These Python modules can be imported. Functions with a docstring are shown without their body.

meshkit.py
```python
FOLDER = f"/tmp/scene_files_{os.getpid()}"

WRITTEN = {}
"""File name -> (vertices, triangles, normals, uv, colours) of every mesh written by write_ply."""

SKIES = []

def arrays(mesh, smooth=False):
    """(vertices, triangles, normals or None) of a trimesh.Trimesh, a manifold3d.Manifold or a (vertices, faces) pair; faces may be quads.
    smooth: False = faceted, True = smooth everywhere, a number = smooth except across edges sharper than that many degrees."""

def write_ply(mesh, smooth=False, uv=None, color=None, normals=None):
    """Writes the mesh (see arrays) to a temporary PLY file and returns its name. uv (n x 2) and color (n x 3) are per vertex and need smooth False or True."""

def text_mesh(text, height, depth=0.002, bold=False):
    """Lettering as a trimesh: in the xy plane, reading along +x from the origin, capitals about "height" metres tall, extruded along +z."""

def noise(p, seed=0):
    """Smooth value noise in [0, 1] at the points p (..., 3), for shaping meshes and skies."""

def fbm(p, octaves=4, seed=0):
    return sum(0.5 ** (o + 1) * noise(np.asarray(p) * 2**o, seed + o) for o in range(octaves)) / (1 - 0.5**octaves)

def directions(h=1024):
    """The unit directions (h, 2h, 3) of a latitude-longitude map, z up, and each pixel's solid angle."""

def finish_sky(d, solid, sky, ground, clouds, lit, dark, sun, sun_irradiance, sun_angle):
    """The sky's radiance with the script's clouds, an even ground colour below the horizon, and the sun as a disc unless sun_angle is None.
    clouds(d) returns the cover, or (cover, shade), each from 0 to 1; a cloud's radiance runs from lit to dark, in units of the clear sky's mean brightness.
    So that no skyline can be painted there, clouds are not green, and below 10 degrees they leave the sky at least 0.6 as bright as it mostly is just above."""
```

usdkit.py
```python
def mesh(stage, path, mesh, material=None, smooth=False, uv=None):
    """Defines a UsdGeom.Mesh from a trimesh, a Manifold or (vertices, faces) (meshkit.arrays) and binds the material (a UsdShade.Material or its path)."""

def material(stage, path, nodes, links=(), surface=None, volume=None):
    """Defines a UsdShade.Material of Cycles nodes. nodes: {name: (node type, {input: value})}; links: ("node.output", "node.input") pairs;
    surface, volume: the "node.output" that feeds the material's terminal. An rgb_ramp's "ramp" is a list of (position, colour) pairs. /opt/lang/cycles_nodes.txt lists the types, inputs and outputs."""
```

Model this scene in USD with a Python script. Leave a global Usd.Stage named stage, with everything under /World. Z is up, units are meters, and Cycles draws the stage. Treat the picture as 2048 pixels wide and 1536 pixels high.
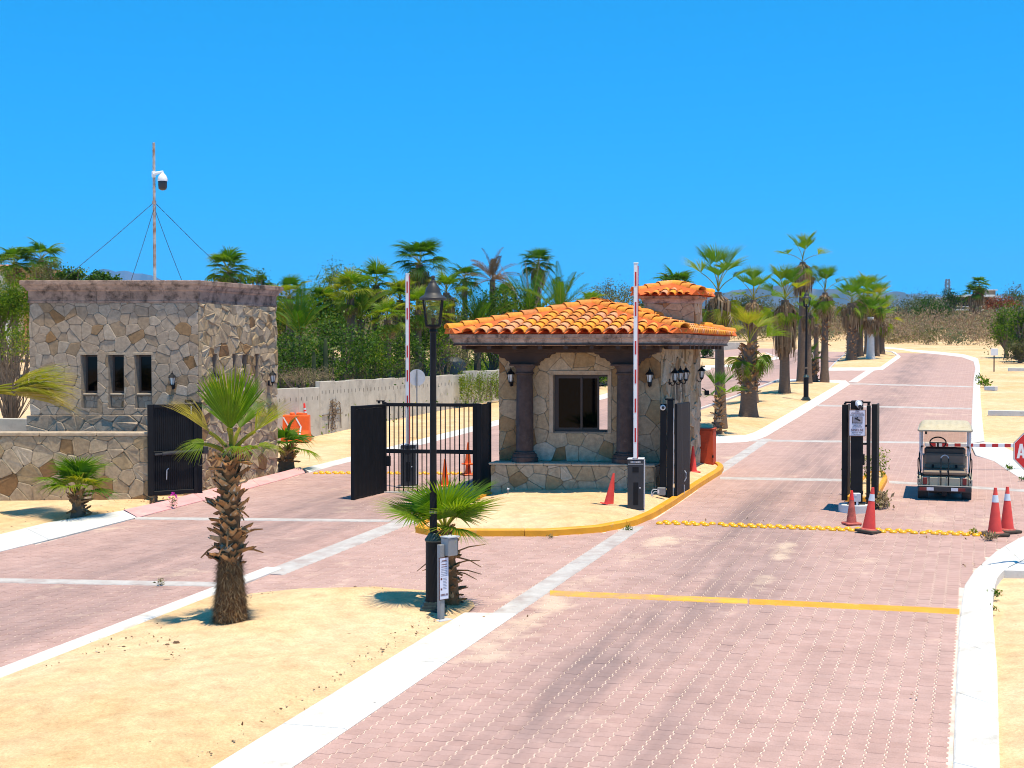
import math, random, numpy as np, trimesh, usdkit, meshkit
from pxr import Usd, UsdGeom, UsdLux, UsdShade, Gf, Sdf, Vt
from scipy.spatial import Voronoi
from shapely.geometry import Polygon, box as sbox, Point, LineString
from shapely.ops import unary_union
from shapely import affinity
import shapely

# ------------------------------------------------------------------ camera, sky, sun, exposure
stage = Usd.Stage.CreateInMemory()
UsdGeom.SetStageUpAxis(stage, 'Z'); UsdGeom.SetStageMetersPerUnit(stage, 1.0)
UsdGeom.Xform.Define(stage, '/World'); UsdGeom.Scope.Define(stage, '/World/Looks')
FPX, CX, CY, EYE = 2650.0, 1024.0, 768.0, 4.75          # focal length in pixels of the 2048 wide photograph, eye height
PITCH = math.atan(68 / FPX)
cam = UsdGeom.Camera.Define(stage, '/World/camera')
cam.CreateHorizontalApertureAttr(36.0); cam.CreateFocalLengthAttr(36.0 * FPX / 2048)
cam.CreateExposureAttr(1.0)
_cx = cam.AddTransformOp()
_f = np.array([0, math.cos(PITCH), -math.sin(PITCH)]); _u = np.array([0, math.sin(PITCH), math.cos(PITCH)])
_cx.Set(Gf.Matrix4d(1, 0, 0, 0, 0, _u[1], _u[2], 0, 0, -_f[1], -_f[2], 0, 0, 0, EYE, 1))

SUN = np.array([.165, -.135, 1.0]); SUN = SUN / np.linalg.norm(SUN)
SUN_EL = math.asin(SUN[2]); SUN_ROT = math.atan2(SUN[0], SUN[1])
dome = UsdLux.DomeLight.Define(stage, '/World/sky')
dome.GetPrim().SetCustomDataByKey('kind', 'structure'); dome.GetPrim().SetCustomDataByKey('label', 'deep clear blue sky without clouds')
usdkit.material(stage, '/World/Looks/sky_look', {
    'sky': ('sky_texture', {'sky_type': 'single_scattering', 'sun_disc': False, 'sun_elevation': SUN_EL, 'sun_rotation': SUN_ROT,
                            'altitude': 50.0, 'air_density': 0.35, 'aerosol_density': 0.0, 'ozone_density': 6.0}),
    'sat': ('hsv', {'saturation': 2.4, 'value': 1.95, 'hue': 0.494}),
    'gm': ('gamma', {'gamma': 0.5}),
    'bg': ('background_shader', {'strength': 0.15})},
    [('sky.color', 'gm.color'), ('gm.color', 'sat.color'), ('sat.color', 'bg.color')], surface='bg.background')
UsdShade.MaterialBindingAPI.Apply(dome.GetPrim()).Bind(UsdShade.Material.Get(stage, '/World/Looks/sky_look'))
sun = UsdLux.DistantLight.Define(stage, '/World/sun')
sun.CreateIntensityAttr(0.86); sun.CreateAngleAttr(0.5); sun.CreateNormalizeAttr(True); sun.CreateColorAttr(Gf.Vec3f(1.0, .87, .67))
_z = SUN; _x = np.cross([0, 1, 0], _z); _x /= np.linalg.norm(_x); _y = np.cross(_z, _x)
sun.AddTransformOp().Set(Gf.Matrix4d(*_x, 0, *_y, 0, *_z, 0, 0, 0, 30, 1))

# ------------------------------------------------------------------ where things stand: a plane that climbs along the road
TH = math.radians(19.4); UV = np.array([math.sin(TH), math.cos(TH)]); VV = np.array([math.cos(TH), -math.sin(TH)]); SL = .0374
def gz(x, y):
    s = UV[0] * np.asarray(x, float) + UV[1] * np.asarray(y, float)
    return SL * np.clip(s, -60, 200) + .012 * np.clip(s - 200, 0, 400)
def ray(px, py):
    a, b = (px - CX) / FPX, (CY - py) / FPX
    return np.array([a, 0, 0]) + _f + b * _u
def G(px, py):
    d = ray(px, py); t = EYE / (SL * (UV[0] * d[0] + UV[1] * d[1]) - d[2]); return np.array([d[0] * t, d[1] * t])
def P(px, py, D):
    d = ray(px, py); t = D / d[1]; return np.array([0, 0, EYE]) + d * t
def g3(px, py, dz=0.0):
    x, y = G(px, py); return np.array([x, y, float(gz(x, y)) + dz])
def poly(*pts): return Polygon([G(*p) for p in pts]).buffer(0)

# ------------------------------------------------------------------ prims
used, base = {}, {}
def numbered(parent, name):
    k = used.get((parent, name), 0); used[(parent, name)] = k + 1
    return f'{parent}/{name}' + (f'_{k:03d}' if k else '')
def tag(prim, label=None, cat=None, group=None, kind=None):
    for k, v in (('label', label), ('category', cat), ('group', group), ('kind', kind)):
        if v: prim.SetCustomDataByKey(k, v)
def thing(name, label, cat, at=(0, 0, 0), group=None, kind=None):
    p = numbered('/World', name); x = UsdGeom.Xform.Define(stage, p); x.AddTranslateOp().Set(Gf.Vec3d(*map(float, at)))
    base[p] = np.array(at, float); tag(x.GetPrim(), label, cat, group, kind); return p
def mesh_of(m):
    if isinstance(m, MB): return m.arr()
    if isinstance(m, trimesh.Trimesh): return np.array(m.vertices, float), np.array(m.faces, int), None
    return (np.asarray(m[0], float), np.asarray(m[1], int), None) if len(m) == 2 else m
def part(parent, name, m, mat, label=None, tone=None, smooth=False, kind=None, own=False):
    """One Mesh prim under parent; the vertices are given in world coordinates unless own."""
    v, f, t = mesh_of(m)
    root = '/'.join(parent.split('/')[:3]); off = base.get(root, np.zeros(3))
    p = numbered(parent, name)
    g = usdkit.mesh(stage, p, (v if own else v - off, f), LOOK[mat], smooth=smooth)
    t = t if tone is None else tone
    if t is not None:
        pv = UsdGeom.PrimvarsAPI(g)
        if np.ndim(t) == 0:
            pv.CreatePrimvar('tone', Sdf.ValueTypeNames.FloatArray, 'uniform').Set(Vt.FloatArray.FromNumpy(np.full(len(f), float(t), np.float32)))
        else:
            pv.CreatePrimvar('tone', Sdf.ValueTypeNames.FloatArray, 'uniform').Set(Vt.FloatArray.FromNumpy(np.asarray(t, np.float32)))
    if label or kind: tag(g.GetPrim(), label, None, None, kind)
    return p
def solo(name, m, mat, label, cat=None, group=None, kind=None, tone=None, smooth=False):
    p = part('/World', name, m, mat, tone=tone, smooth=smooth, own=True)
    tag(stage.GetPrimAtPath(p), label, cat, group, kind); return p
def copy(src, at, label, rotz=0.0, scale=1.0, group=None, tilt=None):
    name = src.split('/')[2]; name = name[:-4] if name[-3:].isdigit() else name
    p = numbered('/World', name); x = UsdGeom.Xform.Define(stage, p)
    x.GetPrim().GetReferences().AddInternalReference(src); x.ClearXformOpOrder()
    x.AddTranslateOp().Set(Gf.Vec3d(*map(float, at))); x.AddRotateZOp().Set(math.degrees(rotz))
    if scale != 1.0: x.AddScaleOp().Set(Gf.Vec3f(scale, scale, scale))
    x.GetPrim().SetInstanceable(True)
    was = stage.GetPrimAtPath(src).GetCustomData()
    tag(x.GetPrim(), label, was.get('category'), group or was.get('group')); return p

# ------------------------------------------------------------------ mesh helpers
class MB:
    def __init__(s): s.v, s.f, s.t, s.n = [], [], [], 0
    def add(s, v, f, tone=0.5):
        v = np.asarray(v, float); f = np.asarray(f, int)
        if f.shape[1] == 4: f = np.vstack([f[:, [0, 1, 2]], f[:, [0, 2, 3]]])
        s.v.append(v); s.f.append(f + s.n); s.t.append(np.full(len(f), tone) if np.ndim(tone) == 0 else np.asarray(tone)); s.n += len(v); return s
    def tm(s, m, tone=0.5): v, f, t = mesh_of(m); return s.add(v, f, tone)
    def arr(s): return np.vstack(s.v), np.vstack(s.f), np.concatenate(s.t)
BOXF = np.array([[0, 2, 3, 1], [4, 5, 7, 6], [0, 1, 5, 4], [2, 6, 7, 3], [0, 4, 6, 2], [1, 3, 7, 5]])
class Fr:
    """A local frame: x along a, y along b (both level), z up in absolute metres plus o[2]."""
    def __init__(s, o, a, b): s.o, s.a, s.b = np.array([*o, 0.0][:3], float), np.array([*a, 0.0][:3], float), np.array([*b, 0.0][:3], float)
    def __call__(s, q):
        q = np.asarray(q, float); return s.o + q[..., :1] * s.a + q[..., 1:2] * s.b + q[..., 2:3] * np.array([0, 0, 1.0])
    def box(s, x0, x1, y0, y1, z0, z1, c=0.0):
        if c:
            q = np.array([[x0 + (c if k != 0 else 0) if i == 0 else x1 - (c if k != 0 else 0), y0 + (c if k != 1 else 0) if j == 0 else y1 - (c if k != 1 else 0), z0 + (c if k != 2 else 0) if l == 0 else z1 - (c if k != 2 else 0)]
                          for i in (0, 1) for j in (0, 1) for l in (0, 1) for k in (0, 1, 2)])
            h = trimesh.convex.convex_hull(q); return s(h.vertices), np.array(h.faces)
        q = np.array([[x, y, z] for x in (x0, x1) for y in (y0, y1) for z in (z0, z1)], float)
        f = np.vstack([BOXF[:, [0, 1, 2]], BOXF[:, [0, 2, 3]]])
        f = np.array([[0, 1, 3], [0, 3, 2], [4, 6, 7], [4, 7, 5], [0, 4, 5], [0, 5, 1], [2, 3, 7], [2, 7, 6], [0, 2, 6], [0, 6, 4], [1, 5, 7], [1, 7, 3]])
        return s(q), f
W = Fr((0, 0), (1, 0), (0, 1))
def yaw(o, ang): return Fr(o, (math.cos(ang), -math.sin(ang)), (math.sin(ang), math.cos(ang)))   # ang turns the y axis to the right
def tube(pts, r, n=8, cap=True):
    pts = np.asarray(pts, float); r = np.broadcast_to(np.asarray(r, float), (len(pts),))
    t = np.gradient(pts, axis=0); t /= np.linalg.norm(t, axis=1, keepdims=True) + 1e-12
    up = np.array([0, 0, 1.0]) if abs(t[0][2]) < .9 else np.array([1.0, 0, 0])
    V = []
    for p, d, q in zip(pts, t, r):
        a = np.cross(up, d); a /= np.linalg.norm(a) + 1e-12; b = np.cross(d, a); up = b if False else up
        k = np.arange(n) * 2 * math.pi / n
        V.append(p + q * (np.cos(k)[:, None] * a + np.sin(k)[:, None] * b))
    V = np.vstack(V); F = []
    for i in range(len(pts) - 1):
        for j in range(n):
            a, b = i * n + j, i * n + (j + 1) % n; F += [[a, b, b + n], [a, b + n, a + n]]
    if cap:
        m = len(V); V = np.vstack([V, pts[:1], pts[-1:]])
        for j in range(n): F += [[m, (j + 1) % n, j], [m + 1, (len(pts) - 1) * n + j, (len(pts) - 1) * n + (j + 1) % n]]
    return V, np.array(F)
def lathe(prof, at=(0, 0, 0), n=16, square=False):
    """prof: (radius, z) from bottom to top."""
    k = (np.arange(n) + (.5 if square else 0)) * 2 * math.pi / n; V, F = [], []
    for r, z in prof: V.append(np.c_[r * np.cos(k), r * np.sin(k), np.full(n, z)])
    V = np.vstack(V)
    for i in range(len(prof) - 1):
        for j in range(n):
            a, b = i * n + j, i * n + (j + 1) % n; F += [[a, b, b + n], [a, b + n, a + n]]
    m = len(V); V = np.vstack([V, [[0, 0, prof[0][1]], [0, 0, prof[-1][1]]]]); e = (len(prof) - 1) * n
    for j in range(n): F += [[m, (j + 1) % n, j], [m + 1, e + j, e + (j + 1) % n]]
    return V + np.asarray(at, float), np.array(F)
def tri2d(pg):
    v, f = trimesh.creation.triangulate_polygon(pg, engine='earcut'); return np.asarray(v, float), np.asarray(f, int)
def polys(g):
    if g.is_empty: return []
    return [p for p in getattr(g, 'geoms', [g]) if p.geom_type == 'Polygon' and p.area > 1e-6]
def prism(pg, z0, z1, fn=None):
    """A polygon in plan pulled from height z0 to z1 over the ground plane (fn None) or to absolute heights."""
    mb = MB()
    for p in polys(pg):
        v, f = tri2d(p); h = gz(v[:, 0], v[:, 1]) if fn is None else np.zeros(len(v))
        mb.add(np.c_[v, h + z1], f if trimesh.triangles.normals(np.c_[v, h][f])[0][0][2] > 0 else f[:, ::-1])
        for ring in [p.exterior, *p.interiors]:
            c = np.array(ring.coords)[:-1]
            if ring is p.exterior and not ring.is_ccw: c = c[::-1]
            if ring is not p.exterior and ring.is_ccw: c = c[::-1]
            n = len(c); h = gz(c[:, 0], c[:, 1]) if fn is None else np.zeros(n)
            q = np.vstack([np.c_[c, h + z0], np.c_[c, h + z1]]); i = np.arange(n); j = (i + 1) % n
            mb.add(q, np.c_[i, j, j + n, i + n])
    return mb
def sheet(pg, dz, step=None, bump=0.0, seed=0, edge=.25, scale=.8):
    """A polygon laid over the ground as a grid whose height varies away from the rim."""
    if step is None:
        mb = MB()
        for p in polys(pg):
            v, f = tri2d(p); v3 = np.c_[v, gz(v[:, 0], v[:, 1]) + dz]
            n = np.cross(v3[f[:, 1]] - v3[f[:, 0]], v3[f[:, 2]] - v3[f[:, 0]]); f = np.where(n[:, 2:3] > 0, f, f[:, ::-1]); mb.add(v3, f)
        return mb
    mb = MB()
    for p in polys(pg):
        x0, y0, x1, y1 = p.bounds
        gx, gy = np.meshgrid(np.arange(x0, x1, step), np.arange(y0, y1, step)); q = np.c_[gx.ravel(), gy.ravel()]
        rim = p.exterior.segmentize(step); ring = np.array(rim.coords)[:-1]
        inside = shapely.contains_xy(p.buffer(-step * .45), q[:, 0], q[:, 1]); q = np.vstack([ring, q[inside]])
        from scipy.spatial import Delaunay
        f = Delaunay(q).simplices; c = q[f].mean(1); f = f[shapely.contains_xy(p, c[:, 0], c[:, 1])]
        d = shapely.distance(p.exterior, shapely.points(q)); k = np.clip(d / edge, 0, 1); k = k * k * (3 - 2 * k)
        h = meshkit.fbm(np.c_[q * scale, np.full(len(q), seed * 7.3)], 4, seed) ; h2 = meshkit.noise(np.c_[q * 6, np.full(len(q), 3.0)], seed + 9)
        v3 = np.c_[q, gz(q[:, 0], q[:, 1]) + dz + k * (bump * (h * 1.5 - .25) + .02 * h2 + .028 * np.minimum(0, meshkit.noise(np.c_[q * 2.6, np.full(len(q), 8.0)], seed + 21) - .38) * 2)]
        n = np.cross(v3[f[:, 1]] - v3[f[:, 0]], v3[f[:, 2]] - v3[f[:, 0]]); mb.add(v3, np.where(n[:, 2:3] > 0, f, f[:, ::-1]))
    return mb

# ------------------------------------------------------------------ materials
LOOK = {}
def look(name, nodes, links, surface): LOOK[name] = usdkit.material(stage, f'/World/Looks/{name}', nodes, links, surface=surface); return name
def plain(name, col, rough=.6, metal=0.0, var=.25, scale=6.0, bump=0.0, bscale=40.0, spec=.5, dirt=None, coat=0.0):
    """One colour with mottling, optionally a second colour in blotches and a fine relief."""
    c = np.array(col, float); hi, lo = np.clip(c * (1 + var), 0, 1), c * (1 - var)
    N = {'g': ('geometry', {}), 'n': ('noise_texture', {'scale': scale, 'detail': 5.0, 'roughness': .6}), 'r': ('rgb_ramp', {'ramp': [(.25, lo), (.75, hi)]}),
         'p': ('principled_bsdf', {'roughness': rough, 'metallic': metal, 'specular_ior_level': spec, 'coat_weight': coat})}
    L = [('g.position', 'n.vector'), ('n.fac', 'r.fac')]; out = 'r.color'
    if dirt:
        dc, amount, dscale = dirt
        N.update({'n2': ('noise_texture', {'scale': dscale, 'detail': 8.0, 'roughness': .7}), 'r2': ('rgb_ramp', {'ramp': [(1 - amount - .12, (0, 0, 0)), (1 - amount + .08, (1, 1, 1))]}), 'm': ('mix_color', {'b': dc})})
        L += [('g.position', 'n2.vector'), ('n2.fac', 'r2.fac'), ('r2.color', 'm.fac'), (out, 'm.a')]; out = 'm.result'
    L.append((out, 'p.base_color'))
    if bump:
        N.update({'n3': ('noise_texture', {'scale': bscale, 'detail': 5.0, 'roughness': .65}), 'b': ('bump', {'strength': bump, 'distance': .02})})
        L += [('g.position', 'n3.vector'), ('n3.fac', 'b.height'), ('b.normal', 'p.normal')]
    return look(name, N, L, 'p.BSDF')
def toned(name, ramp, rough=.8, var=.25, scale=9.0, bump=0.0, bscale=30.0, dist=.03, spec=.4, leaf=0.0, stretch=(1, 1, 1)):
    """The colour follows the mesh's "tone" (0 to 1), with mottling on top; leaf adds light passing through."""
    N = {'t': ('attribute', {'attribute': 'tone'}), 'r': ('rgb_ramp', {'ramp': ramp}), 'g': ('geometry', {}), 'mp': ('mapping', {'scale': stretch}),
         'n': ('noise_texture', {'scale': scale, 'detail': 5.0, 'roughness': .65}), 'v': ('map_range', {'from_min': .25, 'from_max': .75, 'to_min': 1 - var, 'to_max': 1 + var}),
         'm': ('hsv', {}), 'p': ('principled_bsdf', {'roughness': rough, 'specular_ior_level': spec})}
    L = [('t.fac', 'r.fac'), ('g.position', 'mp.vector'), ('mp.vector', 'n.vector'), ('n.fac', 'v.value'), ('v.result', 'm.value'), ('r.color', 'm.color'), ('m.color', 'p.base_color')]
    if bump:
        N.update({'n3': ('noise_texture', {'scale': bscale, 'detail': 6.0, 'roughness': .65}), 'b': ('bump', {'strength': bump, 'distance': dist})})
        L += [('mp.vector', 'n3.vector'), ('n3.fac', 'b.height'), ('b.normal', 'p.normal')]
    out = 'p.BSDF'
    if leaf:
        N.update({'tr': ('translucent_bsdf', {}), 'mx': ('mix_closure', {'fac': leaf}), 'h2': ('hsv', {'value': 1.6, 'saturation': 1.1, 'hue': .49})})
        L += [('m.color', 'h2.color'), ('h2.color', 'tr.color'), ('p.BSDF', 'mx.closure1'), ('tr.BSDF', 'mx.closure2')]; out = 'mx.closure'
    return look(name, N, L, out)
# ------------------------------------------------------------------ ground materials
def ground_nodes(jointed):
    """Brick red pavers: tyre grime along the lanes, drifted sand, tone per paver, and (far off) the joints themselves."""
    N = {'g': ('geometry', {}), 'mp': ('mapping', {'rotation': (0, 0, TH)}), 's': ('separate_xyz', {}),
         'vr': ('map_range', {'from_min': -20.0, 'from_max': 2.0}),
         'tr': ('rgb_ramp', {'ramp': [(x, (y, y, y)) for x, y in [(0, .2), (.13, .15), (.19, .45), (.265, .85), (.31, .75), (.345, .3), (.38, .0), (.62, .0), (.655, .15), (.69, 1.), (.72, .75), (.745, .8), (.79, .18), (.86, .05), (.93, .0)]]}),
         'st': ('mapping', {'scale': (1.3, .16, 1)}), 'n1': ('noise_texture', {'scale': 1.0, 'detail': 6.0, 'roughness': .62}),
         'r1': ('map_range', {'from_min': .36, 'from_max': .66, 'to_min': .1, 'to_max': 1.0, 'clamp': True}),
         'gr': ('math', {'math_type': 'multiply'}), 'gk': ('math', {'math_type': 'multiply', 'value2': .70}),
         'n2': ('noise_texture', {'scale': 2.2, 'detail': 7.0, 'roughness': .65}), 'n3': ('noise_texture', {'scale': 55.0, 'detail': 4.0, 'roughness': .7}),
         't': ('attribute', {'attribute': 'tone'}),
         'c': ('rgb_ramp', {'ramp': [(0, (.37, .225, .19)), (.35, (.41, .265, .23)), (.7, (.44, .295, .26)), (1, (.49, .345, .305))]}),
         'fx': ('map_range', {'from_min': .25, 'from_max': .75, 'to_min': .84, 'to_max': 1.18}), 'fy': ('map_range', {'from_min': .25, 'from_max': .75, 'to_min': .86, 'to_max': 1.14}),
         'mm': ('math', {'math_type': 'multiply'}), 'hv': ('hsv', {}),
         'mg': ('mix_color', {'b': (.115, .095, .10)}),
         'sand': ('rgb_ramp', {'ramp': [(.60, (0, 0, 0)), (.74, (.65, .65, .65))]}), 'ms': ('mix_color', {'b': (.62, .49, .36)}),
         'p': ('principled_bsdf', {'roughness': .85, 'specular_ior_level': .25}), 'bp': ('bump', {'strength': .5, 'distance': .004})}
    L = [('g.position', 'mp.vector'), ('mp.vector', 's.vector'), ('s.x', 'vr.value'), ('vr.result', 'tr.fac'), ('mp.vector', 'st.vector'), ('st.vector', 'n1.vector'), ('n1.fac', 'r1.value'),
         ('tr.color', 'gr.value1'), ('r1.result', 'gr.value2'), ('gr.value', 'gk.value1'), ('g.position', 'n2.vector'), ('g.position', 'n3.vector'), ('t.fac', 'c.fac'),
         ('n2.fac', 'fx.value'), ('n3.fac', 'fy.value'), ('fx.result', 'mm.value1'), ('fy.result', 'mm.value2'), ('mm.value', 'hv.value'), ('c.color', 'hv.color'),
         ('hv.color', 'mg.a'), ('gk.value', 'mg.fac'), ('mg.result', 'ms.a'), ('sand.color', 'ms.fac'), ('n3.fac', 'bp.height'), ('bp.normal', 'p.normal')]
    # sand drifted into two patches beside the road bumps, and thin veils of it elsewhere
    N.update({'sn': ('noise_texture', {'scale': .55, 'detail': 8.0, 'roughness': .7}), 'sa': ('math', {'math_type': 'add'})})
    L += [('g.position', 'sn.vector'), ('sn.fac', 'sa.value1'), ('sa.value', 'sand.fac')]
    last = None
    for i, (v, u, rv, ru) in enumerate([(-3.42, 24.7, .17, 2.4), (-3.1, 27.9, .2, 1.6), (-6.0, 25.2, .3, 1.6), (-6.3, 19.4, .3, 2.2)]):
        N.update({f'd{i}': ('vector_math', {'vector_math_type': 'x', 'math_type': 'subtract', 'vector2': (v, u, 0)}), f'e{i}': ('vector_math', {'math_type': 'multiply', 'vector2': (1 / rv, 1 / ru, 0)}),
                  f'l{i}': ('vector_math', {'math_type': 'length'}), f'f{i}': ('map_range', {'from_min': .1, 'from_max': 1.9, 'to_min': .19, 'to_max': 0.0, 'clamp': True})})
        N[f'd{i}'][1].pop('vector_math_type')
        L += [('mp.vector', f'd{i}.vector1'), (f'd{i}.vector', f'e{i}.vector1'), (f'e{i}.vector', f'l{i}.vector1'), (f'l{i}.value', f'f{i}.value')]
        if last:
            N[f'x{i}'] = ('math', {'math_type': 'maximum'}); L += [(last, f'x{i}.value1'), (f'f{i}.result', f'x{i}.value2')]; last = f'x{i}.value'
        else: last = f'f{i}.result'
    L.append((last, 'sa.value2'))
    out = 'ms.result'
    if jointed:
        N.update({'bm': ('mapping', {'rotation': (0, 0, TH)}), 'b': ('brick_texture', {'scale': 1.0, 'brick_width': .20, 'row_height': .16, 'mortar_size': .006, 'mortar_smooth': .3, 'color1': (0.42, 0.42, 0.42), 'color2': (.62, .62, .62), 'mortar': (.5, .5, .5)}),
                  'sw': ('combine_xyz', {}), 'mj': ('mix_color', {'b': (.56, .43, .35)}), 'jk': ('math', {'math_type': 'multiply', 'value2': .5})})
        # courses run across the road, so along-road columns keep the straight joints
        L += [('s.y', 'sw.x'), ('s.x', 'sw.y'), ('sw.vector', 'b.vector'), ('b.color', 'c.fac'), ('b.fac', 'jk.value1'), ('jk.value', 'mj.fac'), (out, 'mj.a')]
        L = [l for l in L if l != ('t.fac', 'c.fac')]; out = 'mj.result'
        N['b'][1].update({'brick_width': .16, 'row_height': .20})
    L.append((out, 'p.base_color'))
    return N, L
look('paver', *ground_nodes(False), 'p.BSDF'); look('paving_far', *ground_nodes(True), 'p.BSDF')
plain('joint_sand', (.70, .555, .46), .95, var=.15, scale=3, dirt=((.34, .22, .18), .38, 1.6), bump=.3, bscale=120)
def sand_look(name, base, far=False):
    N = {'g': ('geometry', {}), 'n1': ('noise_texture', {'scale': .35, 'detail': 6.0, 'roughness': .6}), 'n2': ('noise_texture', {'scale': 3.0, 'detail': 8.0, 'roughness': .72}), 'n3': ('noise_texture', {'scale': 30.0, 'detail': 6.0, 'roughness': .8}),
         'r1': ('rgb_ramp', {'ramp': [(.3, np.array(base) * (.90, .82, .68)), (.55, base), (.72, np.clip(np.array(base) * (1.08, 1.1, 1.2), 0, 1))]}),
         'f2': ('map_range', {'from_min': .3, 'from_max': .7, 'to_min': .74, 'to_max': 1.18}), 'f3': ('map_range', {'from_min': .3, 'from_max': .7, 'to_min': .72, 'to_max': 1.24}), 'mm': ('math', {'math_type': 'multiply'}), 'hv': ('hsv', {}),
         'sp': ('voronoi_texture', {'scale': 7.0}), 'sr': ('rgb_ramp', {'ramp': [(0.0, (1, 1, 1)), (.075, (1, 1, 1)), (.11, (0, 0, 0))]}), 'sk': ('math', {'math_type': 'multiply'}), 'sq': ('rgb_ramp', {'ramp': [(.50, (0, 0, 0)), (.62, (.85, .85, .85))]}),
         'md': ('mix_color', {'b': (.16, .10, .06)}), 'p': ('principled_bsdf', {'roughness': .95, 'specular_ior_level': .15}), 'b': ('bump', {'strength': .6, 'distance': .015}), 'b2': ('bump', {'strength': .5, 'distance': .05})}
    L = [('g.position', x + '.vector') for x in ('n1', 'n2', 'n3', 'sp')] + [('n1.fac', 'r1.fac'), ('n2.fac', 'f2.value'), ('n3.fac', 'f3.value'), ('f2.result', 'mm.value1'), ('f3.result', 'mm.value2'), ('mm.value', 'hv.value'), ('r1.color', 'hv.color'),
         ('sp.distance', 'sr.fac'), ('n2.fac', 'sq.fac'), ('sr.color', 'sk.value1'), ('sq.color', 'sk.value2'), ('sk.value', 'md.fac'), ('hv.color', 'md.a'), ('md.result', 'p.base_color'),
         ('n3.fac', 'b.height'), ('n2.fac', 'b2.height'), ('b2.normal', 'b.normal'), ('b.normal', 'p.normal')]
    look(name, N, L, 'p.BSDF')
sand_look('sand', (.67, .475, .275)); sand_look('far_soil', (.46, .33, .19))
plain('concrete', (.60, .59, .56), .85, var=.12, scale=2.5, bump=.35, bscale=60, dirt=((.36, .34, .31), .33, 1.7))
plain('concrete_white', (.66, .65, .61), .8, var=.10, scale=2.5, bump=.4, bscale=60, dirt=((.42, .38, .32), .36, 1.5))
plain('strip_concrete', (.46, .44, .42), .85, var=.14, scale=4, bump=.3, bscale=60, dirt=((.36, .30, .28), .42, 2.2))
plain('pink_paint', (.66, .33, .32), .75, var=.15, scale=3, bump=.3, bscale=50, dirt=((.55, .45, .40), .36, 2.0))
plain('yellow_paint', (.70, .31, .008), .6, var=.16, scale=3, bump=.25, bscale=50, dirt=((.42, .36, .27), .28, 3.5))
plain('yellow_strip', (.72, .37, .03), .7, var=.2, scale=3, bump=.25, bscale=50, dirt=((.42, .26, .15), .44, 2.2))

# ------------------------------------------------------------------ ground, roads, kerbs
g_in = [(x, y) for x in np.linspace(-60, 80, 57) for y in np.linspace(4, 144, 57)]
def terrain():
    mb = MB()
    def grid(xs, ys, hole=None):
        X, Y = np.meshgrid(xs, ys, indexing='ij'); q = np.c_[X.ravel(), Y.ravel()]
        s = UV[0] * q[:, 0] + UV[1] * q[:, 1]; far = np.clip((s - 95) / 120, 0, 1)
        z = gz(q[:, 0], q[:, 1]) - .05 + far * 2.0 * (meshkit.fbm(np.c_[q / 40, np.zeros(len(q))], 3, 3) - .5)
        n, m = len(xs), len(ys); i = np.arange(n - 1)[:, None] * m + np.arange(m - 1)[None]; i = i.ravel()
        mb.add(np.c_[q, z], np.c_[i, i + m, i + m + 1, i + 1])
    grid(np.concatenate([np.linspace(-3000, -250, 12)[:-1], np.linspace(-250, 300, 111), np.linspace(300, 3000, 12)[1:]]), np.concatenate([np.linspace(-400, -20, 6)[:-1], np.linspace(-20, 430, 91), np.linspace(430, 6000, 24)[1:]]))
    return mb
solo('ground', terrain(), 'sand', 'pale yellow desert sand running back to the scrub', kind='structure', smooth=True)

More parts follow.
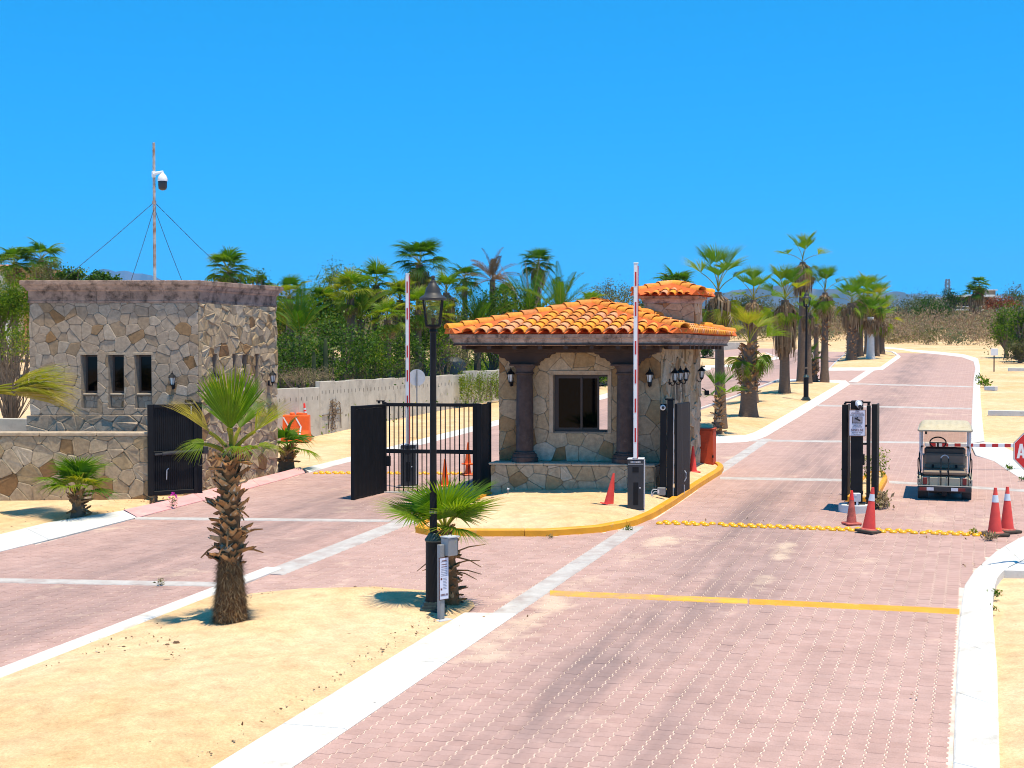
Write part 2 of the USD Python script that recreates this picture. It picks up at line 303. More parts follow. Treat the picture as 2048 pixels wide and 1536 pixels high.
ROAD = poly((-400, 1200), (0, 1105), (115, 1078), (270, 1038), (400, 1003), (600, 950), (680, 928), (780, 904), (865, 883), (946, 862), (1000, 848), (1100, 823), (1207, 797), (1320, 766), (1420, 738), (1455, 733), (1500, 727), (1450, 718), (1380, 712),
            (1400, 703), (1480, 697), (1560, 690), (1640, 690), (1700, 694), (1740, 697), (1790, 699.5), (1830, 704), (1880, 708.5), (1925, 714), (1948, 722), (1952, 735), (1948, 760), (1946, 800), (1944, 850), (1943, 900), (1950, 912), (1985, 921), (2010, 938),
            (2048, 962), (2130, 1000), (2500, 1040), (2500, 1085), (2110, 1066), (2048, 1074), (1997, 1101), (1952, 1140), (1930, 1174), (1921, 1237), (1915, 1350), (1907, 1489), (1890, 2050), (-1900, 2050))
ROAD = ROAD.union(Polygon([VV * v + UV * u for v, u in ((-17.9, 8), (-.3, 8), (-.3, 15), (-17.9, 22))]))
solo('brick_road', sheet(ROAD, 0.0), 'joint_sand', 'sandy bed between the brick red pavers of both lanes', kind='structure')
NEAR_U = 33.0
far_road = ROAD.difference(Polygon([VV * v + UV * u for v, u in ((-60, -20), (60, -20), (60, NEAR_U), (-60, NEAR_U))]))
solo('paved_road', sheet(far_road, .008), 'paving_far', 'pink paved road climbing and bending away', kind='structure')

ISLAND = poly((830, 1066), (860, 1072), (960, 1073.5), (1100, 1073.5), (1200, 1066), (1270, 1053), (1310, 1036), (1350, 1011), (1400, 976), (1443, 949), (1449, 940), (1440, 934), (1405, 930), (1240, 925), (1130, 935), (1000, 985), (960, 1000), (890, 1030), (845, 1050))
MEDIAN = poly((-500, 1470), (0, 1366), (100, 1337), (250, 1285), (430, 1214), (500, 1190), (600, 1180), (750, 1176), (880, 1186), (948, 1206), (952, 1216), (935, 1232), (800, 1312), (430, 1536), (0, 1800), (-900, 2050))
MED_A = poly((1400, 884), (1490, 881), (1520, 873), (1590, 832), (1690, 768), (1640, 765), (1560, 764), (1500, 786), (1450, 806), (1380, 830), (1330, 850), (1340, 880))
MED_B = poly((1662, 738), (1759, 737), (1793, 713), (1782, 704), (1745, 700), (1700, 700), (1690, 711), (1672, 726))
POST_ISLE = poly((1690, 1004), (1751, 1005), (1764, 985), (1776, 962), (1770, 951), (1735, 951), (1700, 985))

def paver_shape(x0, x1, y0, c, dx):
    """An interlocking paver: both ends follow the same stepped wave, so neighbours key into each other."""
    a, g = .011, .0025
    t = np.array([0, .17, .33, .67, .83, 1.0]); w = np.array([-a, -a, a, a, -a, -a])
    R = np.c_[x1 - .0068 + w, y0 + g + t * (c - 2 * g)]; L_ = np.c_[x0 + .0068 - w, y0 + g + t * (c - 2 * g)]
    return np.vstack([R, L_[::-1]])
def pavers():
    near = ROAD.difference(unary_union([ISLAND, MEDIAN, POST_ISLE])).buffer(.02); rng = np.random.default_rng(4)
    PW, C = .205, .166; rows = []
    for i, v in enumerate(np.arange(-18.1, 8.2, PW)):
        us = np.arange(7.5, NEAR_U, C) + (C / 2 if i % 2 else 0)
        q = (v + PW / 2)[None] * VV + (us + C / 2)[:, None] * UV if False else (v + PW / 2) * VV + (us + C / 2)[:, None] * UV
        ok = shapely.contains_xy(near, q[:, 0], q[:, 1]); rows += [(v, u) for u, k in zip(us, ok) if k]
    rows = np.array(rows); q = (rows[:, :1] + PW / 2) * VV + (rows[:, 1:] + C / 2) * UV
    D = q[:, 1]; px = 1024 + 2650 * q[:, 0] / D; seen = (px > -60) & (px < 2108) & (D > 12.0); rows, q, D, px = rows[seen], q[seen], D[seen], px[seen]
    py = CY + 2650 * (EYE - gz(q[:, 0], q[:, 1])) / D - 68
    inpic = (py < 1536) & (px > 0) & (px < 2048); order = np.argsort(np.where(inpic, D, 999)); big = set(order[:300].tolist())
    s0 = paver_shape(0, PW, 0, C, 0); n = len(s0); ctr = s0.mean(0); top = ctr + (s0 - ctr) * (1 - .006 / .09)
    i = np.arange(n); j = (i + 1) % n
    # top cut into quads between both wavy ends, a small chamfer and the sides
    K = 6; TF = np.vstack([[[k, k + 1, 2 * K - 2 - k, 2 * K - 1 - k]] for k in range(K - 1)])
    F = np.vstack([TF, np.c_[i + n, j + n, j, i], np.c_[i + 2 * n, j + 2 * n, j + n, i + n]])
    mb = MB(); tones = np.clip(rng.normal(.5, .13, len(rows)), 0, 1); ks = []
    blob = meshkit.fbm(np.c_[q * .5, np.zeros(len(q))], 3, 5); tones = np.clip(tones * .7 + blob * .35, 0, 1)
    for k, (v, u) in enumerate(rows):
        tilt = rng.normal(0, .0016, 2); h = rng.normal(.0075, .0014); r = rng.normal(0, .006)
        cr, sr = math.cos(r), math.sin(r)
        def lay(s, z):
            d = (s - ctr) @ np.array([[cr, sr], [-sr, cr]]); p = (d[:, :1] + ctr[0] + v) * VV + (d[:, 1:] + ctr[1] + u) * UV
            return np.c_[p, gz(p[:, 0], p[:, 1]) + z + d @ tilt]
        V = np.vstack([lay(top, h), lay(s0, h - .004), lay(s0, -.004)])
        if k in big: ks.append((V, F, tones[k]))
        else: mb.add(V, F, tones[k])
    return mb, ks
_mass, _single = pavers()
PAV = solo('brick_paving', _mass, 'paver', 'pink interlocking concrete pavers laid across both lanes', kind='structure')
for V, F, t in _single:
    part(PAV, 'brick', MB().add(V, F), 'paver', tone=float(t))

def band(pts_a, pts_b, dz_a, dz_b, mat, name, label, every=3.0, gap=.012, base_z=-.08, lay=None):
    """A kerb or concrete band between two edge lines (photograph pixels), cast in lengths with open joints."""
    A = LineString([G(*p) for p in pts_a]); B = LineString([G(*p) for p in pts_b]); n = max(1, int(round(A.length / every)))
    root = None
    for k in range(n):
        mb = MB(); m = 5; ga, gb = gap / A.length / 2, gap / B.length / 2
        ta = np.linspace(k / n + (ga if k else 0), (k + 1) / n - (ga if k < n - 1 else 0), m)
        a = np.array([A.interpolate(t, True).coords[0] for t in ta]); b = np.array([B.interpolate(t, True).coords[0] for t in ta])
        za, zb = gz(a[:, 0], a[:, 1]), gz(b[:, 0], b[:, 1]); ch = .018
        ia, ib = a + (b - a) * .05, b + (a - b) * .05
        rows = [np.c_[a, za + base_z], np.c_[a, za + dz_a - ch], np.c_[ia, gz(ia[:, 0], ia[:, 1]) + dz_a], np.c_[ib, gz(ib[:, 0], ib[:, 1]) + dz_b], np.c_[b, zb + dz_b - ch], np.c_[b, zb + base_z]]
        V = np.vstack(rows); F = []
        for r in range(5):
            for c in range(m - 1): F.append([r * m + c, r * m + c + 1, (r + 1) * m + c + 1, (r + 1) * m + c])
        F += [[0, m, 4 * m, 5 * m], [m, 2 * m, 3 * m, 4 * m], [m - 1, 6 * m - 1, 5 * m - 1, 2 * m - 1], [2 * m - 1, 5 * m - 1, 4 * m - 1, 3 * m - 1]]
        F = np.array(F)
        nrm = np.cross(V[F[2 * (m - 1), 1]] - V[F[2 * (m - 1), 0]], V[F[2 * (m - 1), 2]] - V[F[2 * (m - 1), 0]])
        if nrm[2] < 0: F = F[:, ::-1]
        mb.add(V, F)
        if root is None: root = solo(name, mb, mat, label, kind='structure', smooth=20)
        else: part(root, 'kerb_length', mb, mat, smooth=20)
    return root
ROADSIDE = lambda v, us: [tuple(v * VV + u * UV) for u in us]
def inv(x, y):                                            # a ground point back to a pixel, for bands given in metres along the road
    z = float(gz(x, y)); d = np.array([x, y, z - EYE]); return CX + FPX * d[0] / (d @ _f), CY - FPX * (d @ _u) / (d @ _f)
def line(v, u0, u1, k=2): return [inv(*(v * VV + u * UV)) for u in np.linspace(u0, u1, k)]
band(line(-7.35, 7.5, 18.6), line(-6.62, 7.5, 19.0), .075, .03, 'concrete_white', 'kerb', 'broad white concrete kerb along the right edge of the near sand median')
band(line(-7.0, 18.9, 27.0), line(-6.62, 19.0, 27.2), .022, .022, 'strip_concrete', 'concrete_strip', 'flush concrete strip between near median and yellow kerb', every=4)
band(line(-12.1, 7.5, 21.0), line(-11.8, 7.5, 21.0), .055, .05, 'concrete_white', 'kerb', 'narrow white kerb along the left edge of the near sand median')
band(line(-12.05, 20.6, 26.6), line(-11.55, 20.6, 26.6), .022, .022, 'strip_concrete', 'concrete_strip', 'flush pale strip from the near median up to the centre gate', every=4)
band([(-400, 1166), (0, 1078), (90, 1055), (245, 1030)], [(-400, 1203), (0, 1105), (115, 1077), (272, 1037)], .11, .04, 'concrete', 'kerb', 'white concrete kerb below the low stone wall')
band([(247, 1029), (330, 1011), (400, 992), (560, 953), (600, 942)], [(274, 1036.5), (345, 1018), (415, 1000), (570, 959), (610, 947)], .12, .04, 'pink_paint', 'kerb', 'pink painted kerb beside the left gate and stone building')
band([(606, 940), (660, 927), (770, 899), (860, 876), (945, 855), (1000, 841), (1207, 790), (1420, 733)], [(618, 946), (680, 929), (780, 905), (867, 884), (948, 863), (1003, 849), (1209, 798), (1422, 739)], .06, .03, 'concrete', 'kerb', 'pale kerb of the left lane behind the centre gate')
band([(1907, 2050), (1906, 1536), (1913, 1350), (1919, 1237), (1928, 1174), (1951, 1140), (1996, 1101), (2047, 1073), (2120, 1060)], [(2010, 2050), (1999, 1536), (1994, 1350), (1986, 1250), (1986, 1200), (1994, 1166), (2010, 1146), (2080, 1112), (2140, 1095)], .03, .10, 'concrete_white', 'kerb', 'broad white kerb curving along the right edge of the road', every=2.6)
band([(1942, 888), (1943, 850), (1945, 800), (1947, 760), (1950.5, 737), (1947, 723), (1924, 714.5), (1880, 709), (1830, 704.5), (1790, 700), (1740, 697.5), (1690, 694)], [(1969, 888), (1965, 850), (1961, 800), (1960, 760), (1960, 735), (1956, 719), (1929, 711), (1882, 706), (1832, 702), (1791, 697.5), (1740, 695), (1690, 691.5)], .03, .10, 'concrete_white', 'kerb', 'long white kerb following the far bend of the road on the right', every=4)
band([(1942, 890), (1952, 912), (1986, 921.5), (2011, 938.5), (2049, 962.5), (2130, 1000.5)], [(1969, 890), (1985, 890), (2010, 900), (2040, 915), (2080, 930), (2150, 965)], .03, .10, 'concrete', 'kerb', 'splayed concrete apron beside the stop sign', every=3)
band([(1380, 889), (1490, 885), (1527, 876.5), (1600, 833), (1700, 769)], [(1380, 880), (1488, 877), (1512, 869), (1585, 826), (1690, 764)], .03, .11, 'concrete_white', 'kerb', 'white kerb around the palm median behind the gatehouse', every=4)
band(line(-7.0, 36.2, 45.5), line(-6.62, 36.2, 45.5), .022, .022, 'strip_concrete', 'concrete_strip', 'flush concrete strip from the gatehouse to the palm median', every=4)
band([(1690, 764), (1640, 762), (1562, 761)], [(1692, 767), (1640, 765), (1556, 764)], .09, .03, 'concrete_white', 'kerb', 'white kerb across the far end of the first palm median', every=4)
band([(1562, 760), (1500, 784), (1450, 803), (1380, 827)], [(1556, 759), (1494, 783), (1444, 801), (1374, 825)], .09, .03, 'concrete', 'kerb', 'kerb on the left side of the first palm median', every=6)
band(line(-7.02, 77.6, 92.5), line(-6.5, 77.6, 92.5), .022, .022, 'concrete', 'concrete_strip', 'flush concrete strip between the two palm medians', every=6)
band([(1655, 741.5), (1764, 741), (1802, 714), (1790, 704), (1750, 699)], [(1660, 738), (1760, 737), (1794, 712.5), (1783, 705), (1746, 701)], .03, .1, 'concrete_white', 'kerb', 'white kerb round the second palm median', every=6)
band([(1655, 740), (1668, 726), (1686, 711), (1697, 702)], [(1661, 738), (1673, 726), (1690, 711), (1700, 702)], .03, .1, 'concrete', 'kerb', 'kerb on the left side of the second palm median', every=8)
band([(1410, 736), (1455, 735), (1500, 729), (1562, 717), (1534, 706)], [(1410, 733), (1455, 732), (1500, 725), (1553, 716), (1530, 707.5)], .03, .1, 'concrete_white', 'kerb', 'kerb of the sand wedge on the far side of the left lane', every=10)
band([(1400, 703), (1480, 697), (1560, 690.5), (1650, 690.5)], [(1400, 700), (1480, 694.5), (1560, 688), (1650, 688)], .03, .1, 'concrete_white', 'kerb', 'far kerb where the road turns left behind the palms', every=12)
def strip(a, b, wpx, mat, name, label, dz=.02):
    (x0, y0), (x1, y1) = a, b
    return band([(x0, y0 - wpx / 2), (x1, y1 - wpx / 2)], [(x0, y0 + wpx / 2), (x1, y1 + wpx / 2)], dz, dz, mat, name, label, every=1000)
strip((1100, 1187.5), (1495, 1204), 10, 'yellow_strip', 'yellow_line', 'worn left half of the yellow stop line across the right lane')
strip((1499, 1204.5), (1919, 1224.5), 10, 'yellow_paint', 'yellow_line', 'bright right half of the yellow stop line across the right lane')
strip((1452, 881), (1941, 887), 3.2, 'strip_concrete', 'concrete_strip', 'thin concrete strip crossing the lane behind the sign post')
strip((1440, 957), (1700, 961.5), 4.5, 'strip_concrete', 'concrete_strip', 'thin concrete strip between yellow kerb and sign post')
strip((1778, 965), (2090, 985), 4.5, 'strip_concrete', 'concrete_strip', 'thin concrete strip running under the golf cart')
strip((1615, 811), (1943, 818), 2.6, 'strip_concrete', 'concrete_strip', 'thin concrete strip across the lane beyond the barrier arm')
strip((1700, 768), (1945, 774), 2.0, 'strip_concrete', 'concrete_strip', 'thin concrete strip across the lane at the first median end')
strip((-300, 1157), (452, 1170.5), 8.5, 'strip_concrete', 'concrete_strip', 'grey concrete strip crossing the left lane behind the tall palm')
strip((270, 1037.5), (812, 1043), 4.5, 'strip_concrete', 'concrete_strip', 'thin concrete strip crossing the left lane before the gates')
solo('sand_median', sheet(MEDIAN.buffer(-.02).union(Polygon([VV * v + UV * u for v, u in ((-11.83, 7), (-11.83, 18.9), (-11.0, 18.4), (-7.9, 18.2), (-7.33, 18.4), (-7.33, 7))])), .03, .11, .16, 3, .9, .55), 'sand', 'near sand median with palm and lamp post', kind='structure', smooth=True)
solo('palm_median', sheet(MED_A.buffer(.05), .03, .5, .22, 5, 1.5, .3), 'sand', 'sand bed under the row of palms behind the gatehouse', kind='structure', smooth=True)
solo('palm_median', sheet(MED_B.buffer(.05), .03, .8, .25, 6, 1.5, .3), 'sand', 'small far sand bed with six palms', kind='structure', smooth=True)
solo('sand_wedge', sheet(poly((1405, 733), (1455, 732.5), (1500, 726), (1553, 716.5), (1530, 706), (1480, 712), (1405, 722)), .05), 'sand', 'sand patch between the left lane and the turning', kind='structure')
solo('concrete_slab', prism(poly((2007, 1150.5), (2200, 1155), (2200, 1098), (2140, 1096), (2080, 1113)), -.06, .085), 'concrete_white', 'pale concrete slab edge beside the curving white kerb', kind='structure')
# the sand to the right and left of the roads, with low mounds
RIGHT_SAND = Polygon([VV * v + UV * u for v, u in ((.12, 7), (9, 7), (9, 22.2), (1.0, 22.2), (.45, 21.5), (.2, 19.5), (.14, 17))])
solo('sand_verge', sheet(RIGHT_SAND, .03, .22, .09, 8, .5, .6), 'sand', 'sand verge beside the white kerb at lower right', kind='structure', smooth=True)
LEFT_SAND = poly((-400, 1164), (0, 1077), (90, 1054), (245, 1029), (300, 1018), (300, 1001), (150, 1003), (-400, 1010))
solo('sand_verge', sheet(LEFT_SAND.buffer(-.01), .05, .2, .07, 9, .5, .6), 'sand', 'sand strip in front of the low stone wall', kind='structure', smooth=True)

# yellow kerbed island under the gatehouse
inner = ISLAND.buffer(-.17)
kb = thing('yellow_kerb', 'yellow painted kerb around the gatehouse island', 'kerb', (*G(1100, 1073), 0))
ring = np.array(ISLAND.exterior.segmentize(.3).coords)
rd = ISLAND.difference(inner)
def kerb_ring(pg, w, h, mat, parent, every=2.4):
    ext = LineString(np.array(pg.exterior.coords)); n = int(ext.length / every); ins = pg.buffer(-w)
    for k in range(n):
        a, b = k * ext.length / n, (k + 1) * ext.length / n
        ds = np.linspace(a + .006, b - .006, 7); o = np.array([ext.interpolate(d).coords[0] for d in ds])
        t = np.array([np.subtract(ext.interpolate(min(d + .05, ext.length)).coords[0], ext.interpolate(max(d - .05, 0)).coords[0]) for d in ds]); t /= np.linalg.norm(t, axis=1, keepdims=True)
        nr = np.c_[-t[:, 1], t[:, 0]]
        if not pg.contains(Point(*(o[3] + nr[3] * .05))): nr = -nr
        z = gz(o[:, 0], o[:, 1]); c = .025; m = 7
        rows = [np.c_[o, z - .05], np.c_[o + nr * .012, z + h - c], np.c_[o + nr * (.012 + c), z + h], np.c_[o + nr * (w - .01), z + h], np.c_[o + nr * w, z - .05]]
        V = np.vstack(rows); F = [[r * m + i, r * m + i + 1, (r + 1) * m + i + 1, (r + 1) * m + i] for r in range(4) for i in range(m - 1)]
        F += [[0, m, 3 * m, 4 * m], [m, 2 * m, 3 * m, 3 * m], [m - 1, 5 * m - 1, 4 * m - 1, 2 * m - 1], [2 * m - 1, 4 * m - 1, 3 * m - 1, 3 * m - 1]]
        F = np.array(F); nn = np.cross(V[F[2 * (m - 1)][1]] - V[F[2 * (m - 1)][0]], V[F[2 * (m - 1)][2]] - V[F[2 * (m - 1)][0]])
        if nn[2] < 0: F = F[:, ::-1]
        part(parent, 'kerb_length', MB().add(V, F), mat, smooth=25)
kerb_ring(ISLAND, .17, .15, 'yellow_paint', kb)
solo('island_sand', sheet(inner.buffer(.03), .10, .14, .17, 11, .7, .5), 'sand', 'raised sand bed in front of the gatehouse inside the yellow kerb', kind='structure', smooth=True)
kb2 = thing('yellow_kerb', 'short yellow kerb around the planted strip behind the sign post', 'kerb', (*G(1750, 1004), 0))
kerb_ring(POST_ISLE, .12, .13, 'yellow_paint', kb2, 2.0)
solo('planted_soil', sheet(POST_ISLE.buffer(-.1), .1), 'sand', 'small sand bed with weeds behind the sign post', kind='structure')
# ------------------------------------------------------------------ masonry
STONE = [(0, (.14, .075, .035)), (.12, (.22, .12, .05)), (.25, (.30, .185, .085)), (.38, (.35, .255, .14)), (.55, (.385, .29, .185)), (.75, (.415, .33, .225)), (1, (.49, .41, .31))]
toned('stone', STONE, .9, var=.30, scale=11, bump=.6, bscale=26, dist=.02)
toned('grey_stone', [(0, (.18, .10, .048)), (.15, (.26, .15, .065)), (.28, (.305, .215, .13)), (.55, (.355, .275, .20)), (.8, (.39, .315, .235)), (1, (.46, .39, .31))], .9, var=.30, scale=11, bump=.6, bscale=26, dist=.02)
plain('mortar', (.215, .175, .135), .95, var=.25, scale=8, bump=.5, bscale=50)
plain('carved_stone', (.36, .245, .185), .9, var=.32, scale=5, bump=1.0, bscale=22, dirt=((.05, .032, .024), .42, 3.4))
plain('cap_stone', (.44, .35, .25), .9, var=.2, scale=6, bump=.6, bscale=30, dirt=((.24, .17, .11), .35, 4))
plain('column_stone', (.062, .040, .034), .85, var=.4, scale=7, bump=.7, bscale=30, dirt=((.14, .105, .09), .30, 4))
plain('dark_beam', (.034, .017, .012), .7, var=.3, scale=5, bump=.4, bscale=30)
plain('window_frame', (.030, .016, .012), .45, var=.2)
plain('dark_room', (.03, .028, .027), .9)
plain('concrete_wall', (.50, .465, .39), .9, var=.16, scale=2, bump=.35, bscale=35, dirt=((.30, .27, .22), .36, 1.3))
plain('black_metal', (.009, .0095, .011), .55, var=.3, scale=4, spec=.2, bump=.1, bscale=60)
plain('charcoal_metal', (.036, .037, .04), .5, var=.2, scale=5, spec=.3)
plain('grey_metal', (.22, .225, .23), .45, var=.12, scale=6)
plain('pale_metal', (.50, .52, .55), .42, var=.12, scale=6)
plain('green_bronze', (.02, .045, .045), .45, var=.4, scale=12)
plain('white_paint', (.78, .78, .78), .45, var=.05)
plain('white_plastic', (.74, .75, .76), .35, var=.05)
plain('black_plastic', (.02, .02, .022), .3, var=.2)
plain('red_paint', (.50, .02, .018), .45, var=.1)
plain('cabinet_red', (.50, .075, .03), .7, spec=.15, var=.15, scale=4, dirt=((.25, .05, .03), .3, 5))
plain('cone_red', (.72, .060, .045), .6, var=.14, scale=6, dirt=((.40, .09, .06), .28, 7))
plain('cone_bright', (.85, .035, .02), .5, var=.08)
plain('cone_faded', (.52, .115, .085), .75, var=.25, scale=7, dirt=((.22, .06, .045), .42, 6))
plain('cone_orange', (.90, .13, .012), .55, var=.1)
plain('rubber', (.06, .045, .03), .8, var=.35, scale=12)
plain('reflective', (.62, .66, .72), .35, var=.05)
plain('rust_pole', (.50, .46, .43), .6, var=.15, scale=4, dirt=((.28, .10, .03), .44, 3.0))
plain('ink', (.012, .012, .02), .5); plain('brown_ink', (.13, .03, .025), .5); plain('sign_blue_white', (.62, .64, .76), .4, var=.04); plain('photo_grey', (.30, .28, .32), .5); plain('brown_edge', (.10, .04, .03), .6)
plain('lamp_glass_white', (.62, .60, .56), .25, var=.05)
TILE = [(0, (.34, .12, .055)), (.25, (.54, .19, .06)), (.5, (.68, .24, .035)), (.75, (.76, .31, .022)), (1, (.64, .29, .15))]
toned('roof_tile', TILE, .85, var=.32, scale=12, bump=.35, bscale=40, dist=.006)
plain('ridge_mortar', (.62, .12, .015), .8, var=.25, scale=6, bump=.4, bscale=30)
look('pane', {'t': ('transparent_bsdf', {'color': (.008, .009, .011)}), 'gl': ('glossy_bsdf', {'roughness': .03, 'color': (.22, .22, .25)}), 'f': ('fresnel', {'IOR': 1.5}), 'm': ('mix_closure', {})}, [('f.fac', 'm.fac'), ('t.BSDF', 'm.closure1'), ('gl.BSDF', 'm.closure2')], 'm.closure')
look('clear_pane', {'t': ('transparent_bsdf', {'color': (.92, .88, .82)}), 'gl': ('glossy_bsdf', {'roughness': .05}), 'f': ('fresnel', {'IOR': 1.45}), 'm': ('mix_closure', {})}, [('f.fac', 'm.fac'), ('t.BSDF', 'm.closure1'), ('gl.BSDF', 'm.closure2')], 'm.closure')

def cladding(parent, fn, w, h, cell, seed, mat='stone', holes=(), lip=.03, rough=.0, shape=None, aspect=1.0, gap=.0035, name='stone'):
    """Irregular flagstones over a wall face: fn maps (x along, z up, out) to the world; holes are (x0, x1, z0, z1)."""
    rng = np.random.default_rng(seed); cx, cz = cell * aspect, cell
    nx, nz = max(2, round(w / cx)), max(2, round(h / cz))
    p = np.array([[(i + .5 + (.5 if k % 2 else 0) * .6 + rng.uniform(-.46, .46)) * w / nx, (k + .5 + rng.uniform(-.46, .46)) * h / nz] for i in range(-1, nx + 1) for k in range(-1, nz + 1)])
    keep = rng.random(len(p)) > .10; p = p[keep]
    far = 50.0; vor = Voronoi(np.vstack([p, [[-far, -far], [far, -far], [far, far], [-far, far]]]))
    face = (shape if shape is not None else sbox(0, 0, w, h)).difference(unary_union([sbox(a, c, b, d) for a, b, c, d in holes]) if holes else Polygon())
    for k in range(len(p)):
        reg = vor.regions[vor.point_region[k]]
        if -1 in reg or len(reg) < 3: continue
        for pg in polys(Polygon(vor.vertices[reg]).intersection(face)):
            pg = pg.buffer(-gap, join_style='mitre')
            for q in polys(pg):
                if q.area < .004: continue
                q = q.simplify(.006)
                # nick the corners so that the stones are not all straight edged
                c0 = np.array(q.exterior.coords)[:-1]
                if not q.exterior.is_ccw: c0 = c0[::-1]
                if len(c0) <= 9 and q.area > .015:
                    cc = []
                    for i in range(len(c0)):
                        a, b, c = c0[i - 1], c0[i], c0[(i + 1) % len(c0)]; s = rng.uniform(.05, .13)
                        cc += [b + (a - b) * s, b + (c - b) * s]
                    q2 = Polygon(cc)
                    if q2.is_valid: c0 = np.array(cc); q = q2
                d = lip * rng.uniform(.6, 1.3); n = len(c0); ctr = c0.mean(0); r = np.linalg.norm(c0 - ctr, axis=1, keepdims=True); s = 1 - .012 / np.maximum(r, .02)
                t0 = ctr + (c0 - ctr) * s; tl = rng.normal(0, .02 + rough * .25, 2); dome_ = .0
                out = d + (t0 - ctr) @ tl + (rng.normal(0, rough, n) if rough else 0)
                v, f = tri2d(Polygon(t0)) if not (Polygon(t0).convex_hull.area - Polygon(t0).area < 1e-5) else (t0, np.array([[0, i, i + 1] for i in range(1, n - 1)]))
                f = f % n
                V = np.vstack([fn(np.c_[c0, np.full(n, -.01)]), fn(np.c_[c0, np.maximum(out - .008, .002)]), fn(np.c_[t0, np.maximum(out, .004)])])
                i = np.arange(n); j = (i + 1) % n
                F = np.vstack([np.c_[i, j, j + n], np.c_[i, j + n, i + n], np.c_[i + n, j + n, j + 2 * n], np.c_[i + n, j + 2 * n, i + 2 * n], f + 2 * n])
                nn = np.cross(V[F[-1][1]] - V[F[-1][0]], V[F[-1][2]] - V[F[-1][0]]); o = fn(np.array([[*ctr, 1.0]]))[0] - fn(np.array([[*ctr, 0.0]]))[0]
                if nn @ o < 0: F = F[:, ::-1]
                part(parent, name, (V, F), mat, tone=float(np.clip(rng.choice([rng.normal(.60, .13), rng.normal(.24, .09)], p=[.89, .11]), 0, 1)))
def face(fr, x0, y, sx=1.0, sy=0.0, z0=0.0, nx=0.0, ny=-1.0):
    """(along, up, out) to the world for a wall face in a frame."""
    return lambda q: fr(np.c_[x0 + sx * q[:, 0] + nx * q[:, 2], y + sy * q[:, 0] + ny * q[:, 2], z0 + q[:, 1]])
def profile_band(fr, path, prof, closed=True):
    """A moulding run round a path (frame x, y corners, anticlockwise seen from above): prof is (outward, z) pairs, mitred at corners."""
    P_ = np.array(path, float); n = len(P_); rows = []
    for i in range(n):
        e0 = P_[i] - P_[i - 1]; e1 = P_[(i + 1) % n] - P_[i]; e0 = e0 / np.linalg.norm(e0); e1 = e1 / np.linalg.norm(e1)
        n0, n1 = np.array([e0[1], -e0[0]]), np.array([e1[1], -e1[0]]); m = (n0 + n1) / (1 + n0 @ n1)
        rows.append([[*(P_[i] + m * o), z] for o, z in prof])
    V = fr(np.array(rows).reshape(-1, 3)); k = len(prof); F = []
    for i in range(n):
        j = (i + 1) % n
        for a in range(k - 1): F.append([i * k + a, j * k + a, j * k + a + 1, i * k + a + 1])
    return V, np.array(F)

# ------------------------------------------------------------------ left stone building
A0 = P(60, 700, 33.85)[:2]; B0 = P(397, 700, 33.9)[:2]; _e = (B0 - A0) / np.linalg.norm(B0 - A0)
_b = np.array([math.sin(math.radians(23)), math.cos(math.radians(23))])
LB = Fr(A0, _e, _b); LW = float(np.linalg.norm(B0 - A0)); LL = 3.55; LG = float(gz(*B0)) - .2
ztop, zcor, zsill, zwin = P(397, 562, 33.9)[2], P(397, 606, 33.9)[2], P(240, 786, 33.85)[2], P(240, 710, 33.85)[2]
bld = thing('stone_building', 'flat roofed stone building with three dark slit windows and carved cornice', 'building', (*B0, LG))
wx = [(float(np.dot(P(a, 700, 33.87)[:2] - A0, _e)), float(np.dot(P(b, 700, 33.87)[:2] - A0, _e))) for a, b in ((164, 194), (218, 247), (271, 302))]
znic = P(240, 816, 33.85)[2]
def front_wall(fr, w, t, z0, z1, holes, y=0.0, plane='x', ln=None):
    """A wall with openings made of boxes; holes (a, b, z0, z1) along its length."""
    mb = MB(); xs = sorted({0.0, w, *[h[0] for h in holes], *[h[1] for h in holes]})
    for a, b in zip(xs[:-1], xs[1:]):
        zs = sorted([(h[2], h[3]) for h in holes if h[0] <= a + 1e-6 and h[1] >= b - 1e-6]); cur = z0
        for c, d in zs + [(z1, z1)]:
            if c > cur + 1e-6: mb.add(*(fr.box(a, b, y, y + t, cur, c) if plane == 'x' else fr.box(y, y + t, a, b, cur, c)))
            cur = max(cur, d)
    return mb
holes = [(a, b, znic, zwin) for a, b in wx]
wl = part(bld, 'wall', front_wall(LB, LW, .3, LG, zcor + .1, holes), 'mortar')
# right hand wall: four narrow slots
side = [(float(np.dot(P(x0, 700, 35)[:2] - B0, _b)), 0) for x0 in (425,)]
slots = [(.55, .76), (1.42, 1.62), (1.92, 2.12), (2.45, 2.66)]
zs0, zs1 = P(440, 800, 34.8)[2], P(440, 709, 34.8)[2]
sh = [(a, b, zs0, zs1) for a, b in slots]
wr = part(bld, 'wall', front_wall(LB, LL, .3, LG, zcor + .1, [(a, b, c, d) for a, b, c, d in sh], y=LW - .3, plane='y'), 'mortar')
part(bld, 'wall', MB().add(*LB.box(0, .3, .3, LL, LG, zcor + .1)).add(*LB.box(.3, LW - .3, LL - .3, LL, LG, zcor + .1)), 'concrete_wall')
part(bld, 'roof', LB.box(.02, LW - .02, .02, LL - .02, zcor + .12, ztop - .22), 'concrete_wall')
zbase = P(240, 830, 33.85)[2]
cladding(wl, face(LB, 0, 0, z0=zbase), LW, zcor - zbase, .25, 21, 'grey_stone', [(a - .02, b + .02, znic - zbase, zwin - zbase + .02) for a, b in wx], lip=.03, aspect=1.05)
cladding(wl, face(LB, .0, -.12, z0=LG), LW, zbase - LG, .34, 22, 'grey_stone', [], lip=.05, rough=.012, aspect=1.25)
part(bld, 'plinth', LB.box(0, LW, -.12, -.002, LG, zbase - .02), 'mortar')
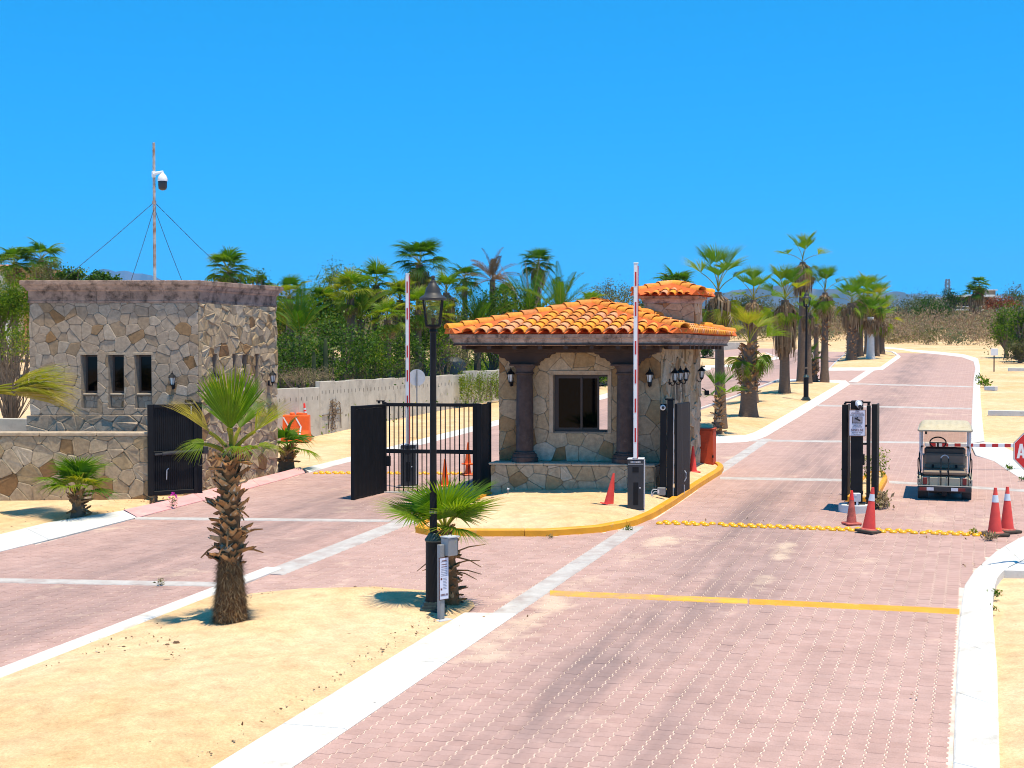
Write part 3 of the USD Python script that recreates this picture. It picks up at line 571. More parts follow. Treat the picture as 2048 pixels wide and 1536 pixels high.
cladding(wr, face(LB, LW, 0, 0.0, 1.0, z0=LG, nx=1.0, ny=0.0), LL, zcor - LG, .27, 23, 'stone', [(a - .01, b + .01, zs0 - LG, zs1 - LG + .01) for a, b in slots], lip=.05, rough=.016, aspect=1.0)
for a, b in wx:
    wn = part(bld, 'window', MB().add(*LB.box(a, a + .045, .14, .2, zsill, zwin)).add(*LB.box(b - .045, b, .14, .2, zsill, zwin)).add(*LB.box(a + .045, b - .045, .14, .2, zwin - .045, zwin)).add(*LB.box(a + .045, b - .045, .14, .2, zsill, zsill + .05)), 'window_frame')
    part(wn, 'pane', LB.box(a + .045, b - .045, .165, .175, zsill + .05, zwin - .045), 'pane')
    part(wn, 'sill', LB.box(a, b, .02, .14, zsill - .06, zsill - .003, .01), 'cap_stone')
    nb = part(bld, 'niche', LB.box(a, b, .10, .29, znic, zsill - .063), 'mortar')
    cladding(nb, face(LB, a, .10, z0=znic), b - a, zsill - .07 - znic, .22, 31 + int(a * 10), 'grey_stone', lip=.025)
    part(bld, 'lintel', LB.box(a - .05, b + .05, -.035, .1, zwin + .003, zwin + .07, .008), 'cap_stone')
for a, b in slots:
    part(bld, 'window', LB.box(LW - .22, LW - .2, a, b, zs0, zs1), 'window_frame')
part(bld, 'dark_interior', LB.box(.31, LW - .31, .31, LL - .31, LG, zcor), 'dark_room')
corn = [(-.01, zcor), (.03, zcor), (.035, zcor + .05), (.02, zcor + .06), (.022, zcor + .30), (.06, zcor + .33), (.065, zcor + .37), (.075, zcor + .38), (.115, zcor + .44), (.12, zcor + .455), (.15, zcor + .46), (.15, ztop), (.135, ztop + .012), (-.05, ztop + .012), (-.05, ztop - .2)]
corners = [(0, 0), (LW, 0), (LW, LL), (0, LL)]
# the cornice is cut into blocks, each a stone of its own with an open joint
def cornice_blocks(parent, fr, corners, prof, size, mat):
    P_ = np.array(corners, float); n = len(P_); rng = np.random.default_rng(5)
    for i in range(n):
        a, b = P_[i], P_[(i + 1) % n]; L_ = np.linalg.norm(b - a); e = (b - a) / L_; o = np.array([e[1], -e[0]]); m = max(1, round(L_ / size))
        for k in range(m):
            t0, t1 = k / m * L_ + (.004 if k else 0), (k + 1) / m * L_ - (.004 if k < m - 1 else 0); dz = rng.normal(0, .003)
            rows = []
            for t, endl, endr in ((t0, k == 0, False), (t1, False, k == m - 1)):
                rows.append([[*(a + e * (t + (-x if endl else 0) + (x if endr else 0)) + o * x), z + dz] for x, z in prof])
            V = fr(np.array(rows).reshape(-1, 3)); q = len(prof)
            F = [[j, q + j, q + j + 1, j + 1] for j in range(q - 1)]; F = [*map(lambda f: [f[0], f[1], f[2]], F)] + [*map(lambda f: [f[0], f[2], f[3]], F)]
            ends = [[0, j + 1, j + 2 - 0] for j in range(q - 2)]
            cv, cf = tri2d(Polygon(prof)); cf = cf % q
            part(parent, 'cornice_block', (V, np.vstack([np.array(F), cf, cf[:, ::-1] + q])), mat)
cn = part(bld, 'cornice', LB.box(.01, LW - .01, .01, LL - .01, zcor + .01, zcor + .11), 'carved_stone')
cornice_blocks(cn, LB, corners, corn, .85, 'carved_stone')

# low wall in front, with a stone cap, and the concrete stub behind it
w0, w1 = G(-260, 1008), G(309, 1003); zc1 = P(150, 863, 32.7)[2]; LWF = Fr(w0, (w1 - w0) / np.linalg.norm(w1 - w0), (0, 1)); ll = float(np.linalg.norm(w1 - w0)); lg = float(gz(*w0)) - .15
lw = thing('low_wall', 'low rubble stone wall with rounded cap running left from the gate', 'wall', (*w1, lg))
wb = part(lw, 'wall_core', LWF.box(0, ll, 0, .3, lg, zc1 - .1), 'mortar')
cladding(wb, face(LWF, 0, 0, z0=lg), ll, zc1 - .1 - lg, .36, 41, 'stone', lip=.035, rough=.006, aspect=1.1)
for k in range(5):
    part(lw, 'cap_stone', LWF.box(k * ll / 5 + .003, (k + 1) * ll / 5 - .003, -.055, .36, zc1 - .099, zc1, .025), 'cap_stone')
s0, s1 = P(-260, 800, 37)[:2], P(55, 800, 36.2)[:2]; zst = P(20, 836, 36.5)[2]; SF = Fr(s0, (s1 - s0) / np.linalg.norm(s1 - s0), (0, 1))
solo('concrete_wall', SF.box(0, float(np.linalg.norm(s1 - s0)), 0, .2, float(gz(*s0)) - .3, zst, .02), 'concrete_wall', 'short plain concrete wall ending at the left corner of the stone building', 'wall')

# ------------------------------------------------------------------ gatehouse
BG = P(1322, 700, 32.3)[:2]; HW = 4.0; a9 = math.radians(9); b18 = math.radians(18)
_ha, _hb = np.array([math.cos(a9), -math.sin(a9)]), np.array([math.sin(b18), math.cos(b18)])
AG = BG - HW * _ha; H = Fr(AG, _ha, _hb); HL = 5.3; hg = float(gz(*BG)) - .1
zl, zsi, zwt, zeb, zet = P(1160, 929, 31.7)[2], P(1160, 865, 32.3)[2], P(1160, 750, 32.3)[2], P(1145, 690, 31.0)[2], P(1145, 668, 31.0)[2]
house = thing('gatehouse', 'stone gatehouse with hipped orange clay tile roof and dark columns', 'building', (*BG, hg))
hx = lambda px, D=32.4: float(np.dot(P(px, 700, D)[:2] - AG, _ha))
wa, wb_ = hx(1104), hx(1215)
fw = part(house, 'wall', front_wall(H, HW, .25, hg, zeb - .02, [(wa, wb_, zsi, zwt)]), 'mortar')
cladding(fw, face(H, 0, 0, z0=zl), HW, zeb - .05 - zl, .42, 51, 'stone', [(wa - .10, wb_ + .10, zsi - zl - .03, zwt - zl + .10)], lip=.03)
sw_ = part(house, 'wall', front_wall(H, HL, .25, hg, zeb - .02, [(1.05 + i * .72, 1.05 + i * .72 + .36, zsi - .3, zwt - .2) for i in range(3)], y=HW - .25, plane='y'), 'mortar')
cladding(sw_, face(H, HW, 0, 0, 1.0, z0=hg, nx=1.0, ny=0), HL, zeb - .05 - hg, .40, 52, 'stone', [(1.04 + i * .72, 1.06 + i * .72 + .36, zsi - .3 - hg, zwt - .2 - hg) for i in range(3)], lip=.055, rough=.018)
part(house, 'wall', front_wall(H, HL, .25, hg, zeb - .02, [(1.2, 3.6, zsi - .3, zwt)], plane='y'), 'concrete_wall')
part(house, 'wall', front_wall(H, HW - .5, .25, hg, zeb - .02, [(.15, 2.9, zsi - .45, zwt + .1)], y=HL - .25) if False else MB().add(*H.box(.25, 1.02, HL - .25, HL, hg, zeb)).add(*H.box(1.02, 1.9, HL - .25, HL, hg, zsi - .5)).add(*H.box(1.02, 1.9, HL - .25, HL, zwt, zeb)).add(*H.box(1.9, HW - .25, HL - .25, HL, hg, zeb)), 'concrete_wall')
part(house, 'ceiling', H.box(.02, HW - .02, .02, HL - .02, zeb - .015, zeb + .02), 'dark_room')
# window: frame, two tinted sashes and the gap that is slid open
fy = .12
fr_ = part(house, 'window', MB().add(*H.box(wa, wa + .05, fy, fy + .08, zsi, zwt)).add(*H.box(wb_ - .03, wb_, fy, fy + .08, zsi, zwt)).add(*H.box(wa + .05, wb_ - .03, fy, fy + .08, zwt - .05, zwt)).add(*H.box(wa + .05, wb_ - .03, fy, fy + .08, zsi, zsi + .05)), 'window_frame')
m1, m2 = hx(1160), hx(1194)
for a, b, yy in ((wa + .05, m1, fy + .01), (m1 - .03, m2, fy + .045)):
    sa = part(fr_, 'sash', MB().add(*H.box(a, a + .04, yy, yy + .03, zsi + .05, zwt - .05)).add(*H.box(b - .045, b, yy, yy + .03, zsi + .05, zwt - .05)).add(*H.box(a + .04, b - .045, yy, yy + .03, zwt - .09, zwt - .05)).add(*H.box(a + .04, b - .045, yy, yy + .03, zsi + .05, zsi + .09)), 'window_frame')
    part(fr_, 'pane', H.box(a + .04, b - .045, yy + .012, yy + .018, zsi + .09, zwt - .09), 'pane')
for a, b, c, d in ((wa - .10, wa - .004, zsi - .03, zwt), (wb_ + .004, wb_ + .10, zsi - .03, zwt), (wa - .10, wb_ + .10, zwt + .003, zwt + .10)):
    part(house, 'window_surround', H.box(a, b, -.045, -.002, c, d, .006), 'cap_stone')
part(house, 'desk', H.box(wa - .4, wb_ + .9, .4, 1.0, zsi - .25, zsi - .2), 'window_frame')
for i in range(3):
    y = 1.05 + i * .72; part(house, 'window', H.box(HW - .2, HW - .17, y, y + .36, zsi - .3, zwt - .2), 'window_frame')
# ledge with its stone cap
LY = -.62
lb = part(house, 'ledge', H.box(0, HW - .02, LY, -.002, hg, zl - .06), 'mortar')
cladding(lb, face(H, 0, LY, z0=hg), HW - .02, zl - .06 - hg, .30, 53, 'stone', lip=.035, rough=.004, aspect=1.1)
cladding(lb, face(H, HW - .02, LY, 0, 1.0, z0=hg, nx=1.0, ny=0), .6, zl - .06 - hg, .30, 54, 'stone', lip=.03)
for k in range(6):
    x0, x1 = -.05 + k * (HW + .06) / 6, -.05 + (k + 1) * (HW + .06) / 6; part(house, 'cap_stone', H.box(x0 + .002, x1 - .002, LY - .05, -.05, zl - .058, zl, .018), 'cap_stone')
# columns, corbels and beam
zcap = P(1160, 728, 31.9)[2]; zb0 = P(1160, 712, 31.9)[2]
for px in (1047, 1254):
    x = hx(px, 32.0); c = H(np.array([[x, -.30, 0]]))[0]; q = zcap - zl
    cl = part(house, 'column', lathe([(.205, .26), (.215, .3), (.21, q * .5), (.195, q - .30), (.195, q - .26)], (c[0], c[1], zl), 20), 'column_stone', smooth=40)
    part(cl, 'column_base', lathe([(.33, 0), (.33, .11), (.30, .125), (.31, .15), (.29, .2), (.25, .215), (.26, .24), (.235, .26)], (c[0], c[1], zl), 24), 'column_stone', smooth=40)
    part(cl, 'column_capital', lathe([(.20, q - .26), (.235, q - .245), (.235, q - .22), (.21, q - .20), (.21, q - .14), (.26, q - .08), (.27, q - .05)], (c[0], c[1], zl), 24), 'column_stone', smooth=40)
    part(cl, 'abacus', H.box(x - .30, x + .30, -.60, -.0 - .03, zcap - .05, zcap, .012), 'column_stone')
    pr = Polygon([(x - .33, zcap), (x - .36, zcap + .06), (x - .42, zcap + .075), (x - .46, zcap + .13), (x - .58, zcap + .15), (x - .62, zb0 + .03), (x - .72, zb0 + .05), (x - .74, zb0 + .10), (x + .74, zb0 + .10), (x + .72, zb0 + .05), (x + .62, zb0 + .03), (x + .58, zcap + .15), (x + .46, zcap + .13), (x + .42, zcap + .075), (x + .36, zcap + .06), (x + .33, zcap)])
    v, f = tri2d(pr); n = len(v); ring = np.array(pr.exterior.coords)[:-1]; k = len(ring); i = np.arange(k); j = (i + 1) % k
    cb = MB().add(H(np.c_[v[:, 0], np.full(n, -.42), v[:, 1]]), f).add(H(np.c_[v[:, 0], np.full(n, -.16), v[:, 1]]), f[:, ::-1]).add(H(np.vstack([np.c_[ring[:, 0], np.full(k, -.42), ring[:, 1]], np.c_[ring[:, 0], np.full(k, -.16), ring[:, 1]]])), np.c_[i, i + k, j + k, j])
    part(house, 'corbel', cb, 'dark_beam')
ex0, ex1, ey0, ey1 = -1.05, HW + .72, -1.42, HL + .62
ex0 = hx(907, 31.05) ; ex1 = hx(1384, 31.0)
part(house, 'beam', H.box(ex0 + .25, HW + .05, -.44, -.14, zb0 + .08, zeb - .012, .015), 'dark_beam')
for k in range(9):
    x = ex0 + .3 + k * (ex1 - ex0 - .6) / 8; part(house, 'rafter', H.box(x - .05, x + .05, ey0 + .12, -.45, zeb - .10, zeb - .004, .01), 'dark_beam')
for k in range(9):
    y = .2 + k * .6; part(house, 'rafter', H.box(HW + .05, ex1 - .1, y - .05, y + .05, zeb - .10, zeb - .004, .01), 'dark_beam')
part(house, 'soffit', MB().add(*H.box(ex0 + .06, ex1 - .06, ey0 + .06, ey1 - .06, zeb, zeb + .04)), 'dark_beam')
ec = [(-.04, zeb - .012), (-.02, zeb), (.0, zeb + .02), (.01, zeb + .06), (.05, zeb + .12), (.055, zeb + .16), (.09, zeb + .17), (.09, zet), (-.1, zet + .01)]
ecorn = [(ex0 + .09, ey0 + .09), (ex1 - .09, ey0 + .09), (ex1 - .09, ey1 - .09), (ex0 + .09, ey1 - .09)]
ev = part(house, 'eave', H.box(ex0 + .1, ex1 - .1, ey0 + .1, ey1 - .1, zeb + .05, zet - .02), 'carved_stone')
cornice_blocks(ev, H, ecorn, ec, 1.2, 'carved_stone')

def barrel(r0, r1, L_, th=.018, n=7):
    """A half round clay tile: x across, y up the slope, z out; wide end low."""
    k = np.linspace(0, math.pi, n); V = []
    for y, r in ((0, r0), (L_, r1)):
        for rr in (r, r - th): V.append(np.c_[rr * np.cos(k), np.full(n, y), rr * .82 * np.sin(k)])
    V = np.vstack(V); F = []
    for i in range(n - 1):
        F += [[i, i + 1, 2 * n + i + 1, 2 * n + i], [n + i + 1, n + i, 3 * n + i, 3 * n + i + 1], [i + 1, i, n + i, n + i + 1], [2 * n + i, 2 * n + i + 1, 3 * n + i + 1, 3 * n + i]]
    F += [[0, 2 * n, 3 * n, n], [n - 1, 2 * n - 1, 4 * n - 1, 3 * n - 1]]
    return V, np.array(F)
def hip_roof(parent, fr, x0, x1, y0, y1, z, rise, pitch_w, expo, seed, faces='fr', rest='bl'):
    """Tiled hip roof in a frame: faces to tile one by one (f front, r right, b back, l left); the rest joined into one part."""
    rng = np.random.default_rng(seed); hw = (x1 - x0) / 2; hd = min(hw, (y1 - y0) / 2); hw_ = hd
    A, B, C, D = np.array([x0, y0, z]), np.array([x1, y0, z]), np.array([x1, y1, z]), np.array([x0, y1, z])
    R0, R1 = np.array([(x0 + x1) / 2, y0 + hd, z + rise]), np.array([(x0 + x1) / 2, y1 - hd, z + rise])
    deck = MB().add(fr(np.array([A, B, C, D, R0, R1])), np.array([[0, 1, 4], [2, 3, 5]])).add(fr(np.array([A, B, C, D, R0, R1])), np.array([[1, 2, 5, 4], [3, 0, 4, 5]]))
    rf = part(parent, 'roof', deck, 'ridge_mortar')
    mass = MB(); lost = MB()
    for nm, (p, q) in {'f': (A, B), 'r': (B, C), 'b': (C, D), 'l': (D, A)}.items():
        L_ = np.linalg.norm(q - p); e = (q - p) / L_; inn = np.array([-e[1], e[0], 0]); run = hd if nm in 'fb' else hw
        sl = math.hypot(run, rise); up = (inn * run + np.array([0, 0, rise])) / sl; nrm = np.cross(e, up)
        n = int(round(L_ / pitch_w)); w = L_ / n
        for k in range(n):
            s = (k + .5) * w; lim = min(s, L_ - s) / (hd if nm in 'rl' else hw) * sl if True else sl; lim = min(lim, sl)
            t = -.07
            while t < lim - .17:
                ln = min(expo + .10, lim - t + .02)
                V, F = barrel(w * .47, w * .40, ln); jx = rng.normal(0, .006); ja = rng.normal(0, .012)
                lift = .012 + .030 * (1 - V[:, 1] / max(ln, .1)); x = V[:, 0] + jx + ja * V[:, 1]
                pos = p + np.outer(s + x, e) + np.outer(t + V[:, 1], up) + np.outer(V[:, 2] + lift, nrm)
                tone = float(np.clip(rng.choice([rng.normal(.62, .16), rng.normal(.97, .05)], p=[.72, .28]), 0, 1))
                if nm in faces: part(rf, 'tile', MB().add(fr(pos), F), 'roof_tile', tone=tone, smooth=35)
                else: mass.add(fr(pos), F, tone)
                t += expo
    if mass.n: part(rf, 'tile', mass, 'roof_tile', kind='stuff', label='clay tiles of the far slopes')
    for p, q in ((A, R0), (B, R0), (C, R1), (D, R1), (R0, R1)):
        d = q - p; L_ = np.linalg.norm(d)
        if L_ < .15: continue
        d = d / L_; sd = np.cross(d, [0, 0, 1.0]); sd /= np.linalg.norm(sd); nz = np.cross(sd, d); n = max(1, int(round(L_ / .40))); w = L_ / n
        # a mortar bed under the ridge tiles
        bed = MB().add(fr(np.array([p + sd * .29 + nz * .0, p - sd * .29 + nz * .0, p - sd * .15 + nz * .125, p + sd * .15 + nz * .125, q + sd * .29 + nz * .0, q - sd * .29 + nz * .0, q - sd * .15 + nz * .125, q + sd * .15 + nz * .125])), np.array([[0, 1, 2, 3], [7, 6, 5, 4], [0, 3, 7, 4], [1, 5, 6, 2], [3, 2, 6, 7]]))
        part(rf, 'mortar_bed', bed, 'ridge_mortar')
        for k in range(n):
            V, F = barrel(.145, .12, w + .06); c = p + d * (k * w - .05)
            pos = c + np.outer(V[:, 0], sd) + np.outer(V[:, 1], d) + np.outer(V[:, 2] + .11 + .025 * (1 - V[:, 1] / w), nz)
            part(rf, 'ridge_tile', MB().add(fr(pos), F), 'roof_tile', tone=float(np.clip(rng.normal(.55, .12), 0, 1)), smooth=35)
    return rf
apex = P(1165, 606, 33.8)[2]
hip_roof(house, H, ex0 - .0, ex1 + .02, ey0 - .0, ey1 + .02, zet + .015, apex - zet - .12, .305, .36, 61)
# tiled turret at the back right of the roof
tx0, tx1 = hx(1289, 36.4), hx(1388, 36.4); _d = 36.4
tO = P(1388, 700, 36.3)[:2]; T = Fr(tO, _ha, _hb); tw = 1.36; tl = 1.15; tz0, tz1, tz2 = zet, P(1340, 606, 36.3)[2], P(1340, 592, 36.0)[2]
tr = part(house, 'turret', T.box(-tw, 0, 0, tl, tz0, tz1 + .02), 'mortar')
cladding(tr, face(T, -tw, 0, z0=tz0), tw, tz1 - tz0, .36, 71, 'stone', lip=.025)
cladding(tr, face(T, 0, 0, 0, 1.0, z0=tz0, nx=1.0, ny=0), tl, tz1 - tz0, .33, 72, 'stone', lip=.03)
te = [(-.02, tz1 - .002), (.02, tz1), (.03, tz1 + .05), (.08, tz1 + .12), (.14, tz1 + .14), (.14, tz2 + .02), (-.1, tz2 + .03)]
tc = part(house, 'turret_cornice', T.box(-tw, 0, 0, tl, tz1 + .022, tz2), 'carved_stone')
cornice_blocks(tc, T, [(-tw, 0), (0, 0), (0, tl), (-tw, tl)], te, 3.0, 'carved_stone')
hip_roof(house, T, -tw - .2, .2, -.2, tl + .2, tz2 + .03, P(1342, 566, 36.6)[2] - tz2 - .13, .225, .30, 73)

# ------------------------------------------------------------------ wall lanterns
def lantern(at, label, group, ang):
    t = thing('wall_lantern', label, 'wall lantern', at, group); F_ = Fr((at[0], at[1]), (math.cos(ang), math.sin(ang)), (-math.sin(ang), math.cos(ang)))   # x along wall, -y out of it
    z = at[2]; B_ = lambda *a: F_.box(*a)
    part(t, 'wall_plate', F_.box(-.045, .045, -.02, 0, z - .16, z - .01, .008), 'black_metal')
    part(t, 'arm', tube(F_(np.array([[0, -.01, z - .10], [0, -.06, z - .17], [0, -.12, z - .16], [0, -.14, z - .09]])), .014, 6), 'black_metal', smooth=40)
    c = F_(np.array([[0, -.14, 0]]))[0]
    part(t, 'lamp_base', lathe([(.03, -.10), (.05, -.07), (.055, -.05), (.06, -.045)], (c[0], c[1], z), 6), 'black_metal')
    gl = part(t, 'lamp_glass', lathe([(.045, -.045), (.075, .13)], (c[0], c[1], z), 6), 'lamp_glass_white')
    for k in range(6):
        an = (k + 0) * math.pi / 3; p0 = np.array([c[0] + .052 * math.cos(an), c[1] + .052 * math.sin(an), z - .045]); p1 = np.array([c[0] + .084 * math.cos(an), c[1] + .084 * math.sin(an), z + .13])
        part(gl, 'bar', tube([p0, p1], .006, 4), 'black_metal')
    part(t, 'lamp_roof', lathe([(.105, .13), (.11, .14), (.07, .19), (.035, .215), (.03, .24), (.008, .27), (.012, .285), (.002, .31)], (c[0], c[1], z), 6), 'black_metal')
    return t
def on(fr, x, y, z): return (*fr(np.array([[x, y, 0]]))[0][:2], z)
zlan = P(1300, 760, 32.3)[2]
fa = -a9; ra = math.pi / 2 - b18
lantern(on(H, hx(1018), -.04, zlan), 'black lantern on the gatehouse front left of the left column', 'lanterns on the gatehouse', fa)
lantern(on(H, hx(1301), -.04, zlan), 'black lantern on the gatehouse front beside the right column', 'lanterns on the gatehouse', fa)
for y, lab in ((.80, 'black lantern on the gatehouse side wall nearest its front corner'), (1.52, 'second black lantern along the gatehouse side wall'), (2.28, 'third black lantern along the gatehouse side wall'), (4.65, 'black lantern at the back corner of the gatehouse side wall')):
    lantern(on(H, HW + .05, y, zlan + .02), lab, 'lanterns on the gatehouse', ra)
zl2 = P(347, 765, 33.9)[2]; rb = math.pi / 2 - math.radians(23)
lantern(on(LB, float(np.dot(P(347, 700, 33.8)[:2] - A0, _e)), -.04, zl2), 'black lantern on the front of the stone building', 'lanterns on the stone building', 0.0)
lantern(on(LB, LW + .05, .42, zl2), 'black lantern on the stone building side wall by its front corner', 'lanterns on the stone building', rb)
lantern(on(LB, LW + .05, 3.1, zl2), 'black lantern at the far end of the stone building side wall', 'lanterns on the stone building', rb)
# ------------------------------------------------------------------ gates
plain('stud_yellow', (.80, .40, .008), .25, var=.12, scale=8, dirt=((.45, .22, .02), .25, 6))
def span(px0, D0, px1, D1):
    a, b = P(px0, 700, D0)[:2], P(px1, 700, D1)[:2]; L_ = float(np.linalg.norm(b - a)); e = (b - a) / L_
    return Fr(a, e, (-e[1], e[0])), L_
g_ = thing('metal_gate', 'black ribbed gate leaf standing open beside the low stone wall', 'gate', (*P(340, 700, 32.7)[:2], float(gz(*P(340, 700, 32.7)[:2]))), 'black steel gates')
F1, l1 = span(294, 32.3, 392, 33.0); zt, zb = P(294, 809, 32.3)[2], P(294, 992, 32.3)[2]
def frame_bars(g, F_, l, zb, zt, w=.13, d=.06, mids=(), bot=.11):
    part(g, 'stile', F_.box(0, w, -d, d * .4, zb, zt, .008), 'black_metal'); part(g, 'stile', F_.box(l - w * .7, l, -d, d * .4, zb, zt, .008), 'black_metal')
    part(g, 'rail', F_.box(w + .002, l - w * .7 - .002, -d, d * .4, zt - .085, zt - .004, .008), 'black_metal'); part(g, 'rail', F_.box(w + .002, l - w * .7 - .002, -d, d * .4, zb + .004, zb + bot, .008), 'black_metal')
    for m in mids: part(g, 'rail', F_.box(w + .002, l - w * .7 - .002, -d * .9, d * .3, m - .04, m + .04, .008), 'black_metal')
zm = P(340, 905, 32.6)[2]
frame_bars(g_, F1, l1, zb, zt, mids=(zm,))
n = 19
for k in range(n):
    x = .13 + (l1 - .22) * k / n; part(g_, 'slat', F1.box(x + .003, x + (l1 - .22) / n - .003, -.012, .018, zb + .08, zt - .06, .006), 'black_metal')
part(g_, 'hinge_post', F1.box(l1 + .02, l1 + .15, .0, .14, zb - .12, zt + .03, .01), 'black_metal')
part(g_, 'hinge_bracket', F1.box(l1 - .28, l1 - .08, -.02, .06, zt + .02, zt + .10, .008), 'black_metal')
part(g_, 'opener_arm', tube(F1(np.array([[.14, -.12, zm - .03], [l1 * .55, -.14, zm + .0], [l1 + .12, -.12, zm + .05]])), .026, 8), 'charcoal_metal', smooth=40)
part(g_, 'opener_sleeve', tube(F1(np.array([[.32, -.13, zm - .02], [l1 * .62, -.14, zm + .01]])), .042, 8), 'charcoal_metal', smooth=40)
part(g_, 'opener_motor', F1.box(l1 + .10, l1 + .24, -.2, -.06, zm - .06, zm + .13, .02), 'black_plastic')
part(g_, 'cable', tube(F1(np.array([[l1 + .18, -.12, zm - .06], [l1 + .17, -.12, zm - .25], [l1 + .06, -.12, zm - .36], [l1 - .04, -.1, zm - .30]])), .012, 6), 'black_plastic', smooth=40)
part(g_, 'latch', tube(F1(np.array([[l1 * .36, -.06, zb + .38], [l1 * .36, -.08, zb + .62], [l1 * .40, -.08, zb + .66]])), .012, 6), 'pale_metal')
part(g_, 'drop_bolt', tube(F1(np.array([[l1 - .16, -.07, zt - .26], [l1 - .16, -.07, zt - .06]])), .012, 6), 'pale_metal')

g_ = thing('metal_gate', 'black gate leaf folded towards the road at the centre gate', 'gate', (*P(735, 700, 32.7)[:2], float(gz(*P(735, 700, 32.7)[:2]))), 'black steel gates')
F2, l2 = span(704, 32.2, 770, 33.5); zt2, zb2 = P(704, 812, 32.2)[2], P(704, 1001, 32.2)[2]
part(g_, 'stile', F2.box(0, .10, -.05, .05, zb2, zt2, .008), 'black_metal'); part(g_, 'stile', F2.box(l2 - .07, l2, -.05, .05, zb2, zt2, .008), 'black_metal')
part(g_, 'rail', F2.box(.102, l2 - .072, -.04, .04, zt2 - .08, zt2 - .004, .008), 'black_metal'); part(g_, 'rail', F2.box(.102, l2 - .072, -.04, .04, zb2 + .004, zb2 + .08, .008), 'black_metal')
for k in range(22):
    w = (l2 - .17) / 22; x = .10 + k * w; part(g_, 'slat', F2.box(x + .003, x + w - .003, -.035, -.008, zb2 + .082, zt2 - .082, .005), 'black_metal')
g_ = thing('barred_gate', 'black gate of thin upright bars closing half the left lane', 'gate', (*P(860, 700, 33.3)[:2], float(gz(*P(860, 700, 33.3)[:2]))), 'black steel gates')
F3, l3 = span(768, 33.5, 946, 33.1); zt3, zb3 = P(860, 806, 33.3)[2], P(860, 994, 33.3)[2]; zm3 = P(860, 903, 33.3)[2]
part(g_, 'post', F3.box(-.04, .055, -.05, .05, zb3 - .1, zt3 + .02, .008), 'black_metal')
part(g_, 'rail', F3.box(.058, l3 - .01, -.03, .03, zt3 - .09, zt3 - .004, .006), 'black_metal'); part(g_, 'rail', F3.box(.058, l3 - .01, -.03, .03, zm3 - .05, zm3 + .05, .006), 'black_metal'); part(g_, 'rail', F3.box(.058, l3 - .01, -.03, .03, zb3, zb3 + .075, .006), 'black_metal')
for k in range(18):
    x = .14 + k * (l3 - .2) / 17.4
    part(g_, 'bar', tube(F3(np.array([[x, 0, zb3 + .07], [x, 0, zt3 - .08]])), .016, 6), 'black_metal')
part(g_, 'post', F3.box(l3, l3 + .15, -.06, .06, zb3 - .12, zt3, .008), 'black_metal')
part(g_, 'hinge_bracket', F3.box(-.2, .02, -.04, .04, zt3 + .03, zt3 + .06, .006), 'black_metal'); part(g_, 'hinge_bracket', F3.box(-.16, -.11, -.03, .03, zt3 - .02, zt3 + .03), 'black_metal'); part(g_, 'hinge_bracket', F3.box(-.05, .0, -.03, .03, zt3 - .02, zt3 + .03), 'black_metal')
part(g_, 'lock_box', F3.box(.058, .17, -.06, .02, zm3 - .38, zm3 - .12, .01), 'black_metal')
part(g_, 'ground_track', F3.box(-.1, l3 + .1, -.12, .12, float(gz(*F3.o[:2])) - .05, float(gz(*F3.o[:2])) + .03, .008), 'strip_concrete')
g_ = thing('metal_gate', 'black gate leaf seen edge on beside the left end of the gatehouse ledge', 'gate', (*P(968, 700, 33.1)[:2], float(gz(*P(968, 700, 33.1)[:2]))), 'black steel gates')
F4, l4 = span(958, 32.7, 979, 33.9); part(g_, 'stile', F4.box(0, .08, -.05, .05, zb3 - .06, zt3 + .0, .008), 'black_metal'); part(g_, 'stile', F4.box(l4 - .08, l4, -.05, .05, zb3 - .06, zt3, .008), 'black_metal')
for k in range(16):
    w = (l4 - .16) / 16; part(g_, 'slat', F4.box(.08 + k * w + .004, .08 + (k + 1) * w - .004, -.03, 0, zb3 - .04, zt3 - .02, .005), 'black_metal')

g_ = thing('metal_gate', 'black gate post and folded leaf at the right corner of the gatehouse', 'gate', (*P(1340, 700, 31.4)[:2], float(gz(*P(1340, 700, 31.4)[:2]))), 'black steel gates')
F5, l5 = span(1321, 31.35, 1349, 31.3); zt5, zb5 = P(1335, 808, 31.3)[2], P(1335, 1003, 31.3)[2]
part(g_, 'post', F5.box(0, .15, -.07, .07, zb5 - .1, zt5, .01), 'black_metal'); part(g_, 'post', F5.box(.165, .30, -.1, .05, zb5 - .1, zt5 + .09, .01), 'black_metal')
part(g_, 'post_edge', F5.box(.305, .318, -.09, -.06, zb5 + .05, zt5 - .1), 'pale_metal')
part(g_, 'top_bracket', F5.box(.11, .34, -.08, .03, zt5 + .093, zt5 + .13, .006), 'black_metal')
F6, l6 = span(1352, 31.2, 1378, 32.5)
part(g_, 'panel', F6.box(0, l6, -.02, .03, zb5 + .02, zt5 + .01, .008), 'black_metal')
for k in range(11):
    w = l6 / 11; part(g_, 'slat', F6.box(k * w + .005, (k + 1) * w - .005, -.034, -.022, zb5 + .04, zt5 - .01, .004), 'black_metal')
part(g_, 'handle', tube(F6(np.array([[l6 * .55, -.04, zb5 + .42], [l6 * .55, -.08, zb5 + .50], [l6 * .55, -.08, zb5 + .62], [l6 * .55, -.04, zb5 + .68]])), .014, 6), 'pale_metal')
part(g_, 'handle', tube(F6(np.array([[l6 * .5, -.05, zb5 + .12], [l6 * .5, -.05, zb5 + .34]])), .012, 6), 'pale_metal')
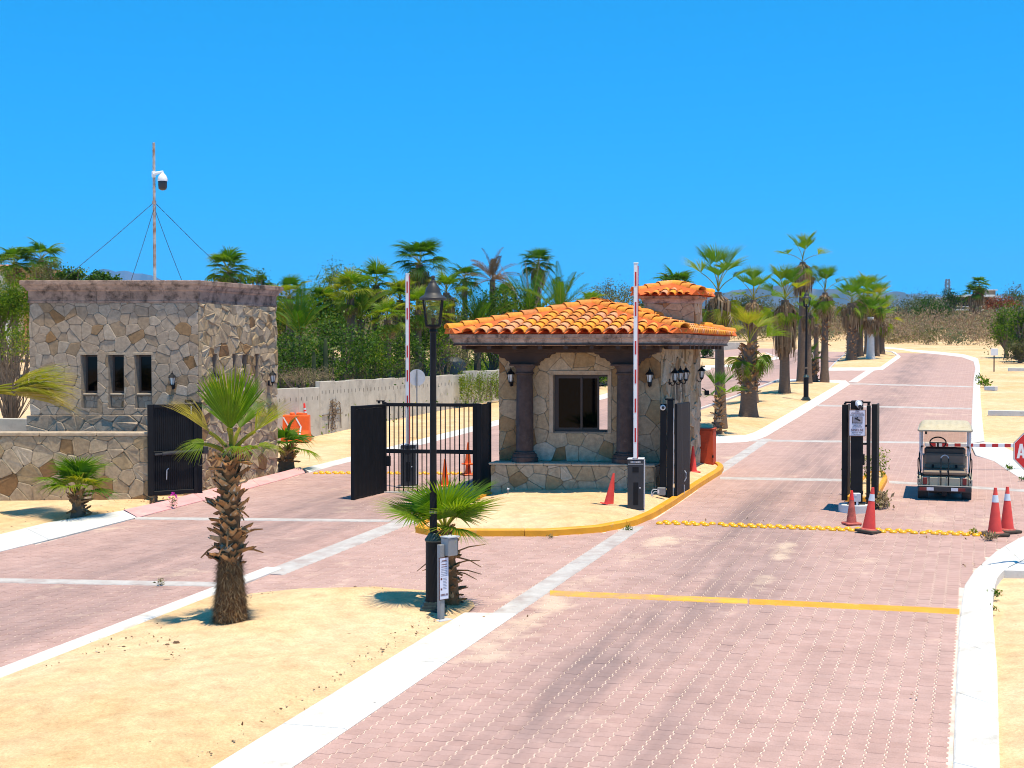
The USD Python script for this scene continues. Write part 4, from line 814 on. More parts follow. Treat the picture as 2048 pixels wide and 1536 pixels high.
def dome_cam(p0, r, label):
    t = thing('security_camera', label, 'camera', p0)
    part(t, 'housing', lathe([(r * .9, -.02), (r, .0), (r, .035), (r * .7, .07), (.01, .085)], (0, 0, 0), 16), 'white_plastic', smooth=40, own=True) if False else None
    e = np.array([0, -1.0, 0]); k = np.arange(18) * 2 * math.pi / 18
    def disc(rs, ys):
        V = np.vstack([np.c_[p0[0] + rr * np.cos(k), np.full(18, p0[1] - yy), p0[2] + rr * np.sin(k)] for rr, yy in zip(rs, ys)] + [[[p0[0], p0[1] - ys[-1], p0[2]]]]); F = []
        for a in range(len(rs) - 1):
            for j in range(18): F += [[a * 18 + j, a * 18 + (j + 1) % 18, (a + 1) * 18 + (j + 1) % 18], [a * 18 + j, (a + 1) * 18 + (j + 1) % 18, (a + 1) * 18 + j]]
        F += [[(len(rs) - 1) * 18 + j, (len(rs) - 1) * 18 + (j + 1) % 18, len(rs) * 18] for j in range(18)]
        return V, np.array(F)
    part(t, 'housing', disc([r, r, r * .82, r * .62], [0, .04, .07, .072]), 'white_plastic', smooth=40)
    part(t, 'lens_dome', disc([r * .56, r * .5, r * .3], [.074, .10, .122]), 'black_plastic', smooth=40)
    return t
dome_cam(P(1325.5, 815, 31.25), .066, 'white dome camera on the gate post by the gatehouse corner')
jb = thing('junction_box', 'grey junction box with two bent conduits below the gatehouse gate post', 'electrical box', P(1324, 990, 31.1))
F7, l7 = span(1316, 31.05, 1332, 31.0); za, zbx = P(1324, 990, 31)[2], P(1324, 975, 31)[2]
part(jb, 'box', F7.box(0, l7, -.07, .03, za, zbx, .012), 'grey_metal'); part(jb, 'label_plate', F7.box(.0 + .01, .05, -.074, -.071, za + .04, zbx - .05), 'white_plastic')
for k, s in enumerate((.0, .05)):
    part(jb, 'conduit', tube(F7(np.array([[0, -.02, zbx - .05 - s], [-.10 + s * .6, -.02, zbx - .05 - s], [-.14 + s * .6, -.02, zbx - .10 - s], [-.15 + s * .6, -.02, za - .2]])), .013, 6), 'pale_metal', smooth=40)

# ------------------------------------------------------------------ sign post gate on the right
sg = thing('gate_post', 'dark steel gate post with two narrow folded leaves on a round concrete foot', 'gate post', (*P(1712, 700, 29.5)[:2], float(gz(*P(1712, 700, 29.5)[:2]))))
c = P(1712, 700, 29.55); gg = float(gz(c[0], c[1])); K = Fr((c[0], c[1]), (math.cos(.3), -math.sin(.3)), (math.sin(.3), math.cos(.3))); m_ = 29.5 / 2650
K = Fr((c[0], c[1]), (1, 0), (.3, .95))
zof = lambda py, D=29.5: P(1712, py, D)[2]
part(sg, 'concrete_foot', lathe([(.36, -.15), (.36, .16), (.345, .175)], (c[0], c[1] , gg), 28), 'concrete', smooth=40)
X = lambda px: (px - 1712) * m_
part(sg, 'post', K.box(X(1703), X(1727), -.12, .12, gg + .176, zof(801), .012), 'black_metal')
part(sg, 'base_plate', K.box(X(1697), X(1733), -.2, .2, gg + .178, gg + .20, .004), 'black_metal')
part(sg, 'cross_bar', K.box(X(1690), X(1742), -.03, .03, zof(806.5), zof(803), .006), 'black_metal')
part(sg, 'stile', K.box(X(1734.5), X(1742.5), -.06, .04, gg + .08, zof(811), .008), 'black_metal')
for px in (1691, 1738): part(sg, 'pivot', tube(K(np.array([[X(px), 0, zof(811)], [X(px), 0, zof(806)]])), .03, 8), 'black_metal')
for k, py in enumerate((850, 886)): part(sg, 'bracket', K.box(X(1727) + .003, X(1734.5) - .003, -.03, .03, zof(py + 4), zof(py), .004), 'black_metal')
for a, b, top, bot, dy in ((1685, 1697, 809, 1001, -.02), (1744, 1755.5, 808.5, 998, .1)):
    Fk = Fr(K(np.array([[X(a), dy, 0]]))[0][:2], (.42, .9), (-.9, .42)); ln = .95 if a < 1700 else 1.0
    Fk = Fr(K(np.array([[X(a), dy, 0]]))[0][:2], (math.sin(.36), math.cos(.36)) if a < 1700 else (math.sin(.36), math.cos(.36)), (-math.cos(.36), math.sin(.36)))
    wv = (b - a) * m_
    lf = part(sg, 'leaf', K.box(X(a), X(b), dy - .03, dy + .03, zof(bot), zof(top), .01), 'black_metal')
    part(lf, 'panel', Fk.box(.06, ln, -wv * .6, -wv * .3, zof(bot) + .05, zof(top) - .02, .008), 'black_metal')
part(sg, 'lock_box', K.box(X(1727) + .003, X(1731), -.08, .02, zof(930), zof(908), .008), 'black_metal')
bx_ = thing('junction_box', 'pale blue grey box at the foot of the sign post', 'electrical box', P(1715, 1004, 29.2))
K2 = Fr(P(1715, 700, 29.3)[:2], (1, 0), (0, 1)); part(bx_, 'box', K2.box(-.085, .085, -.06, .06, zof(1003, 29.3), zof(986, 29.3), .014), 'pale_metal')
part(bx_, 'sticker', K2.box(-.06, -.01, -.066, -.062, zof(991, 29.3), zof(987, 29.3)), 'white_plastic'); part(bx_, 'pipe', tube(np.array([[K2.o[0] + .01, K2.o[1] - .02, gg + .17], [K2.o[0] + .01, K2.o[1] - .02, zof(1001, 29.3)]]), .025, 8), 'white_plastic')
SG = Fr(P(1715, 700, 29.38)[:2], (1, 0), (0, 1)); sz0, sz1 = zof(871.5, 29.38), zof(820.5, 29.38); sw2 = .188
sign = thing('surveillance_sign', 'white surveillance notice with brown border on the dark gate post', 'sign', (*SG.o[:2], sz0))
part(sign, 'board', SG.box(-sw2, sw2, -.012, .0, sz0 - .012, sz1 + .012, .004), 'brown_edge')
fc = part(sign, 'sign_face', SG.box(-sw2 + .018, sw2 - .018, -.0165, -.0125, sz0 + .004, sz1 - .004), 'sign_blue_white')
def words_(parent, text, fr, cx, z, h, y, mat, bold=True, width=None):
    m = meshkit.text_mesh(text, h, .002, bold); v = np.array(m.vertices); w = v[:, 0].max() - v[:, 0].min(); s = min(1.0, width / w) if width else 1.0
    q = np.c_[cx + (v[:, 0] - v[:, 0].min() - w / 2) * s, np.full(len(v), y) - v[:, 2], z + v[:, 1]]
    part(parent, 'lettering', (fr(q), np.array(m.faces)), mat)
sh_ = sz1 - sz0
for text, t, h, mat, wd in (('ZONA', .045, .020, 'brown_ink', .10), ('VIDEOVIGILADA', .12, .024, 'brown_ink', .27), ('LAS 24 HORAS', .195, .032, 'ink', .31), ('EN COMUNICACIÓN', .535, .017, 'ink', .27), ('DIRECTA CON', .595, .017, 'ink', .19), ('LAS AUTORIDADES', .655, .017, 'ink', .26), ('SISELSE', .79, .05, 'brown_ink', .31), ('667-713-9620', .885, .022, 'ink', .23), ('www.siselse.com', .95, .014, 'ink', .22)):
    words_(fc, text, SG, 0, sz1 - t * sh_ - h * .3, h, -.017, mat, width=wd)
part(fc, 'picture', SG.box(-.115, .115, -.0185, -.0168, sz1 - .50 * sh_, sz1 - .245 * sh_), 'ink'); part(fc, 'picture', SG.box(-.103, .103, -.0205, -.0187, sz1 - .488 * sh_, sz1 - .257 * sh_), 'photo_grey')
pz = sz1 - .37 * sh_; ic = MB()
for ring in ([(-.06, .02), (-.045, .05), (.06, .0), (.045, -.035)], [(.04, .003), (.075, -.016), (.066, -.04), (.034, -.03)], [(-.012, .03), (.012, .03), (.012, .066), (-.012, .066)], [(-.03, .062), (.04, .062), (.04, .07), (-.03, .07)]):
    r = np.array(ring); ic.add(SG(np.c_[r[:, 0], np.full(4, -.0212), pz + r[:, 1]]), [[0, 1, 2, 3]])
part(fc, 'camera_symbol', ic, 'ink')
cm = thing('security_camera', 'white bullet camera on the dark post above the surveillance sign', 'camera', P(1716, 808, 29.4)); q = P(1717, 807, 29.42)
part(cm, 'mount', tube(np.array([q + [0, .02, 0], q + [0, -.05, 0]]), .075, 18), 'white_plastic', smooth=40)
part(cm, 'body', tube(np.array([q + [-.005, -.03, .0], q + [-.03, -.24, -.06]]), [.05, .05], 14), 'white_plastic', smooth=40); part(cm, 'lens', tube(np.array([q + [-.0305, -.245, -.0615], q + [-.033, -.265, -.067]]), .043, 14), 'black_plastic')
part(cm, 'cable', tube(np.array([q + [.03, -.05, -.03], q + [.035, -.06, -.10], q + [.03, -.02, -.14]]), .008, 5), 'white_plastic')

# ------------------------------------------------------------------ barriers
def barrier(px, D, py_top, py_base, stripes, label, cab=(.36, .30, 1.12), text=None, foot=0, right=True):
    c = P(px, 700, D); g0 = float(gz(c[0], c[1])) + foot; zt_ = P(px, py_top, D)[2]
    t = thing('barrier', label, 'boom barrier', (c[0], c[1], g0), 'boom barriers'); B_ = Fr(c[:2], (1, 0), (.15, .99)); w, d, h = cab
    cb = part(t, 'cabinet', B_.box(-w / 2, w / 2, -d / 2, d / 2, g0, g0 + h, .025), 'charcoal_metal')
    part(cb, 'top_plate', B_.box(-w / 2 - .006, w / 2 + .012, -d / 2 - .004, d / 2 + .006, g0 + h + .002, g0 + h + .035, .012), 'pale_metal')
    part(cb, 'side_trim', B_.box(w / 2 + .002, w / 2 + .016, -d / 2 + .01, d / 2 - .01, g0 + .04, g0 + h - .01), 'pale_metal')
    part(cb, 'seam', B_.box(-w / 2 + .012, w / 2 - .012, -d / 2 - .004, -d / 2 - .001, g0 + h - .10, g0 + h - .09), 'pale_metal')
    part(cb, 'recess', B_.box(-.05, .06, -d / 2 - .004, -d / 2 - .001, g0 + .12, g0 + .62), 'black_metal'); part(cb, 'recess', B_.box(-.07, .07, -d / 2 - .004, -d / 2 - .001, g0 + .84, g0 + .96), 'black_metal')
    part(cb, 'lock', tube(B_(np.array([[.10, -d / 2, g0 + .5], [.10, -d / 2 - .01, g0 + .5]])), .016, 10), 'white_plastic')
    part(cb, 'foot_plate', B_.box(-w / 2 - .12, w / 2 + .02, -d / 2 - .06, d / 2 + .05, g0 - .03, g0 - .002, .006), 'strip_concrete')
    if text: words_(cb, text, B_, .0, g0 + h - .068, .038, -d / 2 - .002, 'white_plastic', width=.21)
    arm = part(t, 'boom_arm', B_.box(-.05, .035, -d / 2 - .02, -d / 2 + .03, g0 + h - (.0 if foot else .1) + .036, zt_, .008), 'white_paint')
    if right: part(arm, 'rubber_edge', B_.box(.0365, .055, -d / 2 - .015, -d / 2 + .025, g0 + h + .04, zt_ - .05), 'red_paint')
    part(arm, 'end_cap', B_.box(-.055, .055, -d / 2 - .025, -d / 2 + .035, zt_ + .001, zt_ + .02, .004), 'white_plastic')
    for a, b in stripes: part(arm, 'red_stripe', B_.box(-.022, .012, -d / 2 - .0245, -d / 2 - .021, P(px, b, D - .15)[2], P(px, a, D - .15)[2]), 'red_paint')
    return t
barrier(1272.5, 29.4, 528, 1032, [(544, 572), (604, 632), (682, 709), (739, 767), (797, 825), (856, 884)], 'white boom barrier raised upright beside the red cone on the gatehouse island', text='HIKVISION', foot=.13)
barrier(818, 34.4, 549, 980, [(563, 586), (616, 639), (691, 715), (740, 763), (791, 814)], 'white boom barrier raised upright behind the barred centre gate', cab=(.40, .3, 1.05), foot=.05)
ab = thing('barrier', 'red and white boom arm lowered across the lane behind the golf cart', 'boom barrier', P(2140, 947, 36.3))
a0, a1 = P(1850, 886, 36.6), P(2140, 895.5, 36.0); AF = Fr(a0[:2], (a1 - a0)[:2] / np.linalg.norm((a1 - a0)[:2]), (0, 1)); al = float(np.linalg.norm((a1 - a0)[:2])); az = (a0[2] + a1[2]) / 2
part(ab, 'boom_arm', AF.box(0, al, -.02, .02, az - .05, az + .05, .008), 'white_paint')
k = 0
while .12 + k * .33 < al - .2:
    part(ab, 'red_stripe', AF.box(.12 + k * .33, .12 + k * .33 + .16, -.024, -.0205, az - .047, az + .047), 'red_paint'); k += 1
cg = float(gz(*a1[:2])); part(ab, 'cabinet', AF.box(al - .1, al + .3, .03, .36, cg, cg + 1.05, .02), 'charcoal_metal')

# ------------------------------------------------------------------ traffic cones
def cone(px, py, h, kind, label, lean=(0, 0), group='traffic cones by the barriers', rot=.2):
    x, y = G(px, py); D = y; dz = .13 if kind[-1] == 'i' else 0.012; kind = kind.rstrip('i'); y += .0; z0 = float(gz(x, y)) + dz
    t = thing('traffic_cone', label, 'traffic cone', (x, y, z0), group)
    def sh(m):
        v, f = m[0], m[1]; q = v.copy(); q[:, 0] += lean[0] * v[:, 2]; q[:, 1] += lean[1] * v[:, 2]; q[:, 2] += -lean[0] * v[:, 0] * .9; return q + [x, y, z0], f
    mats = {'collar': ('rubber', 'cone_red'), 'faded': ('cone_faded', 'cone_faded'), 'orange': ('cone_orange', 'cone_orange'), 'plain': ('cone_red', 'cone_red')}[kind]
    R = .37 * h * .5; b = R * 1.22; ca, sa = math.cos(rot), math.sin(rot); Rz = np.array([[ca, sa], [-sa, ca]])
    q, f = W.box(-b, b, -b, b, 0, .05 * h + .01, .012); q = q.copy(); q[:, :2] = q[:, :2] @ Rz; part(t, 'base', sh((q, f)), mats[0])
    zb = .05 * h + .011; rr = lambda z: R * .80 - (R * .80 - .030 * h) * (z - zb) / (h - zb)
    if kind == 'collar':
        part(t, 'skirt_ring', sh(lathe([(R * .98, zb), (R * .92, zb + .02), (rr(zb) + .002, zb + .03)], n=24)), 'cone_faded', smooth=40)
    cuts = [zb] + ([h * .70, h * .85] if kind == 'collar' else [h * .72] if kind == 'faded' else []) + [h]
    for i, (a, c2) in enumerate(zip(cuts[:-1], cuts[1:])):
        m = 'reflective' if kind == 'collar' and i == 1 else 'cone_bright' if kind == 'faded' and i == 1 else mats[1]
        nm = 'reflective_collar' if m == 'reflective' else 'upper_sleeve' if m == 'cone_bright' else 'cone_body'
        g2 = .003 if nm != 'cone_body' else 0
        part(t, nm, sh(lathe([(rr(a) + g2, a), (rr(c2) + g2, c2), (rr(c2) * .7, c2 + .002)], n=24)), m, smooth=40)
    return t
cone(890, 974, .72, 'orange', 'bright orange cone behind the barred gate')
c2_ = cone(936, 951, .62, 'orange', 'lower orange cone of the stacked pair behind the barred gate')
x, y = G(936, 951); st2 = cone(936, 951, .62, 'orange', 'upper orange cone slipped over another behind the barred gate', rot=.5)
for p in (st2,):
    pr = stage.GetPrimAtPath(p); UsdGeom.Xformable(pr).GetOrderedXformOps()[0].Set(Gf.Vec3d(x, y, float(gz(x, y)) + .30))
cone(1217, 1023, .74, 'plaini', 'faded red cone without collar beside the barrier cabinet', (.16, 0))
cone(1386, 955, .72, 'plaini', 'dull red cone in the shade of the gatehouse side wall')
cone(1703, 1050, .72, 'faded', 'dirty faded cone with brighter top in front of the sign post')
cone(1737, 1066, .92, 'collar', 'tall leaning red cone with white collar on the yellow road studs', (.09, 0), rot=.75)
cone(1990, 1072, .95, 'collar', 'tall red cone with white collar at the right end of the yellow studs', rot=.1)
cone(2014, 1066, .92, 'collar', 'tall red cone with white collar just behind the end one at right', rot=.35)

# ------------------------------------------------------------------ rows of yellow road studs
def studs(p0, p1, label, pitch=.20, skip=()):
    a, b = G(*p0), G(*p1); L_ = np.linalg.norm(b - a); e = (b - a) / L_; n_ = np.array([-e[1], e[0]]); n = int(L_ / pitch)
    t = thing('road_studs', label, 'speed bump', (*a, float(gz(*a)))); rng = np.random.default_rng(3)
    for r in range(2):
        for k in range(n):
            c = a + e * ((k + .5 * r + .5) * pitch + rng.normal(0, .006)) + n_ * (r * .20 + rng.normal(0, .006)); z = float(gz(*c)) + .008
            if rng.random() < .04: continue
            R = .078; part(t, 'stud', lathe([(R, 0), (R, .012), (R * .93, .026), (R * .7, .044), (R * .35, .053), (.004, .056)], (c[0], c[1], z), 14), 'stud_yellow', smooth=50)
studs((1309, 1048), (2024, 1075), 'double row of yellow dome studs across the right lane')
studs((624, 948), (990, 950), 'double row of yellow dome studs across the left lane behind the gates')

# ------------------------------------------------------------------ street lamps
def street_lamp(at, label):
    x, y, z = at; t = thing('street_lamp', label, 'street lamp', at, 'cast iron street lamps'); h = 5.12
    part(t, 'base', MB().tm(lathe([(.28, -.05), (.28, .05), (.235, .055)], at, 4, True)).tm(lathe([(.235, .056), (.235, .10), (.20, .105)], at, 4, True)).tm(lathe([(.20, .106), (.20, .15), (.16, .155)], at, 4, True)), 'green_bronze')
    V, F = lathe([(.13, .156), (.118, .22), (.118, 1.06), (.125, 1.07)], at, 24)
    part(t, 'lower_column', (V, F), 'black_metal', smooth=25)
    part(t, 'collar', lathe([(.125, 1.071), (.135, 1.09), (.128, 1.11), (.085, 1.17), (.08, 1.19), (.07, 1.20)], at, 20), 'green_bronze', smooth=35)
    part(t, 'pole', lathe([(.056, 1.201), (.046, h - .86)], at, 14), 'black_metal', smooth=40)
    part(t, 'ring', lathe([(.058, 1.50), (.064, 1.51), (.058, 1.53)], at, 14), 'cap_stone')
    part(t, 'neck', lathe([(.046, h - .859), (.06, h - .84), (.05, h - .80), (.09, h - .775), (.12, h - .765)], at, 14), 'black_metal', smooth=40)
    zb, zt = h - .763, h - .36; rb, rt = .142, .20
    cg = part(t, 'cage', lathe([(rb * 1.1, zb), (rb * 1.1, zb + .03)], at, 4, True), 'black_metal')
    for k in range(4):
        an = (k + .5) * math.pi / 2; part(cg, 'bar', tube([np.array(at) + [rb * math.cos(an), rb * math.sin(an), zb + .03], np.array(at) + [rt * math.cos(an), rt * math.sin(an), zt]], .017, 6), 'black_metal')
    part(t, 'lamp_glass', lathe([(rb * .93, zb + .032), (rt * .93, zt - .002)], at, 4, True), 'clear_pane')
    part(t, 'lamp_socket', lathe([(.02, zb + .03), (.03, zb + .10), (.03, zb + .13)], at, 10), 'black_metal')
    part(t, 'lamp_cap', lathe([(.205, zt), (.208, zt + .03), (.205, zt + .035), (.19, zt + .05), (.135, zt + .085), (.12, zt + .12), (.105, zt + .19), (.065, zt + .24), (.045, zt + .27), (.05, zt + .285), (.028, zt + .30), (.024, zt + .33), (.036, zt + .345), (.03, zt + .365), (.006, zt + .38)], at, 20), 'charcoal_metal', smooth=35)
    return t
lx, ly = G(867, 1228); lamp = street_lamp((lx, ly, float(gz(lx, ly)) + .05), 'tall black lamp post in the near sand median')
lx, ly = G(1612, 803); copy(lamp, (lx, ly, float(gz(lx, ly)) + .05), 'far black lamp post standing among the median palms')

# ------------------------------------------------------------------ card reader post
rp = P(881, 700, 19.75); rg = float(gz(rp[0], rp[1])) + .03; an = math.radians(46); R_ = Fr(rp[:2], (math.sin(an), math.cos(an)), (-math.cos(an), math.sin(an)))   # x along the sign, -y... y to its back left
rd_ = thing('card_reader', 'grey card reader on a square post beside the near lamp post', 'card reader', (rp[0], rp[1], rg)); RZ = lambda py: P(881, py, 19.75)[2]
part(rd_, 'foot_plate', R_.box(-.13, .13, -.14, .14, rg - .03, rg + .012, .004), 'pale_metal'); part(rd_, 'concrete_pad', R_.box(-.16, .16, -.17, .17, rg - .12, rg - .031), 'strip_concrete')
part(rd_, 'post', R_.box(-.045, .045, -.04, .04, rg + .013, RZ(1089), .008), 'grey_metal')
part(rd_, 'reader_head', R_.box(.05, .24, -.12, .06, RZ(1112), RZ(1076), .012), 'grey_metal'); part(rd_, 'reader_face', R_.box(.242, .25, -.11, .05, RZ(1110), RZ(1078)), 'black_plastic'); part(rd_, 'hood', R_.box(.045, .27, -.128, .068, RZ(1076) + .002, RZ(1076) + .018), 'pale_metal')
S_ = Fr(R_(np.array([[0, .0, 0]]))[0][:2], R_.a[:2], R_.b[:2])
# the notice faces the driver on the left: it stands proud of the post on the side turned to the camera
ns = thing('notice_board', 'narrow white notice with brown border on the card reader post', 'sign', (rp[0], rp[1], RZ(1200)))
NB = Fr(rp[:2], (math.sin(an), math.cos(an)), (math.cos(an), -math.sin(an))); n0, n1 = RZ(1199), RZ(1114)
part(ns, 'board', NB.box(-.075, .115, .042, .05, n0, n1, .003), 'brown_edge'); nf = part(ns, 'sign_face', NB.box(-.063, .103, .0505, .054, n0 + .012, n1 - .012), 'sign_blue_white')
nh = n1 - n0
NW = Fr(rp[:2], (math.sin(an), math.cos(an)), (-math.cos(an), math.sin(an)))
for t_, w_, m_2, th_ in [(.07, .10, 'brown_ink', .012), (.10, .13, 'ink', .004), (.16, .11, 'brown_ink', .010), (.215, .11, 'brown_ink', .010), (.27, .12, 'ink', .004), (.31, .12, 'ink', .004), (.35, .12, 'ink', .004), (.39, .12, 'ink', .004), (.43, .12, 'ink', .004)]:
    part(nf, 'text_line', NB.box(.02 - w_ / 2, .02 + w_ / 2, .0545, .0555, n1 - t_ * nh - th_, n1 - t_ * nh), m_2)
for t_ in (.48, .72): part(nf, 'text_block', NB.box(-.05, -.02, .0545, .0555, n1 - t_ * nh - .03, n1 - t_ * nh), 'brown_ink')
for k in range(8): part(nf, 'text_line', NB.box(.0, .07, .0545, .0555, n1 - (.49 + k * .035) * nh - .004, n1 - (.49 + k * .035) * nh), 'ink')
words_(nf, 'SISELSE', NW, .02, n1 - .90 * nh, .026, -.055, 'brown_ink', width=.145)

# ------------------------------------------------------------------ golf cart
plain('cart_cream', (.36, .325, .24), .45, var=.08, scale=4, dirt=((.22, .19, .13), .34, 4)); plain('cart_seat', (.20, .145, .105), .65, var=.12, scale=5); plain('cart_roof', (.50, .43, .28), .6, var=.12, scale=5, dirt=((.36, .28, .14), .34, 6)); plain('tyre', (.022, .02, .019), .85, var=.2); plain('tail_red', (.18, .01, .012), .25)
cp = G(1889, 1001); cgz = float(gz(*cp)); C_ = Fr((cp[0], cp[1]), (math.cos(math.radians(18)), -math.sin(math.radians(18))), (math.sin(math.radians(18)), math.cos(math.radians(18))))
ct = thing('golf_cart', 'cream golf cart with tan seats and a canopy parked facing away', 'golf cart', (*cp, cgz)); B_ = lambda *a: (C_.box(*a[:4], a[4] + cgz, a[5] + cgz, *a[6:]))
rp_ = lambda pts: C_(np.asarray(pts, float)) + [0, 0, cgz]
def wheel(x0, x1, y, r=.235):
    v, f = lathe([(r * .62, 0), (r * .93, 0), (r, .03), (r, x1 - x0 - .03), (r * .93, x1 - x0), (r * .62, x1 - x0)], n=20); q = np.c_[x0 + v[:, 2], y + v[:, 0], r + v[:, 1]]
    w = part(ct, 'wheel', (rp_(q), f[:, ::-1]), 'tyre', smooth=40)
    v, f = lathe([(.02, -.004), (r * .3, .0), (r * .6, .02), (r * .615, .03)], n=16); q = np.c_[(x1 - v[:, 2]) if x0 > 0 else (x0 + v[:, 2]), y + v[:, 0], r + v[:, 1]]
    part(w, 'rim', (rp_(q), f), 'pale_metal')
for y in (.30, 1.95): wheel(-.60, -.38, y); wheel(.38, .60, y)
part(ct, 'axle', tube(rp_([[-.38, .30, .235], [.38, .30, .235]]), .035, 8), 'black_metal'); part(ct, 'underbody', B_(-.36, .36, .02, 2.2, .17, .34), 'black_metal')
bd = part(ct, 'body', B_(-.53, .53, .03, .55, .345, .57, .05), 'cart_cream')
for s in (-1, 1):
    fd = [(-.02, .36), (-.03, .50), (.05, .60), (.30, .64), (.56, .58), (.62, .44), (.62, .36), (.55, .36), (.52, .50), (.30, .54), (.08, .50), (.04, .36)]
    v, f = tri2d(Polygon(fd)); r = np.array(fd); k = len(r); i = np.arange(k); j = (i + 1) % k; xa, xb = s * .535, s * .615
    part(bd, 'fender', MB().add(rp_(np.c_[np.full(len(v), xb), v]), f).add(rp_(np.c_[np.full(len(v), xa), v]), f).add(rp_(np.vstack([np.c_[np.full(k, xa), r], np.c_[np.full(k, xb), r]])), np.c_[i, j, j + k, i + k]), 'cart_cream')
    part(bd, 'light_housing', B_(s * .44 - .085, s * .44 + .085, -.01, .028, .34, .555, .02), 'cart_cream'); part(bd, 'tail_light', B_(s * .44 - .045, s * .44 + .045, -.035, -.012, .37, .535, .012), 'tail_red')
part(bd, 'rear_panel', B_(-.34, .34, -.02, .028, .345, .54, .01), 'cart_cream')
bm = part(ct, 'bumper', B_(-.60, .60, -.14, -.05, .215, .335, .02), 'charcoal_metal')
part(bm, 'bumper_top', B_(-.59, .59, -.14, .0, .337, .352, .004), 'grey_metal')
for a, b, m in ((-.56, -.40, 'tail_red'), (-.40, -.24, 'reflective'), (.14, .30, 'reflective'), (.30, .46, 'tail_red')): part(bm, 'reflector', B_(a + .002, b - .002, -.1445, -.1405, .24, .315), m)
part(ct, 'rear_bench', B_(-.50, .50, -.02, .52, .60, .70, .04), 'cart_seat'); part(ct, 'rear_shelf', B_(-.49, .49, .05, .5, .572, .598), 'black_metal')
part(ct, 'rear_seat_back', B_(-.47, .47, .52, .62, .80, 1.06, .05), 'cart_seat'); part(ct, 'seat_gap', B_(-.47, .47, .54, .60, .71, .795, .02), 'cart_seat')
for x in (-.27, .26): part(ct, 'bracket', B_(x - .025, x + .025, .50, .518, .72, .80), 'black_metal')
part(ct, 'front_seat_back', B_(-.47, .47, .70, .80, .85, 1.21, .05), 'black_plastic'); part(ct, 'front_bench', B_(-.5, .5, .80, 1.30, .60, .72, .04), 'cart_seat'); part(ct, 'seat_box', B_(-.50, .50, .56, 1.30, .36, .595, .03), 'cart_cream')
part(ct, 'floor', B_(-.55, .55, 1.31, 1.85, .30, .36), 'black_metal'); part(ct, 'front_cowl', MB().tm(trimesh.convex.convex_hull(rp_([[x, y, z] for x in (-.52, .52) for y, z in ((1.86, .30), (1.86, .92), (1.98, .95), (2.42, .62), (2.45, .34))]))), 'cart_cream')
part(ct, 'dashboard', B_(-.5, .5, 1.74, 1.855, .84, .95, .03), 'black_plastic')
sw_c = rp_([[-.16, 1.42, 1.26]])[0]; ky = np.arange(25) * 2 * math.pi / 24; axs = (C_.b + np.array([0, 0, .9])); axs /= np.linalg.norm(axs)
part(ct, 'steering_wheel', tube(np.array([sw_c + .19 * (np.cos(a) * C_.a + np.sin(a) * axs) for a in ky]), .017, 8, False), 'black_plastic', smooth=50)
part(ct, 'steering_column', tube(np.array([sw_c, sw_c + (C_.b * .42 - np.array([0, 0, .38]))]), .022, 8), 'black_metal'); part(ct, 'steering_spoke', tube(np.array([sw_c - .18 * C_.a, sw_c, sw_c + .18 * C_.a]), .014, 6), 'black_plastic')
# canopy with shallow ribs
xs, ys = np.linspace(-.60, .60, 33), np.linspace(.02, 2.12, 15); XX, YY = np.meshgrid(xs, ys, indexing='ij'); rib = .022 * np.cos(XX * 2 * math.pi / .30) ** 6
ZZ = 1.655 + .10 * np.clip((YY - .02) / .5, 0, 1) * (1 - (np.abs(XX) / .6) ** 14) + .028 * np.clip((YY - .02) / 2.1, 0, 1) + rib * (1 - (XX / .6) ** 8) * np.sin(np.clip((YY - .2) / 1.7, 0, 1) * math.pi) ** .5
ZZ = np.nan_to_num(ZZ, nan=1.66); n1_, n2_ = XX.shape; i = (np.arange(n1_ - 1)[:, None] * n2_ + np.arange(n2_ - 1)[None]).ravel(); FF = np.c_[i, i + n2_, i + n2_ + 1, i + 1]
part(ct, 'canopy', (rp_(np.c_[XX.ravel(), YY.ravel(), ZZ.ravel()]), np.vstack([FF[:, [0, 1, 2]], FF[:, [0, 2, 3]]])), 'cart_roof', smooth=True)
part(ct, 'canopy_edge', MB().add(*B_(-.61, .61, .0, .03, 1.615, 1.66, .01)).add(*B_(-.61, .61, 2.10, 2.13, 1.64, 1.69, .01)).add(*B_(-.615, -.585, .03, 2.10, 1.62, 1.67)).add(*B_(.585, .615, .03, 2.10, 1.62, 1.67)), 'cart_cream')
part(ct, 'canopy_lining', B_(-.58, .58, .05, 2.08, 1.61, 1.625), 'cart_seat')
for s in (-1, 1):
    part(ct, 'rear_strut', tube(rp_([[s * .56, .06, 1.61], [s * .56, .06, 1.15], [s * .53, .10, 1.06]]), .017, 8), 'pale_metal', smooth=40)
    part(ct, 'middle_strut', tube(rp_([[s * .54, .68, 1.61], [s * .54, .66, .62]]), .016, 8), 'pale_metal'); part(ct, 'front_strut', tube(rp_([[s * .53, 1.86, 1.62], [s * .54, 1.98, .90]]), .017, 8), 'pale_metal')
    part(ct, 'arm_rail', tube(rp_([[s * .50, .70, 1.22], [s * .54, .58, 1.22], [s * .57, .30, 1.10], [s * .57, .06, 1.02], [s * .55, .04, .70], [s * .53, .05, .58]]), .017, 8), 'black_metal', smooth=40)
    part(ct, 'side_rail', tube(rp_([[s * .58, .40, .98], [s * .60, .08, .95], [s * .60, .0, .80], [s * .57, -.02, .42]]), .014, 8), 'black_metal', smooth=40)
part(ct, 'windscreen', MB().add(rp_([[-.5, 1.87, 1.60], [.5, 1.87, 1.60], [.51, 1.97, .97], [-.51, 1.97, .97]]), [[0, 1, 2, 3]]).add(rp_([[-.5, 1.875, 1.60], [.5, 1.875, 1.60], [.51, 1.975, .97], [-.51, 1.975, .97]]), [[3, 2, 1, 0]]), 'clear_pane')
